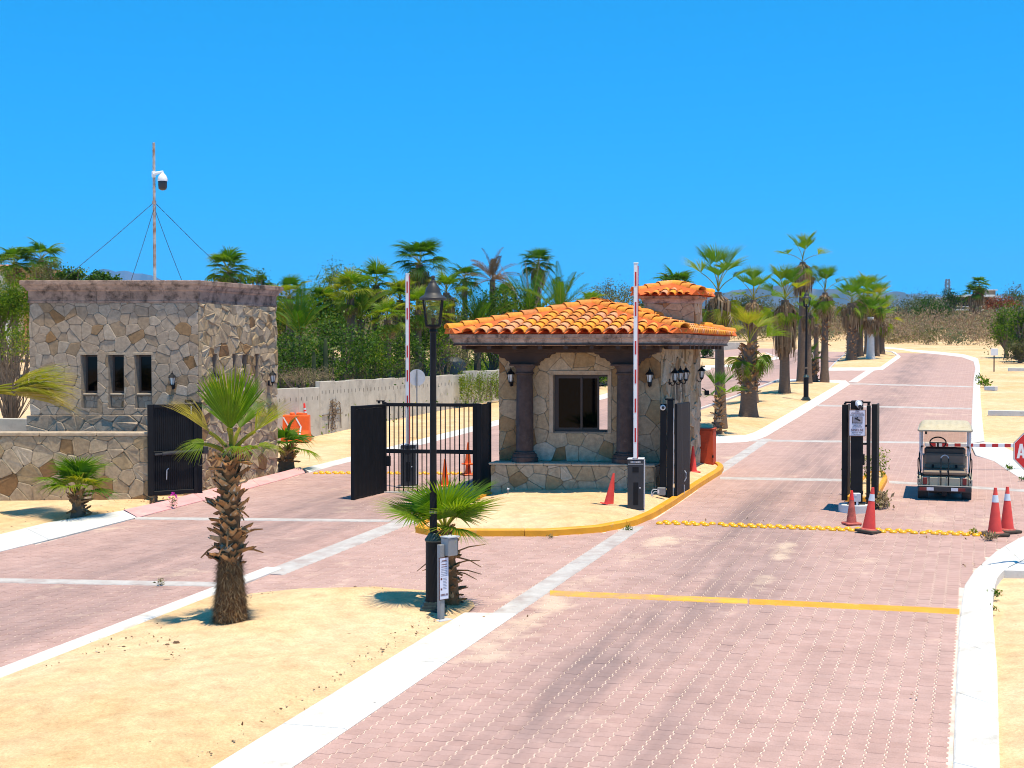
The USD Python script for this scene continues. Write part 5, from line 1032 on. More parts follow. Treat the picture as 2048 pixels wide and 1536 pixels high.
for x in (-.085, .085): part(ct, 'rack_upright', tube(rp_([[x, -.04, .30], [x, -.05, .72], [x, .10, .98]]), .012, 6), 'black_metal')
part(ct, 'bag_rack', tube(rp_([[-.085, .10, .98], [-.085, .12, 1.0], [-.05, .13, 1.04], [0, .13, 1.06], [.05, .13, 1.04], [.085, .12, 1.0], [.085, .10, .98]]), .012, 6), 'pale_metal')
part(ct, 'mirror', B_(-.47, -.42, 1.8, 1.83, 1.44, 1.55, .01), 'black_plastic')
part(ct, 'hitch', tube(rp_([[0, .1, .18], [0, -.1, .17]]), .06, 10), 'black_metal')

# ------------------------------------------------------------------ stop sign and small signs
plain('sign_red', (.56, .012, .016), .4, var=.06); plain('sign_white', (.72, .74, .76), .4, var=.04)
def octagon(r, y, z, fr):
    k = (np.arange(8) + .5) * math.pi / 4; R = r / math.cos(math.pi / 8); return fr(np.c_[R * np.cos(k), np.full(8, y), z + R * np.sin(k)])
sp = P(2066.5, 902, 23.0); ss = thing('stop_sign', 'red octagonal stop sign cut by the right edge of the picture', 'stop sign', (sp[0], sp[1], float(gz(sp[0], sp[1])))); SF2 = Fr(sp[:2], (1, 0), (0, 1)); r = 40 * 23 / 2650
fan = [[0, i, i + 1] for i in range(1, 7)]; rim = [[i, (i + 1) % 8, (i + 1) % 8 + 8, i + 8] for i in range(8)]
o1, o2 = octagon(r, 0, sp[2], SF2), octagon(r, -.006, sp[2], SF2); part(ss, 'plate', MB().add(np.vstack([o1, o2]), rim).add(o1, fan).add(o2, fan), 'grey_metal')
part(ss, 'border', MB().add(octagon(r * .975, -.0075, sp[2], SF2), fan), 'sign_white'); fc2 = part(ss, 'sign_face', MB().add(octagon(r * .94, -.009, sp[2], SF2), fan), 'sign_red')
for k, ch in enumerate('ALTO'):
    gl = {'A': Polygon([(0, 0), (.05, 1), (.10, 1), (.15, 0), (.104, 0), (.095, .2), (.055, .2), (.046, 0)], [[(.062, .36), (.088, .36), (.075, .70)]]), 'L': Polygon([(.01, 0), (.01, 1), (.053, 1), (.053, .18), (.135, .18), (.135, 0)]), 'T': Polygon([(.055, 0), (.055, .82), (.005, .82), (.005, 1), (.145, 1), (.145, .82), (.098, .82), (.098, 0)]), 'O': Polygon([(.01, .2), (.01, .8), (.045, 1), (.105, 1), (.14, .8), (.14, .2), (.105, 0), (.045, 0)], [[(.055, .25), (.055, .75), (.066, .83), (.084, .83), (.095, .75), (.095, .25), (.084, .17), (.066, .17)]])}[ch]
    v, f = tri2d(gl); part(fc2, 'lettering', (SF2(np.c_[(-.315 + k * .162) * .92 + v[:, 0] * 1.0, np.full(len(v), -.0105), sp[2] - .125 + v[:, 1] * .25]), f), 'sign_white')
part(ss, 'pole', SF2.box(-.025, .025, .002, .05, float(gz(sp[0], sp[1])) - .1, sp[2] + r * .9), 'grey_metal')
bs = g3(1988, 742); b1 = thing('blank_sign', 'small blank white sign on a dark post by the far bend', 'sign', bs); BF = Fr(bs[:2], (1, 0), (0, 1)); D = bs[1]
part(b1, 'pole', BF.box(-.035, .035, -.03, .03, bs[2] - .1, P(1988, 710, D)[2], .008), 'charcoal_metal'); part(b1, 'board', BF.box(-.235, .235, -.045, -.032, P(1988, 711, D)[2], P(1988, 697, D)[2], .005), 'white_paint')
rs = g3(834, 874); b2 = thing('round_sign', 'round road sign seen from behind on a thin pole before the concrete wall', 'sign', rs); D = rs[1]; zc = P(834, 755, D)[2]
v, f = lathe([(.30, 0), (.30, .006)], n=28); part(b2, 'disc', (np.c_[rs[0] + v[:, 0], rs[1] + v[:, 2], zc + v[:, 1]], f), 'pale_metal'); part(b2, 'pole', tube([rs - [0, .03, .1], np.array([rs[0], rs[1] - .03, zc + .28])], .025, 8), 'grey_metal')

# ------------------------------------------------------------------ camera mast on the roof
mo = P(309.5, 562, 35.4); zr = ztop - .21; mast = thing('camera_mast', 'rusty white mast held by four wires on the stone building roof', 'mast', (mo[0], mo[1], zr))
mz = lambda py: P(309, py, 35.4)[2]
part(mast, 'pole', lathe([(.042, zr), (.042, mz(408)), (.038, mz(405)), (.036, mz(287)), (.033, mz(285))], (mo[0], mo[1], 0), 12), 'rust_pole', smooth=40)
part(mast, 'clamp', lathe([(.055, mz(408)), (.055, mz(402))], (mo[0], mo[1], 0), 12), 'rust_pole')
for (px, py, D), q in zip(((122, 563, 34.2), (262, 562, 34.1), (364, 562, 36.8), (480, 571, 36.4)), (404, 416, 416, 404)):
    a, b = np.array([mo[0], mo[1], mz(q)]), P(px, py, D); part(mast, 'guy_wire', tube([a, (a + b) / 2 - [0, 0, .03], b], .008, 5), 'charcoal_metal')
pc = thing('security_camera', 'white dome camera with black lower half hanging from the roof mast', 'camera', (mo[0] + .2, mo[1], mz(360)))
part(pc, 'bracket', MB().tm(tube([[mo[0], mo[1] - .03, mz(349)], [mo[0] + .10, mo[1] - .03, mz(346)], [mo[0] + .24, mo[1] - .03, mz(344)], [mo[0] + .245, mo[1] - .03, mz(349)]], [.055, .04, .035, .035], 10)).add(*Fr((mo[0], mo[1] - .03), (1, 0), (0, 1)).box(-.05, .05, -.03, .03, mz(355), mz(343), .01)), 'white_plastic')
q0 = (mo[0] + .235, mo[1] - .03, 0); part(pc, 'housing', lathe([(.125, mz(363)), (.13, mz(361)), (.125, mz(357)), (.10, mz(352)), (.06, mz(348.5)), (.04, mz(347)), (.035, mz(345))], q0, 20), 'white_plastic', smooth=40); part(pc, 'lens_dome', lathe([(.04, mz(381)), (.10, mz(378.5)), (.115, mz(375)), (.118, mz(363.3))], q0, 20), 'black_plastic', smooth=40)

# ------------------------------------------------------------------ red cabinet, plastic barriers, delineator, tank, wall
rc = P(1411, 700, 37.4); rcg = float(gz(rc[0], rc[1])) + .1; RC = Fr(rc[:2], (math.cos(a9), -math.sin(a9)), (math.sin(b18), math.cos(b18)))
cb = thing('electrical_cabinet', 'rusty red metal cabinet behind the gatehouse back corner', 'cabinet', (rc[0], rc[1], rcg)); zq = P(1419, 857, 37.4)[2]
part(cb, 'body', RC.box(-.45, .225, 0, .5, rcg, zq - .03, .012), 'cabinet_red'); part(cb, 'lid', RC.box(-.47, .245, -.02, .52, zq - .029, zq, .008), 'cabinet_red'); part(cb, 'door', RC.box(-.43, .20, -.014, -.001, rcg + .08, zq - .06, .004), 'cabinet_red')
for k in range(7): part(cb, 'louvre', RC.box(-.12, .06, -.028, -.0145, rcg + .35 + k * .045, rcg + .375 + k * .045), 'cabinet_red')
part(cb, 'lock', RC.box(.20, .24, -.03, .0, rcg + .22, rcg + .29), 'black_metal')
def jersey(px, py, D, ang, label, L_=1.25):
    c = P(px, 700, D)[:2]; z = float(gz(*c)); t = thing('plastic_barrier', label, 'road barrier', (*c, z), 'orange plastic barriers'); F_ = Fr(c, (math.cos(ang), -math.sin(ang)), (math.sin(ang), math.cos(ang)))
    pr = [(-.24, 0), (-.24, .14), (-.13, .38), (-.10, .88), (-.08, .92), (.08, .92), (.10, .88), (.13, .38), (.24, .14), (.24, 0)]; V = np.array([[x, y, z + h] for x in (-L_ / 2, L_ / 2) for y, h in pr]); k = len(pr); i = np.arange(k); j = (i + 1) % k
    v, f = tri2d(Polygon(pr)); f = f % k; part(t, 'body', MB().add(F_(V), np.c_[i, j, j + k, i + k]).add(F_(V), f).add(F_(V), f[:, ::-1] + k), 'cone_orange'); part(t, 'filler_cap', lathe([(.09, .921), (.09, .98), (.06, 1.0)], (*c, z), 12), 'cone_orange')
    for x in (-.32, .12):
        for a, b in (((x, .84), (x + .20, .52)), ((x + .20, .52), (x + .17, .12))):
            yy = lambda h: -.10 - .03 * (.88 - h) / .5 - .006 if h > .38 else -.13 - .11 * (.38 - h) / .24 - .006
            part(t, 'white_stripe', MB().add(F_(np.array([[a[0], yy(a[1]), z + a[1]], [a[0] + .055, yy(a[1]), z + a[1]], [b[0] + .055, yy(b[1]) - .012, z + b[1]], [b[0], yy(b[1]) - .012, z + b[1]]])), [[0, 1, 2, 3]]), 'white_paint')
    return t
jersey(584, 880, 46.6, .12, 'orange plastic barrier with white chevrons behind the stone building')
jersey(592, 872, 47.6, .9, 'second orange plastic barrier half hidden behind the chevron one')
dl = g3(618, 874); dt = thing('delineator_post', 'slim leaning red post with two white bands by the orange barriers', 'bollard', dl)
ln = np.array([-.16, 0, 1.0]); 
for a, b, m, nm in ((.04, .86, 'cone_bright', 'tube'), (.861, .93, 'reflective', 'white_band'), (.931, .98, 'cone_bright', 'tube'), (.981, 1.05, 'reflective', 'white_band'), (1.051, 1.22, 'cone_bright', 'tube')): part(dt, nm, tube([dl + ln * a, dl + ln * b], .058, 12), m, smooth=40)
part(dt, 'base', lathe([(.2, 0), (.2, .03), (.08, .05)], dl, 14), 'rubber')
pts = [(553, 885, 778), (640, 868, 774.5), (640.5, 868, 763), (700, 855.5, 760), (760, 843, 757), (820, 831, 754), (880, 819.5, 750.5), (932, 810, 748), (932.5, 810, 742), (1000, 799, 738), (1060, 790, 735)]
cw = thing('concrete_wall', 'stepped board marked concrete wall behind the left lane', 'wall', g3(640, 868))
for k in range(len(pts) - 1):
    (x0, y0, t0), (x1, y1, t1) = pts[k], pts[k + 1]
    if x1 - x0 < 5: continue
    a, b = G(x0, y0), G(x1, y1); L_ = np.linalg.norm(b - a); e = (b - a) / L_; F_ = Fr(a, e, (-e[1], e[0])); zt_ = P(x0, t0, a[1])[2]; g0 = float(gz(*a)) - .3
    m = max(1, round(L_ / 1.25))
    for j in range(m): part(cw, 'wall_panel', F_.box(j * L_ / m + .006, (j + 1) * L_ / m - .006, 0, .2, g0, zt_ - .02 * (j % 2), .012), 'concrete_wall')
    part(cw, 'wall_core', F_.box(0, L_, .02, .17, g0, zt_ - .06), 'concrete_wall')
    for j in range(m * 4): part(cw, 'tie_mark', F_.box((j + .5) * L_ / m / 4 - .012, (j + .5) * L_ / m / 4 + .012, -.006, -.001, zt_ - .46 - .03 * (j % 2), zt_ - .34), 'dark_room')
wt = P(905, 738, 66); wtg = P(905, 742, 66)[2]; tank = thing('water_tank', 'black plastic water tank behind the concrete wall', 'water tank', (wt[0], wt[1], wtg - .6)); plain('tank_black', (.03, .045, .06), .4, var=.2)
part(tank, 'body', lathe([(.60, -.6), (.66, -.5), (.66, .30), (.62, .48), (.40, .66), (.26, .70), (.26, .78)], (wt[0], wt[1], wtg), 24), 'tank_black', smooth=30); part(tank, 'lid', lathe([(.29, .782), (.29, .83), (.1, .86)], (wt[0], wt[1], wtg), 20), 'tank_black')
tp = P(1016, 998, 31.5); tap = thing('water_tap', 'thin standpipe tap in front of the gatehouse ledge', 'tap', tp); part(tap, 'pipe', tube([tp - [0, 0, .1], P(1016, 979, 31.5)], .014, 6), 'grey_metal'); part(tap, 'valve', tube([P(1014, 977.5, 31.5), P(1018.5, 978, 31.5)], .022, 8), 'pale_metal')
fl = thing('floodlight', 'small black floodlight at the back corner of the gatehouse', 'floodlight', P(1412, 786, 36.6)); fo = P(1413, 785, 36.6); part(fl, 'lamp_head', Fr(fo[:2], (1, 0), (0, 1)).box(-.06, .06, -.08, .02, fo[2] - .07, fo[2] + .06, .01), 'black_metal'); part(fl, 'bracket', tube([fo + [-.02, 0, .06], fo + [-.12, .06, .12]], .014, 6), 'black_metal')
for a, b, lab in (((1976, 829), (2075, 831), 'long pale concrete beam lying in the sand at right'), ((2017, 741), (2080, 741), 'far pale concrete beam lying in the sand at right'), ((1968, 779), (1990, 780), 'short pale concrete beam near the weeds by the kerb')):
    a, b = G(*a), G(*b); L_ = np.linalg.norm(b - a); e = (b - a) / L_; F_ = Fr(a, e, (-e[1], e[0])); z = float(gz(*a)) - .05; t = solo('concrete_beam', F_.box(0, L_, 0, .28, z, z + .22, .015), 'concrete', lab, 'concrete beam')
# ------------------------------------------------------------------ leaves, bark
GREEN = [(0, (.016, .040, .006)), (.3, (.042, .10, .010)), (.6, (.10, .185, .014)), (.85, (.20, .25, .022)), (1, (.32, .31, .06))]
toned('leaf', GREEN, .6, var=.35, scale=3, leaf=.4, spec=.15)
toned('glossy_leaf', [(0, (.012, .034, .005)), (.5, (.042, .105, .010)), (.85, (.11, .20, .02)), (1, (.24, .28, .06))], .5, var=.35, scale=3, leaf=.3, spec=.22)
toned('palm_leaf', [(0, (.028, .080, .008)), (.35, (.065, .165, .010)), (.6, (.15, .24, .012)), (.8, (.30, .28, .03)), (1, (.42, .34, .10))], .5, var=.22, scale=6, leaf=.42, spec=.25)
toned('dead_leaf', [(0, (.13, .075, .035)), (.4, (.25, .155, .075)), (.75, (.36, .25, .14)), (1, (.44, .35, .23))], .8, var=.3, scale=8, leaf=.2)
toned('dry_twig', [(0, (.12, .075, .045)), (.4, (.23, .16, .095)), (.75, (.33, .25, .15)), (1, (.27, .25, .09))], .9, var=.3, scale=3, leaf=.15)
toned('olive_leaf', [(0, (.065, .075, .022)), (.4, (.12, .125, .04)), (.75, (.20, .18, .065)), (1, (.31, .25, .11))], .7, var=.3, scale=3, leaf=.3)
toned('grey_leaf', [(0, (.05, .075, .03)), (.5, (.10, .13, .055)), (1, (.19, .20, .10))], .6, var=.3, scale=2, leaf=.3)
toned('bark', [(0, (.085, .055, .037)), (.5, (.16, .11, .075)), (1, (.28, .22, .17))], .95, var=.3, scale=8, bump=1.0, bscale=30, dist=.02, stretch=(1, 1, 3))
toned('leaf_base', [(0, (.13, .058, .022)), (.45, (.29, .14, .052)), (.8, (.42, .24, .11)), (.93, (.42, .33, .23)), (1, (.62, .55, .46))], .85, var=.3, scale=14, bump=.6, bscale=50, dist=.01)
toned('fibre', [(0, (.13, .062, .025)), (.5, (.26, .145, .058)), (1, (.44, .30, .15))], .95, var=.3, scale=14)
plain('bark_white', (.62, .60, .56), .9, var=.1, scale=5, bump=.6, bscale=30)
plain('branch', (.15, .11, .075), .9, var=.3, scale=4)
toned('flower', [(0, (.45, .02, .30)), (.5, (.60, .05, .42)), (1, (.75, .15, .60))], .6, leaf=.3)
toned('red_flower', [(0, (.06, .05, .015)), (.35, (.16, .055, .02)), (.7, (.26, .075, .025)), (1, (.42, .11, .035))], .6, leaf=.3)

def unit(v): return v / (np.linalg.norm(v, axis=-1, keepdims=True) + 1e-12)
def leaves(rng, c, size, up=.35, ratio=.5, tone=(.5, .2), aim=None, cup=.0):
    """Small rhombic leaves at the points c; each folded along its middle."""
    n = len(c); d = unit(rng.normal(size=(n, 3)) + (0 if aim is None else aim)); nrm = unit(rng.normal(size=(n, 3)) + np.array([0, 0, up * 3])); s = unit(np.cross(nrm, d)); L_ = size * rng.uniform(.6, 1.35, (n, 1))
    V = np.stack([c, c + d * L_ * .5 + s * L_ * ratio * .5, c + d * L_, c + d * L_ * .5 - s * L_ * ratio * .5], 1).reshape(-1, 3); i = np.arange(n)[:, None] * 4
    t = np.clip(rng.normal(tone[0], tone[1], n), 0, 1); return V, np.vstack([i + [0, 1, 2], i + [0, 2, 3]]), np.concatenate([t, t])
def blob_points(rng, ctr, rad, n, clumps, spread=.30, hollow=.55, flat=.0):
    """Points gathered in clumps through an ellipsoid, mostly towards its outside."""
    k = unit(rng.normal(size=(clumps, 3))); k[:, 2] = np.where(k[:, 2] < -.55, -k[:, 2] * .3, k[:, 2]); r = rng.uniform(hollow, 1.0, (clumps, 1)) ** .8 * rng.uniform(.72, 1.12, (clumps, 1)); cc = k * r
    j = rng.integers(0, clumps, n); p = cc[j] + rng.normal(size=(n, 3)) * spread * rng.uniform(.6, 1.2, (clumps, 1))[j]
    return np.asarray(ctr) + p * np.asarray(rad), np.asarray(ctr) + cc * np.asarray(rad), j
def twigs(rng, a, b, r, n=4):
    mb = MB()
    for p, q in zip(a, b):
        d = q - p; m = (p + q) / 2 + rng.normal(0, .08, 3) * np.linalg.norm(d); mb.add(*tube([p, m, q], [r, r * .7, r * .3], n, False), tone=rng.uniform(.2, .8))
    return mb
def shrub(name, label, cat, px, py, D, w, h, n, leaf, mat, tone=(.45, .2), clumps=26, spread=.26, base_py=None, stems=6, group=None, seed=1, up=.35, ratio=.5, depth=.8, hollow=.5, stem_r=.035, stem_mat='branch', part_name='foliage', airy=1.0):
    rng = np.random.default_rng(seed + int(px) * 7 + int(D)); c = P(px, py, D); s = D / FPX; rad = np.array([w * s / 2, w * s / 2 * depth, h * s / 2]); g0 = float(gz(c[0], c[1])); b = np.array([c[0], c[1], g0])
    t = thing(name, label, cat, b, group); pts, cl, j = blob_points(rng, c, rad, n, clumps, spread, hollow); pts[:, 2] = np.maximum(pts[:, 2], gz(pts[:, 0], pts[:, 1]) + .02)
    tn = np.clip(tone[0] + rng.normal(0, tone[1] * .7, clumps)[j] + rng.normal(0, tone[1] * .6, n), 0, 1); V, F, _ = leaves(rng, pts, leaf, up, ratio); part(t, part_name, (V, F), mat, tone=np.concatenate([tn, tn]))
    if stems:
        k = min(stems, clumps); fork = b + np.array([0, 0, max(.05, (c[2] - g0) * .35)]); pick = cl[rng.permutation(clumps)[:k * 3]]
        mb = MB().add(*tube([b - [0, 0, .15], (b + fork) / 2 + rng.normal(0, .03, 3), fork], [stem_r * 1.9, stem_r * 1.6, stem_r * 1.4], 6, False)); part(t, 'trunk', mb, stem_mat if stem_mat != 'branch' else 'branch')
        part(t, 'branch', twigs(rng, np.repeat(fork[None], len(pick), 0) + rng.normal(0, .03, (len(pick), 3)), pick, stem_r, 5), stem_mat)
    return t

# ------------------------------------------------------------------ fan palms
def fan(rng, R, nseg=38, spread=3.9, fold=.25, droop=.25, split=.55, petiole=.9, pr=.018, wid=1.0, tipdroop=.35, arc=.25):
    """A fan frond in its own frame: stalk leaves the origin along y, z is the upper side; returns vertices, faces and which part is blade."""
    mb = MB(); hub = np.array([0, petiole, -arc * petiole * .35])
    sp = np.array([[0, 0, 0], [0, petiole * .5, arc * petiole * .12], hub]); sp = np.array([[0, t * petiole, arc * petiole * (.45 * t * (1 - t) * 2 - .35 * t * t)] for t in np.linspace(0, 1, 6)]); hub = sp[-1]
    mb.add(*tube(sp, np.linspace(pr * 1.5, pr, 6), 6, False), tone=.62); hd = unit((sp[-1] - sp[-2])[None])[0]
    ang = np.linspace(-spread / 2, spread / 2, nseg); da = ang[1] - ang[0]; st = np.array([.02, .30, split, .78, .92, 1.0])
    for a in ang:
        Rk = R * (1 - .22 * (abs(a) / (spread / 2)) ** 2) * rng.uniform(.93, 1.05); a = a + rng.normal(0, .012); d = np.array([math.sin(a), math.cos(a), 0]); s = np.array([math.cos(a), -math.sin(a), 0]); V = []
        hang = tipdroop * rng.uniform(.5, 1.5); side = rng.normal(0, .05)
        for q in st:
            r = Rk * q; wq = wid * da * R * (q if q <= split else split * (1 - ((q - split) / (1 - split)) ** 1.1)) * .5 + .0006
            p = hub + d * r; z = fold * abs(math.sin(a)) * r - droop * R * q * q * .6 - (hang * R * max(0, q - split) ** 1.6); p = p + np.array([0, 0, z]) + s * side * R * max(0, q - split) ** 1.3
            V += [p - s * wq, p + np.array([0, 0, -wq * .55]), p + s * wq]
        V = np.array(V); F = []
        for i in range(len(st) - 1):
            b = i * 3; F += [[b, b + 1, b + 4, b + 3], [b + 1, b + 2, b + 5, b + 4]]
        # the blade follows the stalk's end direction
        tilt = math.atan2(hd[2], hd[1]); ca, sa = math.cos(tilt), math.sin(tilt); w_ = V - hub; w_ = np.c_[w_[:, 0], w_[:, 1] * ca - w_[:, 2] * sa, w_[:, 1] * sa + w_[:, 2] * ca]
        mb.add(w_ + hub, F, tone=.5)
    return mb.arr()
def aim(V, base, az, el, roll=0.0):
    """Turn a frond (y out, z up) towards azimuth az (0 = right, 90 = away) and elevation el."""
    cr, sr = math.cos(roll), math.sin(roll); V = np.c_[V[:, 0] * cr + V[:, 2] * sr, V[:, 1], -V[:, 0] * sr + V[:, 2] * cr]; a, e = math.radians(az), math.radians(el)
    y = np.array([math.cos(a) * math.cos(e), math.sin(a) * math.cos(e), math.sin(e)]); x = np.array([math.sin(a), -math.cos(a), 0]); z = np.cross(x, y); return np.asarray(base) + V[:, :1] * x + V[:, 1:2] * y + V[:, 2:3] * z
def put_frond(t, rng, base, az, el, R, pet, tone, mat='palm_leaf', name='frond', tip=None, **kw):
    V, F, T = fan(rng, R, petiole=pet, **kw); tn = np.where(T > .6, .78, tone) + rng.normal(0, .05, len(T)); 
    if tip is not None:                                # sun bleached tips
        c = V[F].mean(1); r = np.linalg.norm(c - np.array([0, pet, 0]), axis=1) / R; tn = tn + np.clip((r - .72) * 2.2, 0, 1) * tip
    part(t, name, (aim(V, base, az, el, rng.normal(0, .15)), F), mat, tone=np.clip(tn, 0, 1))
def skirt(t, rng, top, h, r0, r1, n, name='dead_skirt', tone=(.45, .22)):
    """Hanging dead fronds round the trunk, as many thin strips."""
    a = rng.uniform(0, 2 * math.pi, n); z0 = top[2] - h * rng.uniform(0, .45, n); ln = h * rng.uniform(.35, .75, n); rr = r0 + (r1 - r0) * rng.uniform(.5, 1.1, n); w = rng.uniform(.012, .04, n) * max(1, h / 1.2)
    ra = np.c_[np.cos(a), np.sin(a), 0 * a]; ta = np.c_[-np.sin(a), np.cos(a), 0 * a]; o = np.array([top[0], top[1], 0]); p0 = o + ra * (r0 * .6)[..., None] if np.ndim(r0) else o + ra * r0 * .6; p0 = p0 + np.c_[0 * a, 0 * a, z0]
    p1 = o + ra * rr[:, None] + np.c_[0 * a, 0 * a, z0 - ln * .25]; p2 = o + ra * (rr * rng.uniform(.8, 1.15, n))[:, None] + np.c_[0 * a, 0 * a, z0 - ln] + ta * rng.normal(0, .06, (n, 1)); W_ = ta * w[:, None]
    V = np.stack([p0 - W_ * .3, p0 + W_ * .3, p1 - W_, p1 + W_, p2 - W_ * .4, p2 + W_ * .4], 1).reshape(-1, 3); i = np.arange(n)[:, None] * 6; F = np.vstack([i + x for x in ([0, 1, 3], [0, 3, 2], [2, 3, 5], [2, 5, 4])]); tn = np.clip(rng.normal(*tone, n), 0, 1)
    part(t, name, (V, F), 'dead_leaf', tone=np.tile(tn, 4), kind='stuff', label='hanging dead fronds round the trunk')
def leaf_base(w, L_, th=.012):
    """One clipped leaf base: a scoop that leaves the trunk and ends in two horns."""
    u = np.array([-1, -.5, 0, .5, 1]); ys = np.array([0, .45, .8, 1.0]); wd = np.array([1.0, .85, .62, .5]); V = []
    for y, k in zip(ys, wd):
        for x in u: V.append([x * w * k, y * L_ - (.16 * L_ * (1 - abs(x)) * 1.6 if y == 1 else 0), -abs(x) ** 2 * w * .45 * k + .10 * L_ * y * y])
    V = np.array(V); n = 5; F = [[r * n + c, r * n + c + 1, (r + 1) * n + c + 1, (r + 1) * n + c] for r in range(3) for c in range(4)]; m = len(V); B = V - [0, 0, th]; F2 = [[a + m, d + m, c + m, b + m] for a, b, c, d in F]
    E = [[15 + c, 15 + c + 1, m + 15 + c + 1, m + 15 + c] for c in range(4)] + [[r * n, (r + 1) * n, m + (r + 1) * n, m + r * n] for r in range(3)] + [[(r + 1) * n + 4, r * n + 4, m + r * n + 4, m + (r + 1) * n + 4] for r in range(3)]
    return np.vstack([V, B]), np.array(F + F2 + E)
def boots(t, rng, base, z0, z1, r0, r1, n, size=(.085, .26), lean=(0, 0), out=(35, 20), name='leaf_base', joined=False):
    mass = MB()
    for k in range(n):
        f = (k + .5) / n; z = z0 + (z1 - z0) * f; az = math.degrees(k * 2.39996) + rng.normal(0, 8); r = r0 + (r1 - r0) * f; s = rng.uniform(.8, 1.25); V, F = leaf_base(size[0] * s, size[1] * s * rng.uniform(.75, 1.2)); el = 90 - (rng.normal(*out) if rng.random() > .12 else rng.uniform(70, 105)); a = math.radians(az)
        o = np.array([base[0] + lean[0] * f + (r - .02) * math.cos(a), base[1] + lean[1] * f + (r - .02) * math.sin(a), base[2] + z]); q = aim(V * [1, 1, -1], o, az, el, rng.normal(0, .2)); tn = rng.normal(.45, .2); tv = np.full(len(F) * 1, tn); tv[12 * 2 // 2:] = tn
        ff = MB().add(q, F).arr(); tt = np.clip(np.full(len(ff[1]), tn), 0, .9); 
        if rng.random() < .30: tt[:24:3] = .96
        if joined: mass.add(ff[0], ff[1], tt)
        else: part(t, name, (ff[0], ff[1]), 'leaf_base', tone=tt)
    if joined: part(t, name, mass, 'leaf_base', kind='stuff', label='old leaf bases on the trunk')
def hairs(rng, n, base, z0, z1, rfun, ln=(.05, .16), w=.006, down=.5):
    a = rng.uniform(0, 2 * math.pi, n); z = rng.uniform(z0, z1, n); r = rfun(z); ra = np.c_[np.cos(a), np.sin(a), 0 * a]; ta = np.c_[-np.sin(a), np.cos(a), 0 * a]; p = np.asarray(base) + ra * r[:, None] + np.c_[0 * a, 0 * a, z]; d = unit(ra * rng.uniform(.2, 1, (n, 1)) + np.c_[0 * a, 0 * a, rng.normal(-down, .6, n)] + ta * rng.normal(0, .5, (n, 1))); L_ = rng.uniform(*ln, (n, 1)); q = p + d * L_; W_ = ta * w
    V = np.stack([p - W_, p + W_, q], 1).reshape(-1, 3); F = np.arange(n * 3).reshape(-1, 3); return V, F, np.clip(rng.normal(.45, .22, n), 0, 1)
def trunk(base, h, r0, r1, lean=(0, 0), n=14, bulge=.22, rng=None):
    zs = np.linspace(-.15, h, 14); f = np.clip(zs / h, 0, 1); pts = np.c_[base[0] + lean[0] * f ** 1.5, base[1] + lean[1] * f ** 1.5, base[2] + zs]; r = r1 + (r0 - r1) * (1 - f) ** 1.6; r = r * (1 + bulge * np.exp(-(zs / .35) ** 2))
    return tube(pts, r, n), pts[-1]
def fan_palm(px, py, crown_py, R, label, D=None, r=(.24, .15), live=16, dead=0, skirt_h=0.0, lean_px=0, seed=1, group=None, el=(25, 80), boot=None, bark='bark', dead_tone=.5, tone=(.42, .12), pet=.8, nseg=26, cat='palm tree', name='fan_palm', skirt_n=260, droop=.3, tip=.25, upright=False):
    upright = upright or group == 'palms in the medians behind the gatehouse'
    rng = np.random.default_rng(seed); g = np.array(g3(px, py)) if D is None else P(px, py, D); 
    if D is not None: g[2] = float(gz(g[0], g[1]))
    D = g[1]; zc = P(px, crown_py, D)[2]; h = zc - g[2]; lean = (lean_px * D / FPX, 0); t = thing(name, label, cat, g, group)
    (V, F), top = trunk(g, h, r[0], r[1], lean, rng=rng); part(t, 'trunk', MB().add(V, F), bark, tone=.5 if bark != 'bark_white' else None, smooth=40)
    if boot: boots(t, rng, g, boot[0] * h, boot[1] * h, r[1] * 1.15, r[1] * 1.05, boot[2], size=(.075, .22), lean=lean, joined=True)
    for k in range(live):
        f = (k + .5) / live; az = k * 137.508 + rng.normal(0, 12); e = el[0] + (el[1] - el[0]) * f + rng.normal(0, 7); put_frond(t, rng, top + [0, 0, .1 * f], az, e, .66 * R * rng.uniform(.85, 1.1), .62 * pet * R * rng.uniform(.8, 1.2), float(np.clip(rng.normal(*tone), 0, .75)), nseg=nseg, droop=droop * rng.uniform(.6, 1.5) * (.35 if upright else 1), tipdroop=.35 if upright else .7, fold=rng.uniform(.3, .8) if upright else rng.uniform(.1, .45), split=.46 if upright else .46, spread=rng.uniform(2.0, 2.9) if upright else 3.6, pr=.014, tip=tip)
    for k in range(dead):
        put_frond(t, rng, top - [0, 0, .1], k * 137.5 + rng.normal(0, 20), (rng.uniform(-60, -15) if k < dead * .55 else rng.uniform(-82, -55)), .62 * R * rng.uniform(.75, 1.0), .45 * pet * R, *((rng.uniform(.5, .78), 'palm_leaf', 'hanging_frond') if k < dead * .55 else (dead_tone + rng.normal(0, .15), 'dead_leaf', 'dead_frond')), nseg=max(14, nseg - 8), spread=2.4, droop=.35, tipdroop=.9, fold=.6, pr=.014)
    if skirt_h: skirt(t, rng, top - [0, 0, .05], skirt_h, r[1] * 1.1, R * .22 + r[1], skirt_n)
    return t

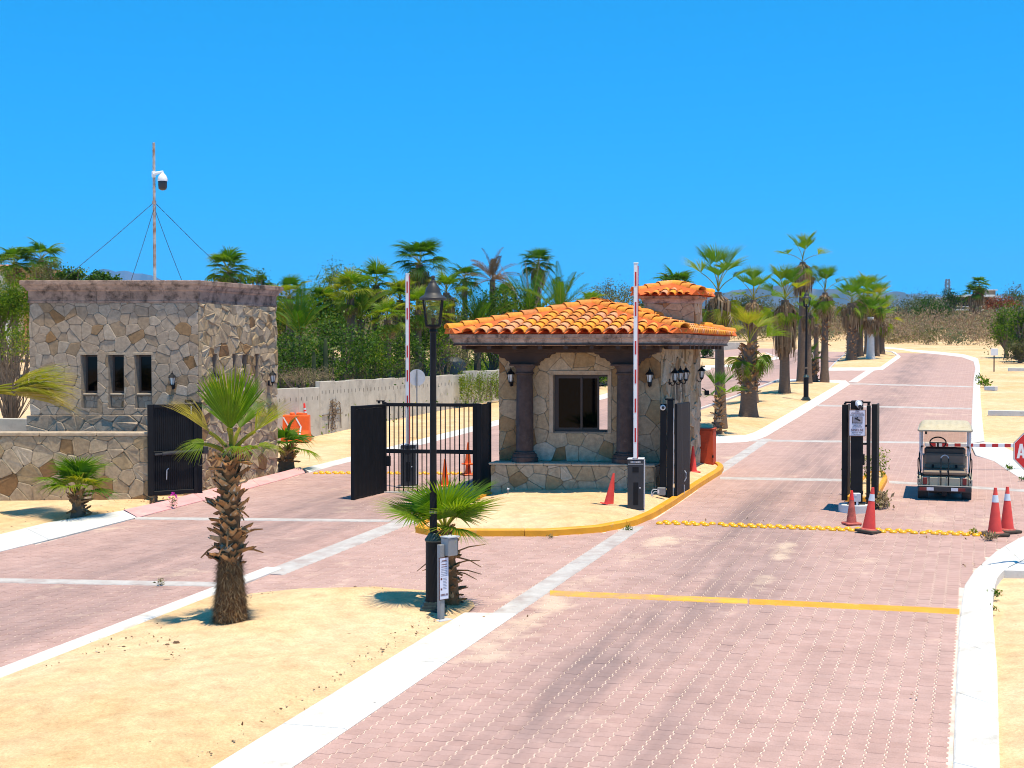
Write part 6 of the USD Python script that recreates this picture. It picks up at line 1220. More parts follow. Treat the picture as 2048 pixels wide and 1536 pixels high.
# the tall palm standing in the near sand median
rng = np.random.default_rng(77); pb = g3(461, 1256, .04); D = pb[1]; s = D / FPX
tp_ = thing('fan_palm', 'single fan palm with ragged brown leaf bases in the near sand median', 'palm tree', pb); hz = 345 * s
rf_ = lambda z: np.interp(z, [0, .25, .85, 1.0, 1.8, 2.6], [.25, .23, .17, .155, .145, .10])
part(tp_, 'trunk', lathe([(rf_(z), z) for z in np.linspace(-.1, hz, 16)], pb, 18), 'fibre', tone=.08, smooth=40)
part(tp_, 'fibre', hairs(rng, 3600, pb, -.02, 1.0, lambda z: rf_(z) * 1.0, (.05, .17), .008, .5), 'fibre', kind='stuff', label='shaggy brown fibre at the foot of the trunk')
boots(tp_, rng, pb, .86, hz - .02, .15, .09, 118, size=(.08, .225), out=(42, 16))
for k in range(14):
    a = rng.uniform(0, 2 * math.pi); z = rng.uniform(1.0, 1.9); L_ = rng.uniform(.25, .45); d = np.array([math.cos(a), math.sin(a), rng.normal(-.15, .35)]); p = pb + [.17 * math.cos(a), .17 * math.sin(a), z]; part(tp_, 'leaf_stalk', tube([p, p + d * L_ * .6, p + d * L_ + [0, 0, -.04]], [.022, .016, .010], 5), 'leaf_base', tone=.4)
top = pb + [0.03, 0, hz - .03]
KW = dict(pr=.026, nseg=46)
put_frond(tp_, rng, top, 272, 87, 1.05, .40, .46, spread=1.35, fold=.12, droop=.0, tipdroop=.10, split=.72, tip=.6, **KW)
put_frond(tp_, rng, top, 250, 84, .85, .42, .56, spread=1.5, fold=.3, droop=.0, tipdroop=.2, split=.62, tip=.5, **KW)
put_frond(tp_, rng, top, 335, 47, .74, .55, .68, spread=1.4, fold=.8, droop=.05, tipdroop=.25, split=.62, tip=.5, **KW)
put_frond(tp_, rng, top, 10, 24, .42, .40, .62, spread=2.4, fold=.3, droop=.3, tipdroop=.6, split=.45, tip=.3, **KW)
put_frond(tp_, rng, top, 178, 52, .80, .48, .84, spread=1.0, fold=1.0, droop=.0, tipdroop=.35, split=.5, tip=.5, **KW)
put_frond(tp_, rng, top, 205, 30, .40, .44, .56, spread=2.8, fold=.25, droop=.5, tipdroop=.9, split=.42, tip=.2, **KW)
put_frond(tp_, rng, top, 110, 74, .75, .42, .46, spread=1.6, fold=.3, droop=.1, tipdroop=.3, split=.55, tip=.3, **KW)
put_frond(tp_, rng, top, 60, 70, .70, .44, .48, spread=1.6, fold=.3, droop=.15, tipdroop=.4, split=.5, tip=.3, **KW)
put_frond(tp_, rng, top, 300, 26, .42, .42, .5, spread=3.2, fold=.3, droop=.4, tipdroop=.8, split=.4, tip=.2, **KW)

# palm behind the card reader
pb = g3(902, 1214, .05); s = pb[1] / FPX; tp_ = thing('fan_palm', 'short fan palm with wide open fronds behind the near lamp post', 'palm tree', pb); hz = 150 * s; lx_ = -.09
part(tp_, 'trunk', tube([pb - [0, 0, .1], pb + [-.02, 0, hz * .5], pb + [lx_, 0, hz]], [.15, .11, .07], 14), 'fibre', tone=.2, smooth=40)
boots(tp_, rng, pb, .02, hz, .13, .08, 56, size=(.06, .17), lean=(lx_, 0), out=(58, 18))
for k in range(10):
    a = rng.uniform(-.9, .9) + (math.pi if k % 2 else 0); p = pb + [0, 0, rng.uniform(.45, .95)]; d = np.array([math.cos(a), math.sin(a) * .6, rng.normal(-.1, .3)]); part(tp_, 'leaf_stalk', tube([p, p + d * .3, p + d * rng.uniform(.4, .6) + [0, 0, -.06]], [.016, .011, .006], 5), 'leaf_base', tone=.5)
top = pb + [lx_, 0, hz - .02]; KW = dict(pr=.017, nseg=44)
put_frond(tp_, rng, top, 200, 34, .68, .60, .52, spread=4.6, fold=.05, droop=.08, tipdroop=.12, split=.42, tip=.35, **KW)
put_frond(tp_, rng, top, 262, 66, .80, .34, .48, spread=4.2, fold=.1, droop=.05, tipdroop=.1, split=.5, tip=.35, **KW)
put_frond(tp_, rng, top, 318, 50, .88, .36, .54, spread=4.2, fold=.1, droop=.1, tipdroop=.15, split=.45, tip=.4, **KW)
put_frond(tp_, rng, top, 20, 60, .80, .40, .30, spread=3.8, fold=.2, droop=.1, tipdroop=.2, split=.5, tip=.3, **KW)
put_frond(tp_, rng, top, 90, 62, .75, .40, .36, spread=3.8, fold=.2, droop=.1, tipdroop=.2, split=.5, tip=.3, **KW)
put_frond(tp_, rng, top, 150, 55, .7, .40, .42, spread=3.8, fold=.2, droop=.2, tipdroop=.2, split=.5, tip=.3, **KW)
put_frond(tp_, rng, top, 300, 18, .62, .36, .48, spread=4.2, fold=.1, droop=.3, tipdroop=.3, split=.4, tip=.4, **KW)

fan_palm(157, 1040, 990, .95, 'small young fan palm in the sand before the low stone wall', r=(.16, .10), live=13, seed=5, el=(20, 86), boot=(.05, 1.0, 40), tone=(.48, .1), pet=.7, nseg=36, droop=.15)
fan_palm(572, 940, 900, 1.1, 'young fan palm at the back corner of the stone building', r=(.22, .17), live=9, seed=8, el=(12, 80), boot=(.3, 1.0, 40), tone=(.28, .1), pet=.6, nseg=34, lean_px=4, droop=.15)
# a palm just left of the picture whose frond reaches in
pl = np.array([*(G(-150, 1190)), 0]); D = 30.0; pc_ = P(-40, 700, D); pl = np.array([pc_[0], D, float(gz(pc_[0], D))]); zc = P(0, 770, D)[2]
tp_ = thing('fan_palm', 'yellowing palm frond reaching in at the left edge', 'palm tree', pl); (V, F), top = trunk(pl, zc - pl[2] - .25, .2, .15, rng=rng); part(tp_, 'trunk', MB().add(V, F), 'bark', tone=.4, smooth=40)
for az, el_, tn in ((2, 26, .76), (350, 14, .72), (12, 6, .84), (356, 20, .68), (5, 15, .80), (358, 9, .88), (150, 20, .5), (185, 30, .5), (215, 10, .45)):
    put_frond(tp_, rng, top, az, el_, 1.55 if az < 20 or az > 340 else .8, .75, tn, spread=1.25 if az < 20 or az > 340 else 3.4, fold=.7 if az < 20 or az > 340 else .3, droop=.06, tipdroop=.35, split=.5, nseg=44, pr=.022, tip=.5)

# palms in the medians behind the gatehouse
GP = 'palms in the medians behind the gatehouse'
fan_palm(1441, 866, 584, 1.45, 'tall palm leaning behind the tiled turret with a long green skirt', r=(.24, .13), live=7, dead=9, skirt_h=1.5, lean_px=-6, seed=11, group=GP, el=(35, 88), pet=1.0, dead_tone=.75, tone=(.42, .15))
fan_palm(1437, 862, 796, 1.05, 'young bright green palm between gatehouse corner and median', D=46.0, r=(.12, .09), live=6, seed=12, group=GP, el=(10, 80), boot=(.1, 1., 50), tone=(.3, .1), pet=.7, droop=.15)
fan_palm(1497, 841, 690, 1.55, 'stout palm with drooping yellow fronds nearest the gatehouse', r=(.36, .26), live=6, dead=16, seed=13, group=GP, el=(35, 82), boot=(.35, 1., 150), tone=(.7, .1), pet=.9, dead_tone=.85, droop=.5)
fan_palm(1506, 812, 600, 1.25, 'palm with dark drooping crown behind the stout yellow palm', r=(.24, .14), live=7, dead=8, skirt_h=1.3, seed=14, group=GP, el=(18, 88), pet=1.0, tone=(.45, .12))
fan_palm(1569, 793, 600, 1.5, 'leafy palm with a long shaggy skirt left of the far lamp post', r=(.28, .19), live=11, dead=8, skirt_h=2.6, seed=15, group=GP, el=(18, 88), tone=(.45, .14), pet=1.0, skirt_n=420)
fan_palm(1604, 766, 524, 1.5, 'tallest palm of the median rising above all the others', r=(.30, .17), live=6, dead=6, skirt_h=1.9, seed=16, group=GP, el=(20, 85), tone=(.4, .1), pet=1.1, skirt_n=380)
fan_palm(1616, 772, 625, .9, 'slim trunked palm directly behind the far lamp post', r=(.22, .15), live=6, dead=4, skirt_h=1.0, seed=17, group=GP, el=(18, 88))
fan_palm(1649, 766, 585, 1.4, 'palm with round shaggy crown right of the far lamp post', r=(.25, .15), live=6, dead=14, skirt_h=1.5, seed=18, group=GP, el=(35, 85), boot=(.42, .8, 60), pet=1.0, dead_tone=.7)
fan_palm(1625, 765, 722, .95, 'young palm with arching green fronds at the median end', r=(.30, .22), live=9, seed=19, group=GP, el=(0, 80), boot=(.1, 1., 70), tone=(.34, .1))
fan_palm(1632, 742, 648, .8, 'small yellow green palm seen between two median trunks', r=(.2, .15), live=7, dead=6, skirt_h=.8, seed=20, group=GP, el=(18, 88), tone=(.6, .1))
fan_palm(1703, 723, 606, 1.9, 'palm with ragged dark trunk at the left end of the far median', r=(.40, .33), live=10, dead=8, skirt_h=2.0, seed=21, group=GP, el=(18, 88), boot=(.05, .85, 120), tone=(.45, .12))
fan_palm(1719, 719, 598, 1.8, 'second palm from the left in the far median', r=(.32, .2), live=10, dead=5, skirt_h=1.6, seed=22, group=GP, el=(18, 88), tone=(.42, .14))
fan_palm(1735, 713, 590, 1.9, 'tallest palm in the far median', r=(.3, .18), live=10, dead=4, skirt_h=1.4, seed=23, group=GP, el=(18, 88), tone=(.48, .12))
fan_palm(1741, 722, 634, 1.9, 'bright green palm with white painted trunk in the far median', r=(.32, .24), live=10, dead=3, skirt_h=1.2, seed=24, group=GP, el=(18, 88), bark='bark_white', tone=(.38, .1))
fan_palm(1752, 717, 606, 1.8, 'palm right of the white trunk in the far median', r=(.28, .18), live=9, dead=4, skirt_h=1.6, seed=25, group=GP, el=(18, 88), tone=(.45, .14))
fan_palm(1763, 712, 636, 1.8, 'rightmost palm in the far median', r=(.28, .18), live=9, dead=6, skirt_h=1.5, seed=26, group=GP, el=(18, 88), tone=(.62, .12))

# ------------------------------------------------------------------ feather palms
def feather(rng, L_, n=44, leaf=.42, arch=.5, pr=.022, tone=.4, vee=.5, dry=0.0):
    mb = MB(); s = np.linspace(0, 1, 12); sp = np.c_[0 * s, L_ * (s - .10 * arch * s ** 3), L_ * arch * (-.55 * s ** 2.2 + .06 * s)]; mb.add(*tube(sp, np.linspace(pr, pr * .25, 12), 5, False), tone=.7)
    f = np.linspace(.14, .995, n); y = np.interp(f, s, sp[:, 1]); z = np.interp(f, s, sp[:, 2]); V, T = [], []
    for k in range(n):
        for sd in (-1, 1):
            l = leaf * math.sin(math.pi * min(1, .18 + .82 * f[k]) ** .8) ** .6 * rng.uniform(.8, 1.15) + .04; d = np.array([sd * .75, .72 + .2 * f[k], vee * rng.uniform(.4, 1.2)]); d /= np.linalg.norm(d); p = np.array([0, y[k], z[k]]); wv = np.array([0, .016, 0]) + np.array([0, 0, .004]); e = p + d * l + [0, 0, -l * l * .35 - dry * l * .6]; m = p + d * l * .55 + [0, 0, -dry * l * .1]; V += [p - wv * .5, p + wv * .5, m + wv, m - wv, e]; T.append(tone + rng.normal(0, .08))
    V = np.array(V); i = np.arange(2 * n)[:, None] * 5; F = np.vstack([i + [0, 1, 2], i + [0, 2, 3], i + [3, 2, 4]]); mb.add(V, F, np.clip(np.tile(T, 3), 0, 1)); return mb.arr()
def feather_palm(px, py, D, h_py, L_, n, label, seed, el=(35, 88), tone=.42, mat='palm_leaf', stem_h=.8, bare=0, group='feather palms in the thicket'):
    rng = np.random.default_rng(seed); b = P(px, py, D); b[2] = float(gz(b[0], b[1])); t = thing('feather_palm', label, 'palm tree', b, group); top = np.array([b[0], b[1], P(px, h_py, D)[2]]); part(t, 'trunk', tube([b - [0, 0, .1], (b + top) / 2, top], [.22, .18, .16], 10), 'bark', tone=.3)
    for k in range(n):
        e = el[0] + (el[1] - el[0]) * (k + .5) / n + rng.normal(0, 5); V, F, T = feather(rng, L_ * rng.uniform(.8, 1.12), tone=tone + rng.normal(0, .06), arch=rng.uniform(.35, .75)); part(t, 'frond', (aim(V, top, k * 137.5 + rng.normal(0, 15), e), F), mat, tone=T)
    for k in range(bare):
        V, F, T = feather(rng, L_ * rng.uniform(1.0, 1.35), n=26, leaf=.13, tone=.9, arch=.08, pr=.035, vee=.2); part(t, 'stripped_frond', (aim(V, top, rng.uniform(150, 380), rng.uniform(58, 84)), F), 'dead_leaf', tone=np.clip(T * .2 + .78, 0, 1))
    return t
feather_palm(600, 740, 56, 672, 2.4, 15, 'feather palm with upright fronds behind the back corner of the stone building', 31, tone=.34)
feather_palm(955, 760, 67, 662, 2.6, 17, 'blue green feather palm behind the lamp post head', 32, tone=.25)
feather_palm(1060, 740, 69, 645, 3.0, 20, 'large feather palm with pale stripped stalks behind the tiled roof', 33, tone=.36, bare=6)
feather_palm(1120, 740, 66, 628, 2.7, 16, 'feather palm right of the stripped stalks behind the tiled roof', 34, tone=.40)
feather_palm(985, 740, 72, 560, 1.7, 14, 'withered brown feather palm rising above the thicket', 35, tone=.25, mat='dead_leaf', el=(-10, 85))
feather_palm(720, 760, 60, 640, 2.2, 14, 'yellow green feather palm left of the raised boom arm', 36, tone=.5)

# ------------------------------------------------------------------ fan palms in and behind the thicket
GT = 'fan palms above the thicket'
fan_palm(840, 760, 530, 1.55, 'largest fan palm with a broad dark crown above the thicket', D=70, r=(.26, .2), live=20, dead=8, skirt_h=1.6, seed=41, group=GT, el=(-5, 80), tone=(.22, .1), pet=.9)
fan_palm(752, 760, 570, 1.2, 'fan palm with upright fronds left of the boom arm tip', D=64, r=(.22, .17), live=15, dead=8, skirt_h=1.4, seed=42, group=GT, el=(5, 85), tone=(.4, .12))
fan_palm(800, 760, 600, 1.05, 'yellowing fan palm low beside the raised boom arm', D=62, r=(.22, .17), live=14, dead=12, skirt_h=1.2, seed=43, group=GT, tone=(.58, .12))
fan_palm(893, 760, 585, 1.1, 'fan palm with golden dead fronds above the lamp post head', D=66, r=(.22, .17), live=10, dead=16, skirt_h=1.4, seed=44, group=GT, tone=(.5, .12), dead_tone=.8)
fan_palm(650, 760, 610, .95, 'yellow green fan palm at the left of the thicket', D=62, r=(.2, .16), live=13, dead=8, skirt_h=1.1, seed=45, group=GT, tone=(.55, .12))
fan_palm(1076, 700, 532, 1.25, 'dark crowned fan palm behind the stripped stalks', D=84, r=(.22, .17), live=20, dead=6, skirt_h=1.3, seed=46, group=GT, el=(-20, 80), tone=(.12, .08))
fan_palm(930, 700, 562, 1.3, 'low dark fan palm crown left of the withered palm', D=84, r=(.22, .17), live=18, dead=4, seed=47, group=GT, el=(-15, 75), tone=(.14, .08))
fan_palm(1350, 720, 580, 1.45, 'fan palm crown just above the turret roof', D=78, r=(.24, .18), live=18, dead=4, skirt_h=1.0, seed=48, group=GT, el=(-5, 80), tone=(.24, .1))
fan_palm(1180, 720, 618, .95, 'small yellow green fan palm right of the feather palms', D=70, r=(.2, .15), live=12, dead=6, skirt_h=.8, seed=49, group=GT, tone=(.52, .12))
fan_palm(456, 700, 545, 1.25, 'round crowned fan palm above the right end of the stone building', D=66, r=(.24, .2), live=22, dead=14, skirt_h=2.0, seed=50, group=GT, el=(-20, 75), tone=(.36, .12), dead_tone=.75)
fan_palm(30, 690, 530, 1.75, 'fan palm with drooping crown beside the far tiled house at left', D=95, r=(.28, .2), live=20, dead=8, skirt_h=1.4, seed=51, group=GT, el=(-15, 70), tone=(.24, .1))
fan_palm(84, 690, 520, 1.75, 'taller fan palm right of the far tiled house at left', D=95, r=(.26, .18), live=18, dead=4, skirt_h=1.6, seed=52, group=GT, el=(-15, 78), tone=(.32, .1))

fan_palm(702, 760, 590, 1.15, 'yellow green fan palm with hanging straw fronds under the mesquite tree', D=59, r=(.2, .16), live=12, dead=14, seed=141, group=GT, tone=(0.62, .14), dead_tone=.8, el=(5, 85))
fan_palm(775, 760, 640, 1.0, 'low fan palm with pale hanging fronds left of the boom arm', D=57.5, r=(.2, .16), live=12, dead=14, seed=142, group=GT, tone=(0.6, .14), dead_tone=.8, el=(5, 85))
fan_palm(836, 760, 620, 1.1, 'fan palm with straw fronds right of the boom arm', D=61.5, r=(.2, .16), live=12, dead=14, seed=143, group=GT, tone=(0.55, .14), dead_tone=.8, el=(5, 85))
fan_palm(878, 760, 640, 1.0, 'low yellow fan palm behind the lamp post head', D=65, r=(.2, .16), live=12, dead=14, seed=144, group=GT, tone=(0.66, .14), dead_tone=.8, el=(5, 85))
fan_palm(580, 760, 600, 1.1, 'fan palm with upright fronds close to the stone building back corner', D=58, r=(.2, .16), live=12, dead=14, seed=145, group=GT, tone=(0.45, .14), dead_tone=.8, el=(5, 85))
fan_palm(1010, 760, 600, 1.0, 'small fan palm between the feather palms', D=74, r=(.2, .16), live=12, dead=14, seed=146, group=GT, tone=(0.6, .14), dead_tone=.8, el=(5, 85))
# ------------------------------------------------------------------ thicket behind the concrete wall
sh_n = 0
for px, py, D, w, h, n, leaf, mat, tone, label in [
    (590, 722, 52, 130, 130, 3600, .12, 'glossy_leaf', (0.50, .26), 'dense glossy shrub at the left end of the thicket'),
    (668, 710, 54, 150, 140, 4600, .12, 'glossy_leaf', (0.60, .26), 'broad leafy shrub above the step of the concrete wall'),
    (742, 720, 56, 130, 120, 3600, .11, 'leaf', (0.45, .26), 'mid green shrub left of the raised boom arm'),
    (640, 640, 62, 150, 110, 3600, .15, 'leaf', (0.58, .26), 'light green shrub under the mesquite tree'),
    (715, 620, 64, 130, 120, 3000, .14, 'leaf', (0.42, .26), 'dark shrub between the yellow green palms'),
    (790, 700, 60, 120, 130, 3400, .12, 'glossy_leaf', (0.55, .26), 'glossy shrub directly behind the raised boom arm'),
    (850, 680, 63, 120, 160, 3800, .13, 'leaf', (0.38, .26), 'tall dark shrub right of the raised boom arm'),
    (915, 680, 67, 120, 140, 3600, .13, 'glossy_leaf', (0.58, .26), 'leafy shrub left of the gatehouse eave'),
    (985, 690, 69, 100, 120, 2800, .13, 'leaf', (0.52, .26), 'bright shrub under the gatehouse eave'),
    (1010, 620, 68, 140, 90, 3000, .14, 'leaf', (0.34, .26), 'dark shrub behind the left slope of the tiled roof'),
    (1130, 640, 74, 180, 80, 3000, .15, 'olive_leaf', (.35, .2), 'olive shrub behind the ridge of the tiled roof'),
    (1235, 640, 76, 150, 90, 3400, .14, 'olive_leaf', (.30, .2), 'dusty shrub left of the turret'),
    (560, 640, 60, 90, 120, 2600, .14, 'leaf', (0.46, .26), 'green shrub behind the back corner of the stone building'),
]:
    sh_n += 1; shrub('shrub', label, 'shrub', px, py, D, w, h, n, leaf, mat, tone, group='shrubs of the thicket', seed=sh_n)
for px, py, D, w, h, n, leaf, mat, tone, label in [
    (618, 757, 50.5, 130, 46, 3800, .05, 'dry_twig', (.72, .15), 'straw coloured bush along the lower concrete wall'),
    (893, 718, 64, 130, 74, 4200, .055, 'olive_leaf', (.75, .18), 'dry olive bush hanging over the concrete wall'),
    (795, 738, 59.5, 120, 60, 3000, .055, 'olive_leaf', (.62, .18), 'thin olive bush behind the round sign'),
    (720, 752, 55, 110, 40, 2200, .06, 'olive_leaf', (.45, .2), 'low olive bush at the top of the concrete wall'),
]:
    sh_n += 1; shrub('dry_bush', label, 'bush', px, py, D, w, h, n, leaf, mat, tone, group='dry bushes by the concrete wall', seed=sh_n, up=0, ratio=.3, clumps=40, spread=.2)
def tree(label, px, py, D, w, h, n, leaf, mat, tone, seed, clumps=40, spread=.16, name='tree', cat='tree', hollow=.35, group=None, stem_r=.06, up=.2, ratio=.45, part_name='crown'):
    return shrub(name, label, cat, px, py, D, w, h, n, leaf, mat, tone, clumps, spread, stems=9, seed=seed, hollow=hollow, stem_r=stem_r, group=group, part_name=part_name, up=up, ratio=ratio)
tree('airy light green mesquite tree behind the thicket at left', 685, 572, 76, 130, 100, 4200, .11, 'leaf', (0.65, .26), 201)
tree('sparse grey green tree right of the feather palms', 1222, 596, 84, 110, 100, 3000, .10, 'grey_leaf', (.6, .2), 202, spread=.14)
tree('olive tree right of the sparse grey tree', 1290, 622, 80, 100, 90, 2800, .11, 'olive_leaf', (.25, .2), 203)
tree('feathery green mesquite at the left edge behind the stone building', 8, 622, 46, 200, 180, 17000, .085, 'leaf', (.55, .2), 204, clumps=90, hollow=.25)
tree('dark glossy tree peeping over the stone building roof', 205, 566, 47, 110, 70, 1500, .13, 'glossy_leaf', (0.45, .26), 205, clumps=22, spread=.12)
tree('olive treetop left of the roof corner behind the stone building', 110, 562, 56, 140, 60, 2400, .10, 'olive_leaf', (.2, .2), 206)
tree('dark glossy shrub top left of the camera mast', 140, 556, 50, 70, 50, 1100, .12, 'glossy_leaf', (0.40, .26), 207, clumps=14)
tree('low green treetop right of the round crowned palm', 515, 563, 64, 80, 40, 1200, .12, 'leaf', (0.45, .26), 208, clumps=14)
sh_n += 1; shrub('dry_bush', 'bare twiggy bush at the left edge beside the stone building', 'bush', 22, 745, 41, 130, 170, 3200, .05, 'dry_twig', (.35, .2), seed=301, clumps=60, spread=.18, stems=18, ratio=.18, up=0, stem_r=.02)
shrub('dry_bush', 'green and brown bush low at the left edge', 'bush', 20, 690, 43, 120, 80, 1600, .09, 'leaf', (0.60, .26), seed=302, clumps=24)
ug = MB(); rngu = np.random.default_rng(31)
wl_ = LineString([G(553, 885), G(640, 868), G(760, 843), G(880, 819.5), G(1000, 799), G(1300, 760)])
for q in range(1300):
    f = rngu.random(); d = rngu.uniform(.9, 24) ; p = np.array(wl_.interpolate(f, True).coords[0]) + np.array([-.25, .97]) * d; h = rngu.uniform(.5, 1.3) + d * .03; n = 60
    c = rngu.normal(size=(n, 3)) * [.55, .5, h * .3] + [p[0], p[1], float(gz(*p)) + h * .4]; c[:, 2] = np.maximum(c[:, 2], gz(c[:, 0], c[:, 1])); V, F, T = leaves(rngu, c, .16, .3, .5, (rngu.normal(.5, .2), .2)); ug.add(V, F, T)
plain('leaf_litter', (.085, .062, .035), .95, var=.4, scale=2, bump=.5, bscale=20)
_l = np.array(wl_.coords); _o = np.array([-.24, .97]); solo('thicket_soil', sheet(Polygon(np.vstack([_l + _o * .5, (_l + _o * np.array([[110], [105], [90], [70], [50], [30]]))[::-1]])).buffer(0), .02), 'leaf_litter', 'dark soil and leaf litter under the thicket', kind='structure')
solo('undergrowth', ug, 'leaf', 'low green undergrowth behind the concrete wall', 'undergrowth', kind='stuff')
# creeper over the wall
rngv = np.random.default_rng(9); vx = thing('creeper', 'yellow green creeper hanging over the concrete wall beside the gatehouse', 'climbing plant', P(960, 800, 62.5))
pts = []
for k in range(90):
    px = rngv.uniform(918, 1002); D = float(G(px, 812 - (px - 932) * .155)[1]) - .1; y0 = 742 + rngv.uniform(-2, 22); y1 = min(808 - (px - 932) * .16, y0 + rngv.uniform(18, 60)); m = int((y1 - y0) * 1.6)
    pts += [P(px + rngv.normal(0, 1.5), y, D) + [0, rngv.normal(-.05, .07), 0] for y in rngv.uniform(y0, y1, m)]
V, F, T = leaves(rngv, np.array(pts), .075, .2, .45, (.72, .14), aim=np.array([0, 0, -1.2])); part(vx, 'foliage', (V, F), 'leaf', tone=T)
part(vx, 'stem', twigs(rngv, np.array([P(a, 806 - (a - 932) * .16, 62.0) for a in range(925, 1000, 6)]), np.array([P(a + 3, 745, 62.0) for a in range(925, 1000, 6)]), .015), 'branch')
dv = thing('dead_vine', 'dead brown vine stuck to the concrete wall right of the red post', 'climbing plant', P(670, 862, 51)); mb = MB()
DV = lambda x, y: P(x, y, float(G(x, 868 - (x - 640) * .20)[1]) - .05)
for line_ in ([(664, 862), (666, 830), (665, 812), (666, 798)], [(665, 832), (672, 812), (679, 804), (681, 820), (682, 856)], [(657, 858), (659, 830), (662, 812)], [(645, 831), (665, 828), (685, 826)], [(668, 825), (675, 820), (682, 819)], [(670, 834), (674, 826), (671, 818)]): mb.add(*tube([DV(*p) for p in line_], .018, 5))
part(dv, 'stem', mb, 'branch'); V, F, T = leaves(rngv, np.array([DV(rngv.normal(667, 4), rngv.uniform(800, 860)) for _ in range(220)]), .08, 0, .5, (.3, .2)); part(dv, 'foliage', (V, F), 'dry_twig', tone=T)
# cacti in the thicket
for px, py0, py1, D, r, lab in ((651, 760, 676, 51.5, .085, 'tall grey green cactus column in the thicket'), (628, 760, 700, 51, .075, 'short cactus column left of the tall one')):
    b = P(px, py0, D); b[2] = float(gz(b[0], b[1])); zt_ = P(px, py1, D)[2] - b[2]; t = thing('cactus', lab, 'cactus', b); k = np.arange(24); v, f = lathe([(r, 0), (r * 1.1, zt_ * .5), (r, zt_ * .9), (r * .6, zt_ * .98), (.01, zt_)], b, 24); v[:, :2] = b[:2] + (v[:, :2] - b[:2]) * np.where(np.arange(len(v)) % 2 == 0, 1.0, .78)[:, None]; part(t, 'column', MB().add(v, f), 'grey_leaf', tone=.3)

# ------------------------------------------------------------------ scrub and trees along the far bend
def in_view(x, y): return 1024 + 2650 * x / y
rngs = np.random.default_rng(12); NOGO = ROAD.buffer(3.0); PV, PF, PT, off = [], [], [], 0
mbs = {'dry_twig': MB(), 'olive_leaf': MB(), 'grey_leaf': MB()}
count = 0
for k in range(5200):
    D = rngs.uniform(118, 330); px = rngs.uniform(-80, 2200); x = (px - 1024) / 2650 * D; s_ = UV @ [x, D]; v_ = VV @ [x, D]
    if shapely.contains_xy(NOGO, x, D): continue
    if px > 1640 and D < 134 + (px - 1700) * -.045 + 8 * meshkit.noise(np.array([px * .02, 0, 0.])): continue
    if 1380 < px <= 1640 and D < 152: continue
    if px <= 1380 and D < 125: continue
    h = rngs.uniform(1.4, 3.4) * (.8 if D < 150 else 1.15 + .4 * (D > 230)); w = h * rngs.uniform(.7, 1.2); g0 = float(gz(x, D)) - .3
    kind = 'dry_twig' if rngs.random() < (.78 if px > 1640 and D < 200 else .35) else ('olive_leaf' if rngs.random() < .6 else 'grey_leaf')
    n = int((150 if D < 170 else 80) * (1.0 if px > 1380 else .6)); q = rngs.normal(size=(n, 3)) * [w * .42, w * .42, h * .24] + [x, D, g0 + h * .55]; q[:, 2] = np.maximum(q[:, 2], g0)
    V, F, T = leaves(rngs, q, .30 if D < 170 else .5, .1, .22 if kind == 'dry_twig' else .4, (rngs.normal(.5, .16), .16), aim=np.array([0, 0, .9])); mbs[kind].add(V, F, T); count += 1
solo('dry_scrub', mbs['dry_twig'], 'dry_twig', 'mass of leafless brown desert scrub beyond the road bend', 'scrub', kind='stuff')
solo('olive_scrub', mbs['olive_leaf'], 'olive_leaf', 'mass of olive green desert scrub behind the dry scrub', 'scrub', kind='stuff')
solo('grey_scrub', mbs['grey_leaf'], 'grey_leaf', 'mass of grey green desert scrub towards the horizon', 'scrub', kind='stuff')
GF = 'trees beyond the road bend'
for i, (px, py, D, w, h, n, mat, tone, label) in enumerate([
    (1800, 628, 205, 110, 70, 2600, 'grey_leaf', (.35, .2), 'grey green tree beyond the road bend left of centre'), (1850, 612, 210, 90, 60, 2400, 'grey_leaf', (.5, .2), 'tall grey green tree below the pylon'), (1872, 628, 195, 100, 60, 2400, 'leaf', (.15, .12), 'dark green tree left of the far house'),
    (1745, 640, 190, 90, 60, 2000, 'olive_leaf', (.2, .2), 'olive tree behind the far median palms'), (2012, 668, 104, 90, 110, 4200, 'leaf', (.42, .18), 'bushy green tree at the right edge before the scrub'), (2046, 660, 98, 70, 130, 3000, 'leaf', (.30, .18), 'dark green bush cut by the right edge'),
    (2030, 600, 240, 60, 70, 1800, 'grey_leaf', (.35, .2), 'grey leafed tree right of the far house'), (1900, 600, 230, 50, 40, 1400, 'leaf', (.1, .1), 'small dark tree touching the far house'), (1590, 640, 165, 130, 70, 2400, 'olive_leaf', (.35, .2), 'olive tree behind the tall median palm'),
    (1500, 622, 150, 120, 80, 2600, 'grey_leaf', (.3, .2), 'grey green tree behind the stout yellow palm'), (1680, 630, 180, 110, 60, 2000, 'olive_leaf', (.5, .2), 'dusty tree between the two medians'), (2040, 705, 96, 60, 60, 1600, 'olive_leaf', (.15, .15), 'low dark bush at the right edge by the sand')]):
    tree(label, px, py, D, w, h, n, .30 if D > 140 else .16, mat, tone, 400 + i, group=GF, clumps=34, spread=.2, stem_r=.10)
shrub('flowering_tree', 'orange red flowering tree in front of the far house', 'tree', 2003, 612, 225, 70, 34, 2400, .32, 'red_flower', (.45, .25), seed=500, clumps=30, stems=6, part_name='crown', stem_r=.1)
for px, cy, lab, sd in ((1958, 572, 'tall palm standing in front of the far house', 61), (1946, 588, 'shorter palm beside the tall one at the far house', 62)):
    fan_palm(px, 640, cy, 1.9, lab, D=215, r=(.35, .25), live=18, dead=6, skirt_h=3.0, seed=sd, group='palms at the far house', el=(-15, 80), nseg=18, tone=(.3, .1))

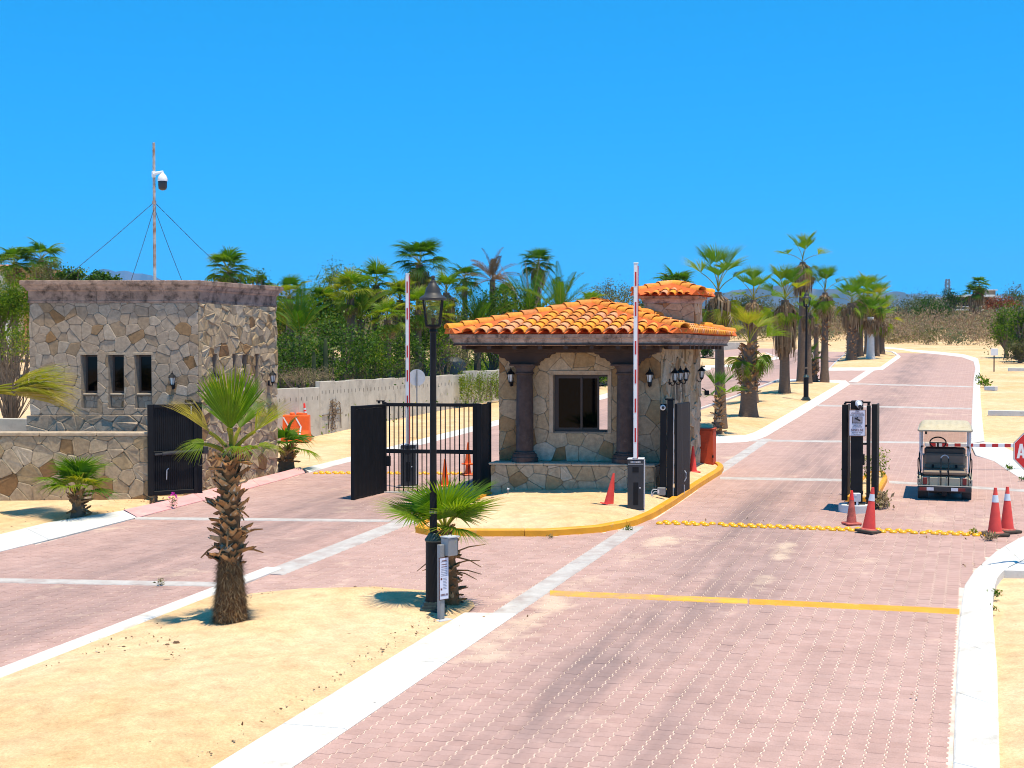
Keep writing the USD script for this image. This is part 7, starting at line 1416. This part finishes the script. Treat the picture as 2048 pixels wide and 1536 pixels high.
# ------------------------------------------------------------------ far houses, pylon, hills
plain('far_white', (.66, .63, .58), .8, var=.1, scale=1); plain('far_tan', (.30, .22, .15), .9, var=.2, scale=1); plain('far_dark', (.03, .026, .024), .8); plain('far_tile', (.52, .20, .11), .8, var=.2, scale=3); plain('pylon_steel', (.12, .16, .20), .5)
D = 245; FH = Fr(P(1910, 700, D)[:2], (.97, .12), (-.2, .98)); z = lambda py: P(1950, py, D)[2]; m = D / FPX
fh = thing('far_house', 'low villa with white roof and shaded balcony beyond the scrub', 'house', (*FH.o[:2], z(640)))
part(fh, 'wall', FH.box(0, 95 * m, 1.6, 9, z(660), z(596)), 'far_tan'); part(fh, 'roof', FH.box(-.4 + 1.0, 96 * m, -.4, 9.4, z(594), z(591)), 'far_white'); part(fh, 'roof', FH.box(40 * m, 98 * m, 2, 9, z(591) + .01, z(588)), 'far_white')
for k in range(5): w_ = part(fh, 'window', FH.box((8 + k * 17) * m, (20 + k * 17) * m, 1.5, 1.58, z(612), z(598)), 'far_dark'); part(w_, 'frame', FH.box((13.7 + k * 17) * m, (14.3 + k * 17) * m, 1.44, 1.49, z(612), z(598)), 'far_tan')
part(fh, 'balcony', FH.box(0, 60 * m, -.4, 1.55, z(621), z(618.5)), 'far_white'); part(fh, 'balcony_rail', FH.box(0, 60 * m, -.4, -.3, z(614), z(612.5)), 'far_white')
for k in range(7): part(fh, 'balcony_post', FH.box((1 + k * 9.5) * m, (1 + k * 9.5) * m + .12, -.38, -.3, z(618.5), z(596) if k % 3 == 0 else z(613)), 'far_tan')
part(fh, 'tower', FH.box(86 * m, 106 * m, 3, 7, z(600), z(579)), 'far_tan'); part(fh, 'tower_roof', FH.box(84 * m, 109 * m, 2.7, 7.3, z(579) + .01, z(577)), 'far_white')
for k in (70, 76): part(fh, 'antenna', tube([FH(np.array([[k * m, 4, z(590)]]))[0], FH(np.array([[k * m, 4, z(574)]]))[0]], .05, 5), 'far_dark')
D = 118; z = lambda py: P(0, py, D)[2]; m = D / FPX; L2 = Fr(P(0, 700, D)[:2], (1, 0), (0, 1))
lh = thing('far_house', 'house with terracotta roof peeping over the bushes at the left edge', 'house', (*L2.o[:2], z(700)))
part(lh, 'wall', L2.box(-60 * m, 18 * m, .5, 7, z(700), z(538)), 'far_white'); rv = L2(np.array([[-70 * m, 0, z(541)], [22 * m, 0, z(541)], [4 * m, 3.5, z(524)], [-70 * m, 3.5, z(524)], [22 * m, 7.5, z(541)], [-70 * m, 7.5, z(541)]])); part(lh, 'roof', MB().add(rv, [[0, 1, 2, 3], [5, 3, 2, 4]]).add(rv, [[1, 4, 2, 2]]), 'far_tile'); part(lh, 'wall', L2.box(40 * m, 78 * m, 1, 7, z(700), z(533)), 'far_tile'); part(lh, 'chimney', L2.box(48 * m, 54 * m, 2, 2.6, z(533), z(526)), 'far_tile')
# wall and bush seen between gatehouse and median
x0, x1 = P(1405, 700, 122), P(1480, 700, 130); g0 = float(gz(x0[0], x0[1])); fw_ = Fr(x0[:2], (x1 - x0)[:2] / np.linalg.norm((x1 - x0)[:2]), (0, 1)); solo('garden_wall', fw_.box(0, float(np.linalg.norm((x1 - x0)[:2])), 0, .25, g0 - .3, P(1440, 684, 125)[2], .03), 'concrete_wall', 'pale garden wall glimpsed under the gatehouse eave beyond the left lane', 'wall')
shrub('shrub', 'round dark green bush glimpsed beside the gatehouse side wall', 'shrub', 1414, 700, 112, 24, 44, 1500, .16, 'glossy_leaf', (.3, .2), seed=601, clumps=16)
D = 1150; pyz = lambda py: P(1894, py, D)[2]; pyx = P(1894, 700, D)[0]; py_ = thing('pylon', 'tall lattice electricity pylon on the horizon right of the hills', 'pylon', (pyx, D, pyz(612))); zz = [pyz(612), pyz(598), pyz(584), pyz(574), pyz(566), pyz(558)]; ww = [4.6, 3.0, 1.9, 1.6, 1.5, 1.2]; mb = MB()
for i in range(5):
    for a, b in ((-1, -1), (1, -1), (1, 1), (-1, 1)):
        mb.add(*tube([[pyx + a * ww[i], D + b * ww[i], zz[i]], [pyx + a * ww[i + 1], D + b * ww[i + 1], zz[i + 1]]], .36, 4)); c, d = (a, -b) if a == b else (-a, b); mb.add(*tube([[pyx + a * ww[i], D + b * ww[i], zz[i]], [pyx + c * ww[i + 1], D + d * ww[i + 1], zz[i + 1]]], .26, 4)); mb.add(*tube([[pyx + a * ww[i], D + b * ww[i], zz[i]], [pyx + c * ww[i], D + d * ww[i], zz[i]]], .26, 4))
part(py_, 'tower', mb, 'pylon_steel')
for py in (564, 570): part(py_, 'cross_arm', tube([[pyx - 3.2, D, pyz(py)], [pyx + 3.2, D, pyz(py)]], .2, 4), 'pylon_steel')
toned('hill', [(0, (.03, .045, .03)), (.5, (.06, .065, .045)), (1, (.12, .11, .085))], .95, var=.3, scale=.02)
def ridge(name, D, pts, label, seed, depth=900, step=9):
    px = np.arange(pts[0][0], pts[-1][0] + 1, step); top = np.interp(px, [p[0] for p in pts], [p[1] for p in pts]); n = len(px); m = 12; V, T = [], []
    for k in range(m):
        f = k / (m - 1); Dk = D - depth * (1 - f); 
        for x, t in zip(px, top):
            p = P(x, t, D); zb = float(gz(p[0] * Dk / D, Dk)) - 6; q = meshkit.fbm(np.array([[x * .03, f * 5, seed]]), 4, seed)[0]; zt_ = p[2] * (.35 + .65 * f ** .8) if f < 1 else p[2]; z_ = zb + (zt_ - zb) * f ** .9 * (1 + .35 * (q - .5) * (1 - f * .7)) + (q - .5) * .03 * p[2] * (f == 1); V.append([p[0] * Dk / D, Dk, z_]); T.append(meshkit.fbm(np.array([[x * .12, f * 14, seed + 3]]), 3, 5)[0])
    V = np.array(V); T = np.array(T); i = (np.arange(m - 1)[:, None] * n + np.arange(n - 1)[None]).ravel(); F = np.c_[i, i + 1, i + n + 1, i + n]; F = np.vstack([F[:, [0, 1, 2]], F[:, [0, 2, 3]]]); solo(name, (V, F), 'hill', label, kind='structure', tone=np.clip((T[F].mean(1) - .5) * 2.2 + .5, 0, 1), smooth=True)
ridge('hills', 13500, [(60, 590), (140, 572), (180, 552), (215, 538), (235, 535), (258, 541), (290, 553), (340, 562), (420, 570), (480, 575)], 'blue hill showing over the stone building roof', 2, 1200)
ridge('hills', 12000, [(470, 585), (520, 570), (550, 565), (575, 572), (640, 585)], 'faint small blue hill right of the stone building', 4, 900)
ridge('hills', 8000, [(1380, 600), (1480, 578), (1560, 574), (1640, 577), (1700, 580), (1780, 584), (1830, 590), (1900, 596), (1980, 600)], 'pale scrubby hills along the horizon at right', 6, 900, 7)
ridge('hills', 14500, [(1700, 590), (1800, 588), (1900, 591), (1990, 588), (2100, 592)], 'faint far ridge behind the pylon', 8, 900)

# ------------------------------------------------------------------ small plants and litter
def tuft(px, py, size, n, label, mat='leaf', tone=(.45, .2), name='weed', group='weeds along the kerbs', D=None, hgt=None):
    size *= .75
    rng = np.random.default_rng(int(px * 3 + py)); p = g3(px, py, .02); c = p + rng.normal(size=(n, 3)) * [size * .3, size * .3, size * .18] + [0, 0, size * .28]; c[:, 2] = np.maximum(c[:, 2], p[2]); t = thing(name, label, 'weed', p, group); V, F, T = leaves(rng, c, size * .36, .2, .4, tone, aim=np.array([0, 0, 1.2])); part(t, 'foliage', (V, F), mat, tone=T); part(t, 'stem', twigs(rng, np.repeat(p[None], 7, 0), p + rng.normal(size=(7, 3)) * [size * .4, size * .4, size * .1] + [0, 0, size * .45], size * .006 + .0015), 'branch'); return t
tuft(2019, 941, .26, 70, 'green weed on the splayed concrete apron below the stop sign'); tuft(2044, 963, .22, 50, 'small weed at the right edge on the concrete apron')
tuft(1994, 1196, .2, 60, 'green weed on the sand side of the curving white kerb'); tuft(1986, 1224, .16, 40, 'second smaller weed below the first beside the curving kerb')
tuft(1948, 1070, .22, 50, 'yellow weed behind the studs left of the end cones', tone=(.8, .12)); tuft(1968, 773, .7, 120, 'grassy weed clump beside the far white kerb', tone=(.6, .15)); tuft(1960, 760, .5, 60, 'smaller weed clump just beyond the grassy one', tone=(.5, .15))
tuft(1757, 1018, .55, 160, 'dry weed spilling beside the yellow kerb of the sign post', 'dry_twig', (.7, .2)); tuft(1762, 1003, .4, 90, 'dry weed close to the yellow kerb edge of the sign post', 'dry_twig', (.8, .15)); tuft(1100, 1078, .14, 40, 'tiny weed at the foot of the yellow kerb', 'olive_leaf', (.7, .2))
tuft(1256, 1062, .2, 50, 'small green weed at the bend of the yellow kerb'); tuft(322, 1172, .2, 40, 'dry weed on the concrete strip across the left lane', 'olive_leaf', (.8, .15)); tuft(1980, 1082, .3, 90, 'dry grass at the foot of the end cones', 'dry_twig', (.6, .2))
for px, py, h, lab in ((1763, 962, .75, 'yellow flowering weed behind the right leaf of the sign post'), (1736, 975, .7, 'upright yellow weed between the bars of the sign post'), (1701, 990, .6, 'thin green weed beside the left leaf of the sign post')):
    p = g3(px, py, .1); rng = np.random.default_rng(int(px)); c = p + np.c_[rng.normal(0, .09, 240), rng.normal(0, .09, 240), rng.uniform(.05, h, 240)]; t = thing('weed', lab, 'weed', p, 'weeds in the planted strip'); V, F, T = leaves(rng, c, .07, .2, .4, (.75, .15)); part(t, 'foliage', (V, F), 'leaf', tone=T); part(t, 'stem', twigs(rng, np.repeat(p[None], 6, 0), p + np.c_[rng.normal(0, .08, 6), rng.normal(0, .08, 6), rng.uniform(h * .6, h, 6)], .006), 'branch')
p = g3(347, 1018, .06); rng = np.random.default_rng(3); t = thing('flowering_plant', 'small pink flowering plant on the pink kerb below the left gate', 'flower', p); part(t, 'stem', twigs(rng, np.repeat(p[None], 6, 0), p + np.c_[rng.normal(0, .07, 6), rng.normal(0, .06, 6), rng.uniform(.12, .30, 6)], .006), 'branch'); V, F, T = leaves(rng, p + np.c_[rng.normal(0, .05, 60), rng.normal(0, .05, 60), rng.uniform(.02, .22, 60)], .05, .2, .4, (.4, .2)); part(t, 'foliage', (V, F), 'leaf', tone=T)
for dx, dz in ((0, .32), (-.09, .22), (.08, .23), (.05, .25), (-.03, .29)):
    V, F, T = leaves(rng, np.repeat((p + [dx, -.02, dz])[None], 10, 0), .045, .0, .7, (.5, .2)); part(t, 'flower', (V, F), 'flower', tone=T)
# pebbles and dry litter on the sand
rng = np.random.default_rng(14); mb = MB()
ico = trimesh.creation.icosphere(subdivisions=0); IV, IF = np.array(ico.vertices), np.array(ico.faces)
def litter(pg, n, dz, smin, smax):
    x0, y0, x1, y1 = pg.bounds; k = 0
    while k < n:
        x, y = rng.uniform(x0, x1), rng.uniform(y0, y1)
        if not shapely.contains_xy(pg, x, y): n -= .02; continue
        s = rng.uniform(smin, smax) * (1 + 2 * (rng.random() < .06)); a = rng.uniform(0, 6.28); V = IV * (s * rng.uniform(.6, 1.4, 3) * [1, 1, .6]); V = np.c_[V[:, 0] * math.cos(a) - V[:, 1] * math.sin(a), V[:, 0] * math.sin(a) + V[:, 1] * math.cos(a), V[:, 2]]; mb.add(V + [x, y, float(gz(x, y)) + dz], IF, rng.uniform(0, 1)); k += 1
vis = poly((0, 1366), (430, 1214), (500, 1190), (750, 1176), (948, 1206), (935, 1232), (430, 1536), (0, 1536)).buffer(-.15)
litter(vis, 1500, .07, .004, .017); litter(inner.buffer(-.1), 260, .17, .006, .016); litter(LEFT_SAND.buffer(-.1).intersection(sbox(-14, 20, 0, 40)), 160, .08, .006, .018)
toned('litter', [(0, (.10, .06, .035)), (.5, (.22, .14, .08)), (.8, (.40, .30, .18)), (1, (.55, .50, .42))], .9)
solo('pebbles', mb, 'litter', 'pebbles and dry crumbs scattered over the sand beds', 'pebbles', kind='stuff')
dl_ = MB()
for (px, py, n, sp_) in ((280, 1010, 60, .35), (1500, 1050, 10, .5), (300, 1003, 40, .3), (880, 1075, 16, .2), (1000, 1060, 10, .4), (1310, 1010, 8, .1), (1880, 1075, 14, .5), (1830, 1400, 3, .05), (1960, 1135, 14, .15), (1260, 1330, 3, .1), (620, 1260, 34, 1.6), (400, 1400, 30, 1.5), (150, 1450, 24, 1.2), (750, 1220, 20, .7), (1100, 1020, 24, 1.2), (1240, 1025, 14, .5), (120, 1040, 20, 1.0)):
    c = np.array([g3(px, py, .045) + [rng.normal(0, sp_), rng.normal(0, sp_ * .4), 0] for _ in range(n)]); c[:, 2] = gz(c[:, 0], c[:, 1]) + .06; V, F, T = leaves(rng, c, .06, 1.0, .4, (.35, .2)); dl_.add(V, F, T)
solo('dry_leaves', dl_, 'dead_leaf', 'dry leaves blown along the kerbs', 'dry leaves', kind='stuff')

# ------------------------------------------------------------------ the air
usdkit.material(stage, '/World/Looks/air', {'v': ('principled_volume', {'color': (.22, .58, 1.0), 'density': .00006, 'anisotropy': .2})}, volume='v.volume'); LOOK['air'] = UsdShade.Material.Get(stage, '/World/Looks/air')
solo('haze', W.box(-9000, 9000, -700, 16000, -12, 1100), 'air', 'thin blue haze in the distance', kind='stuff')
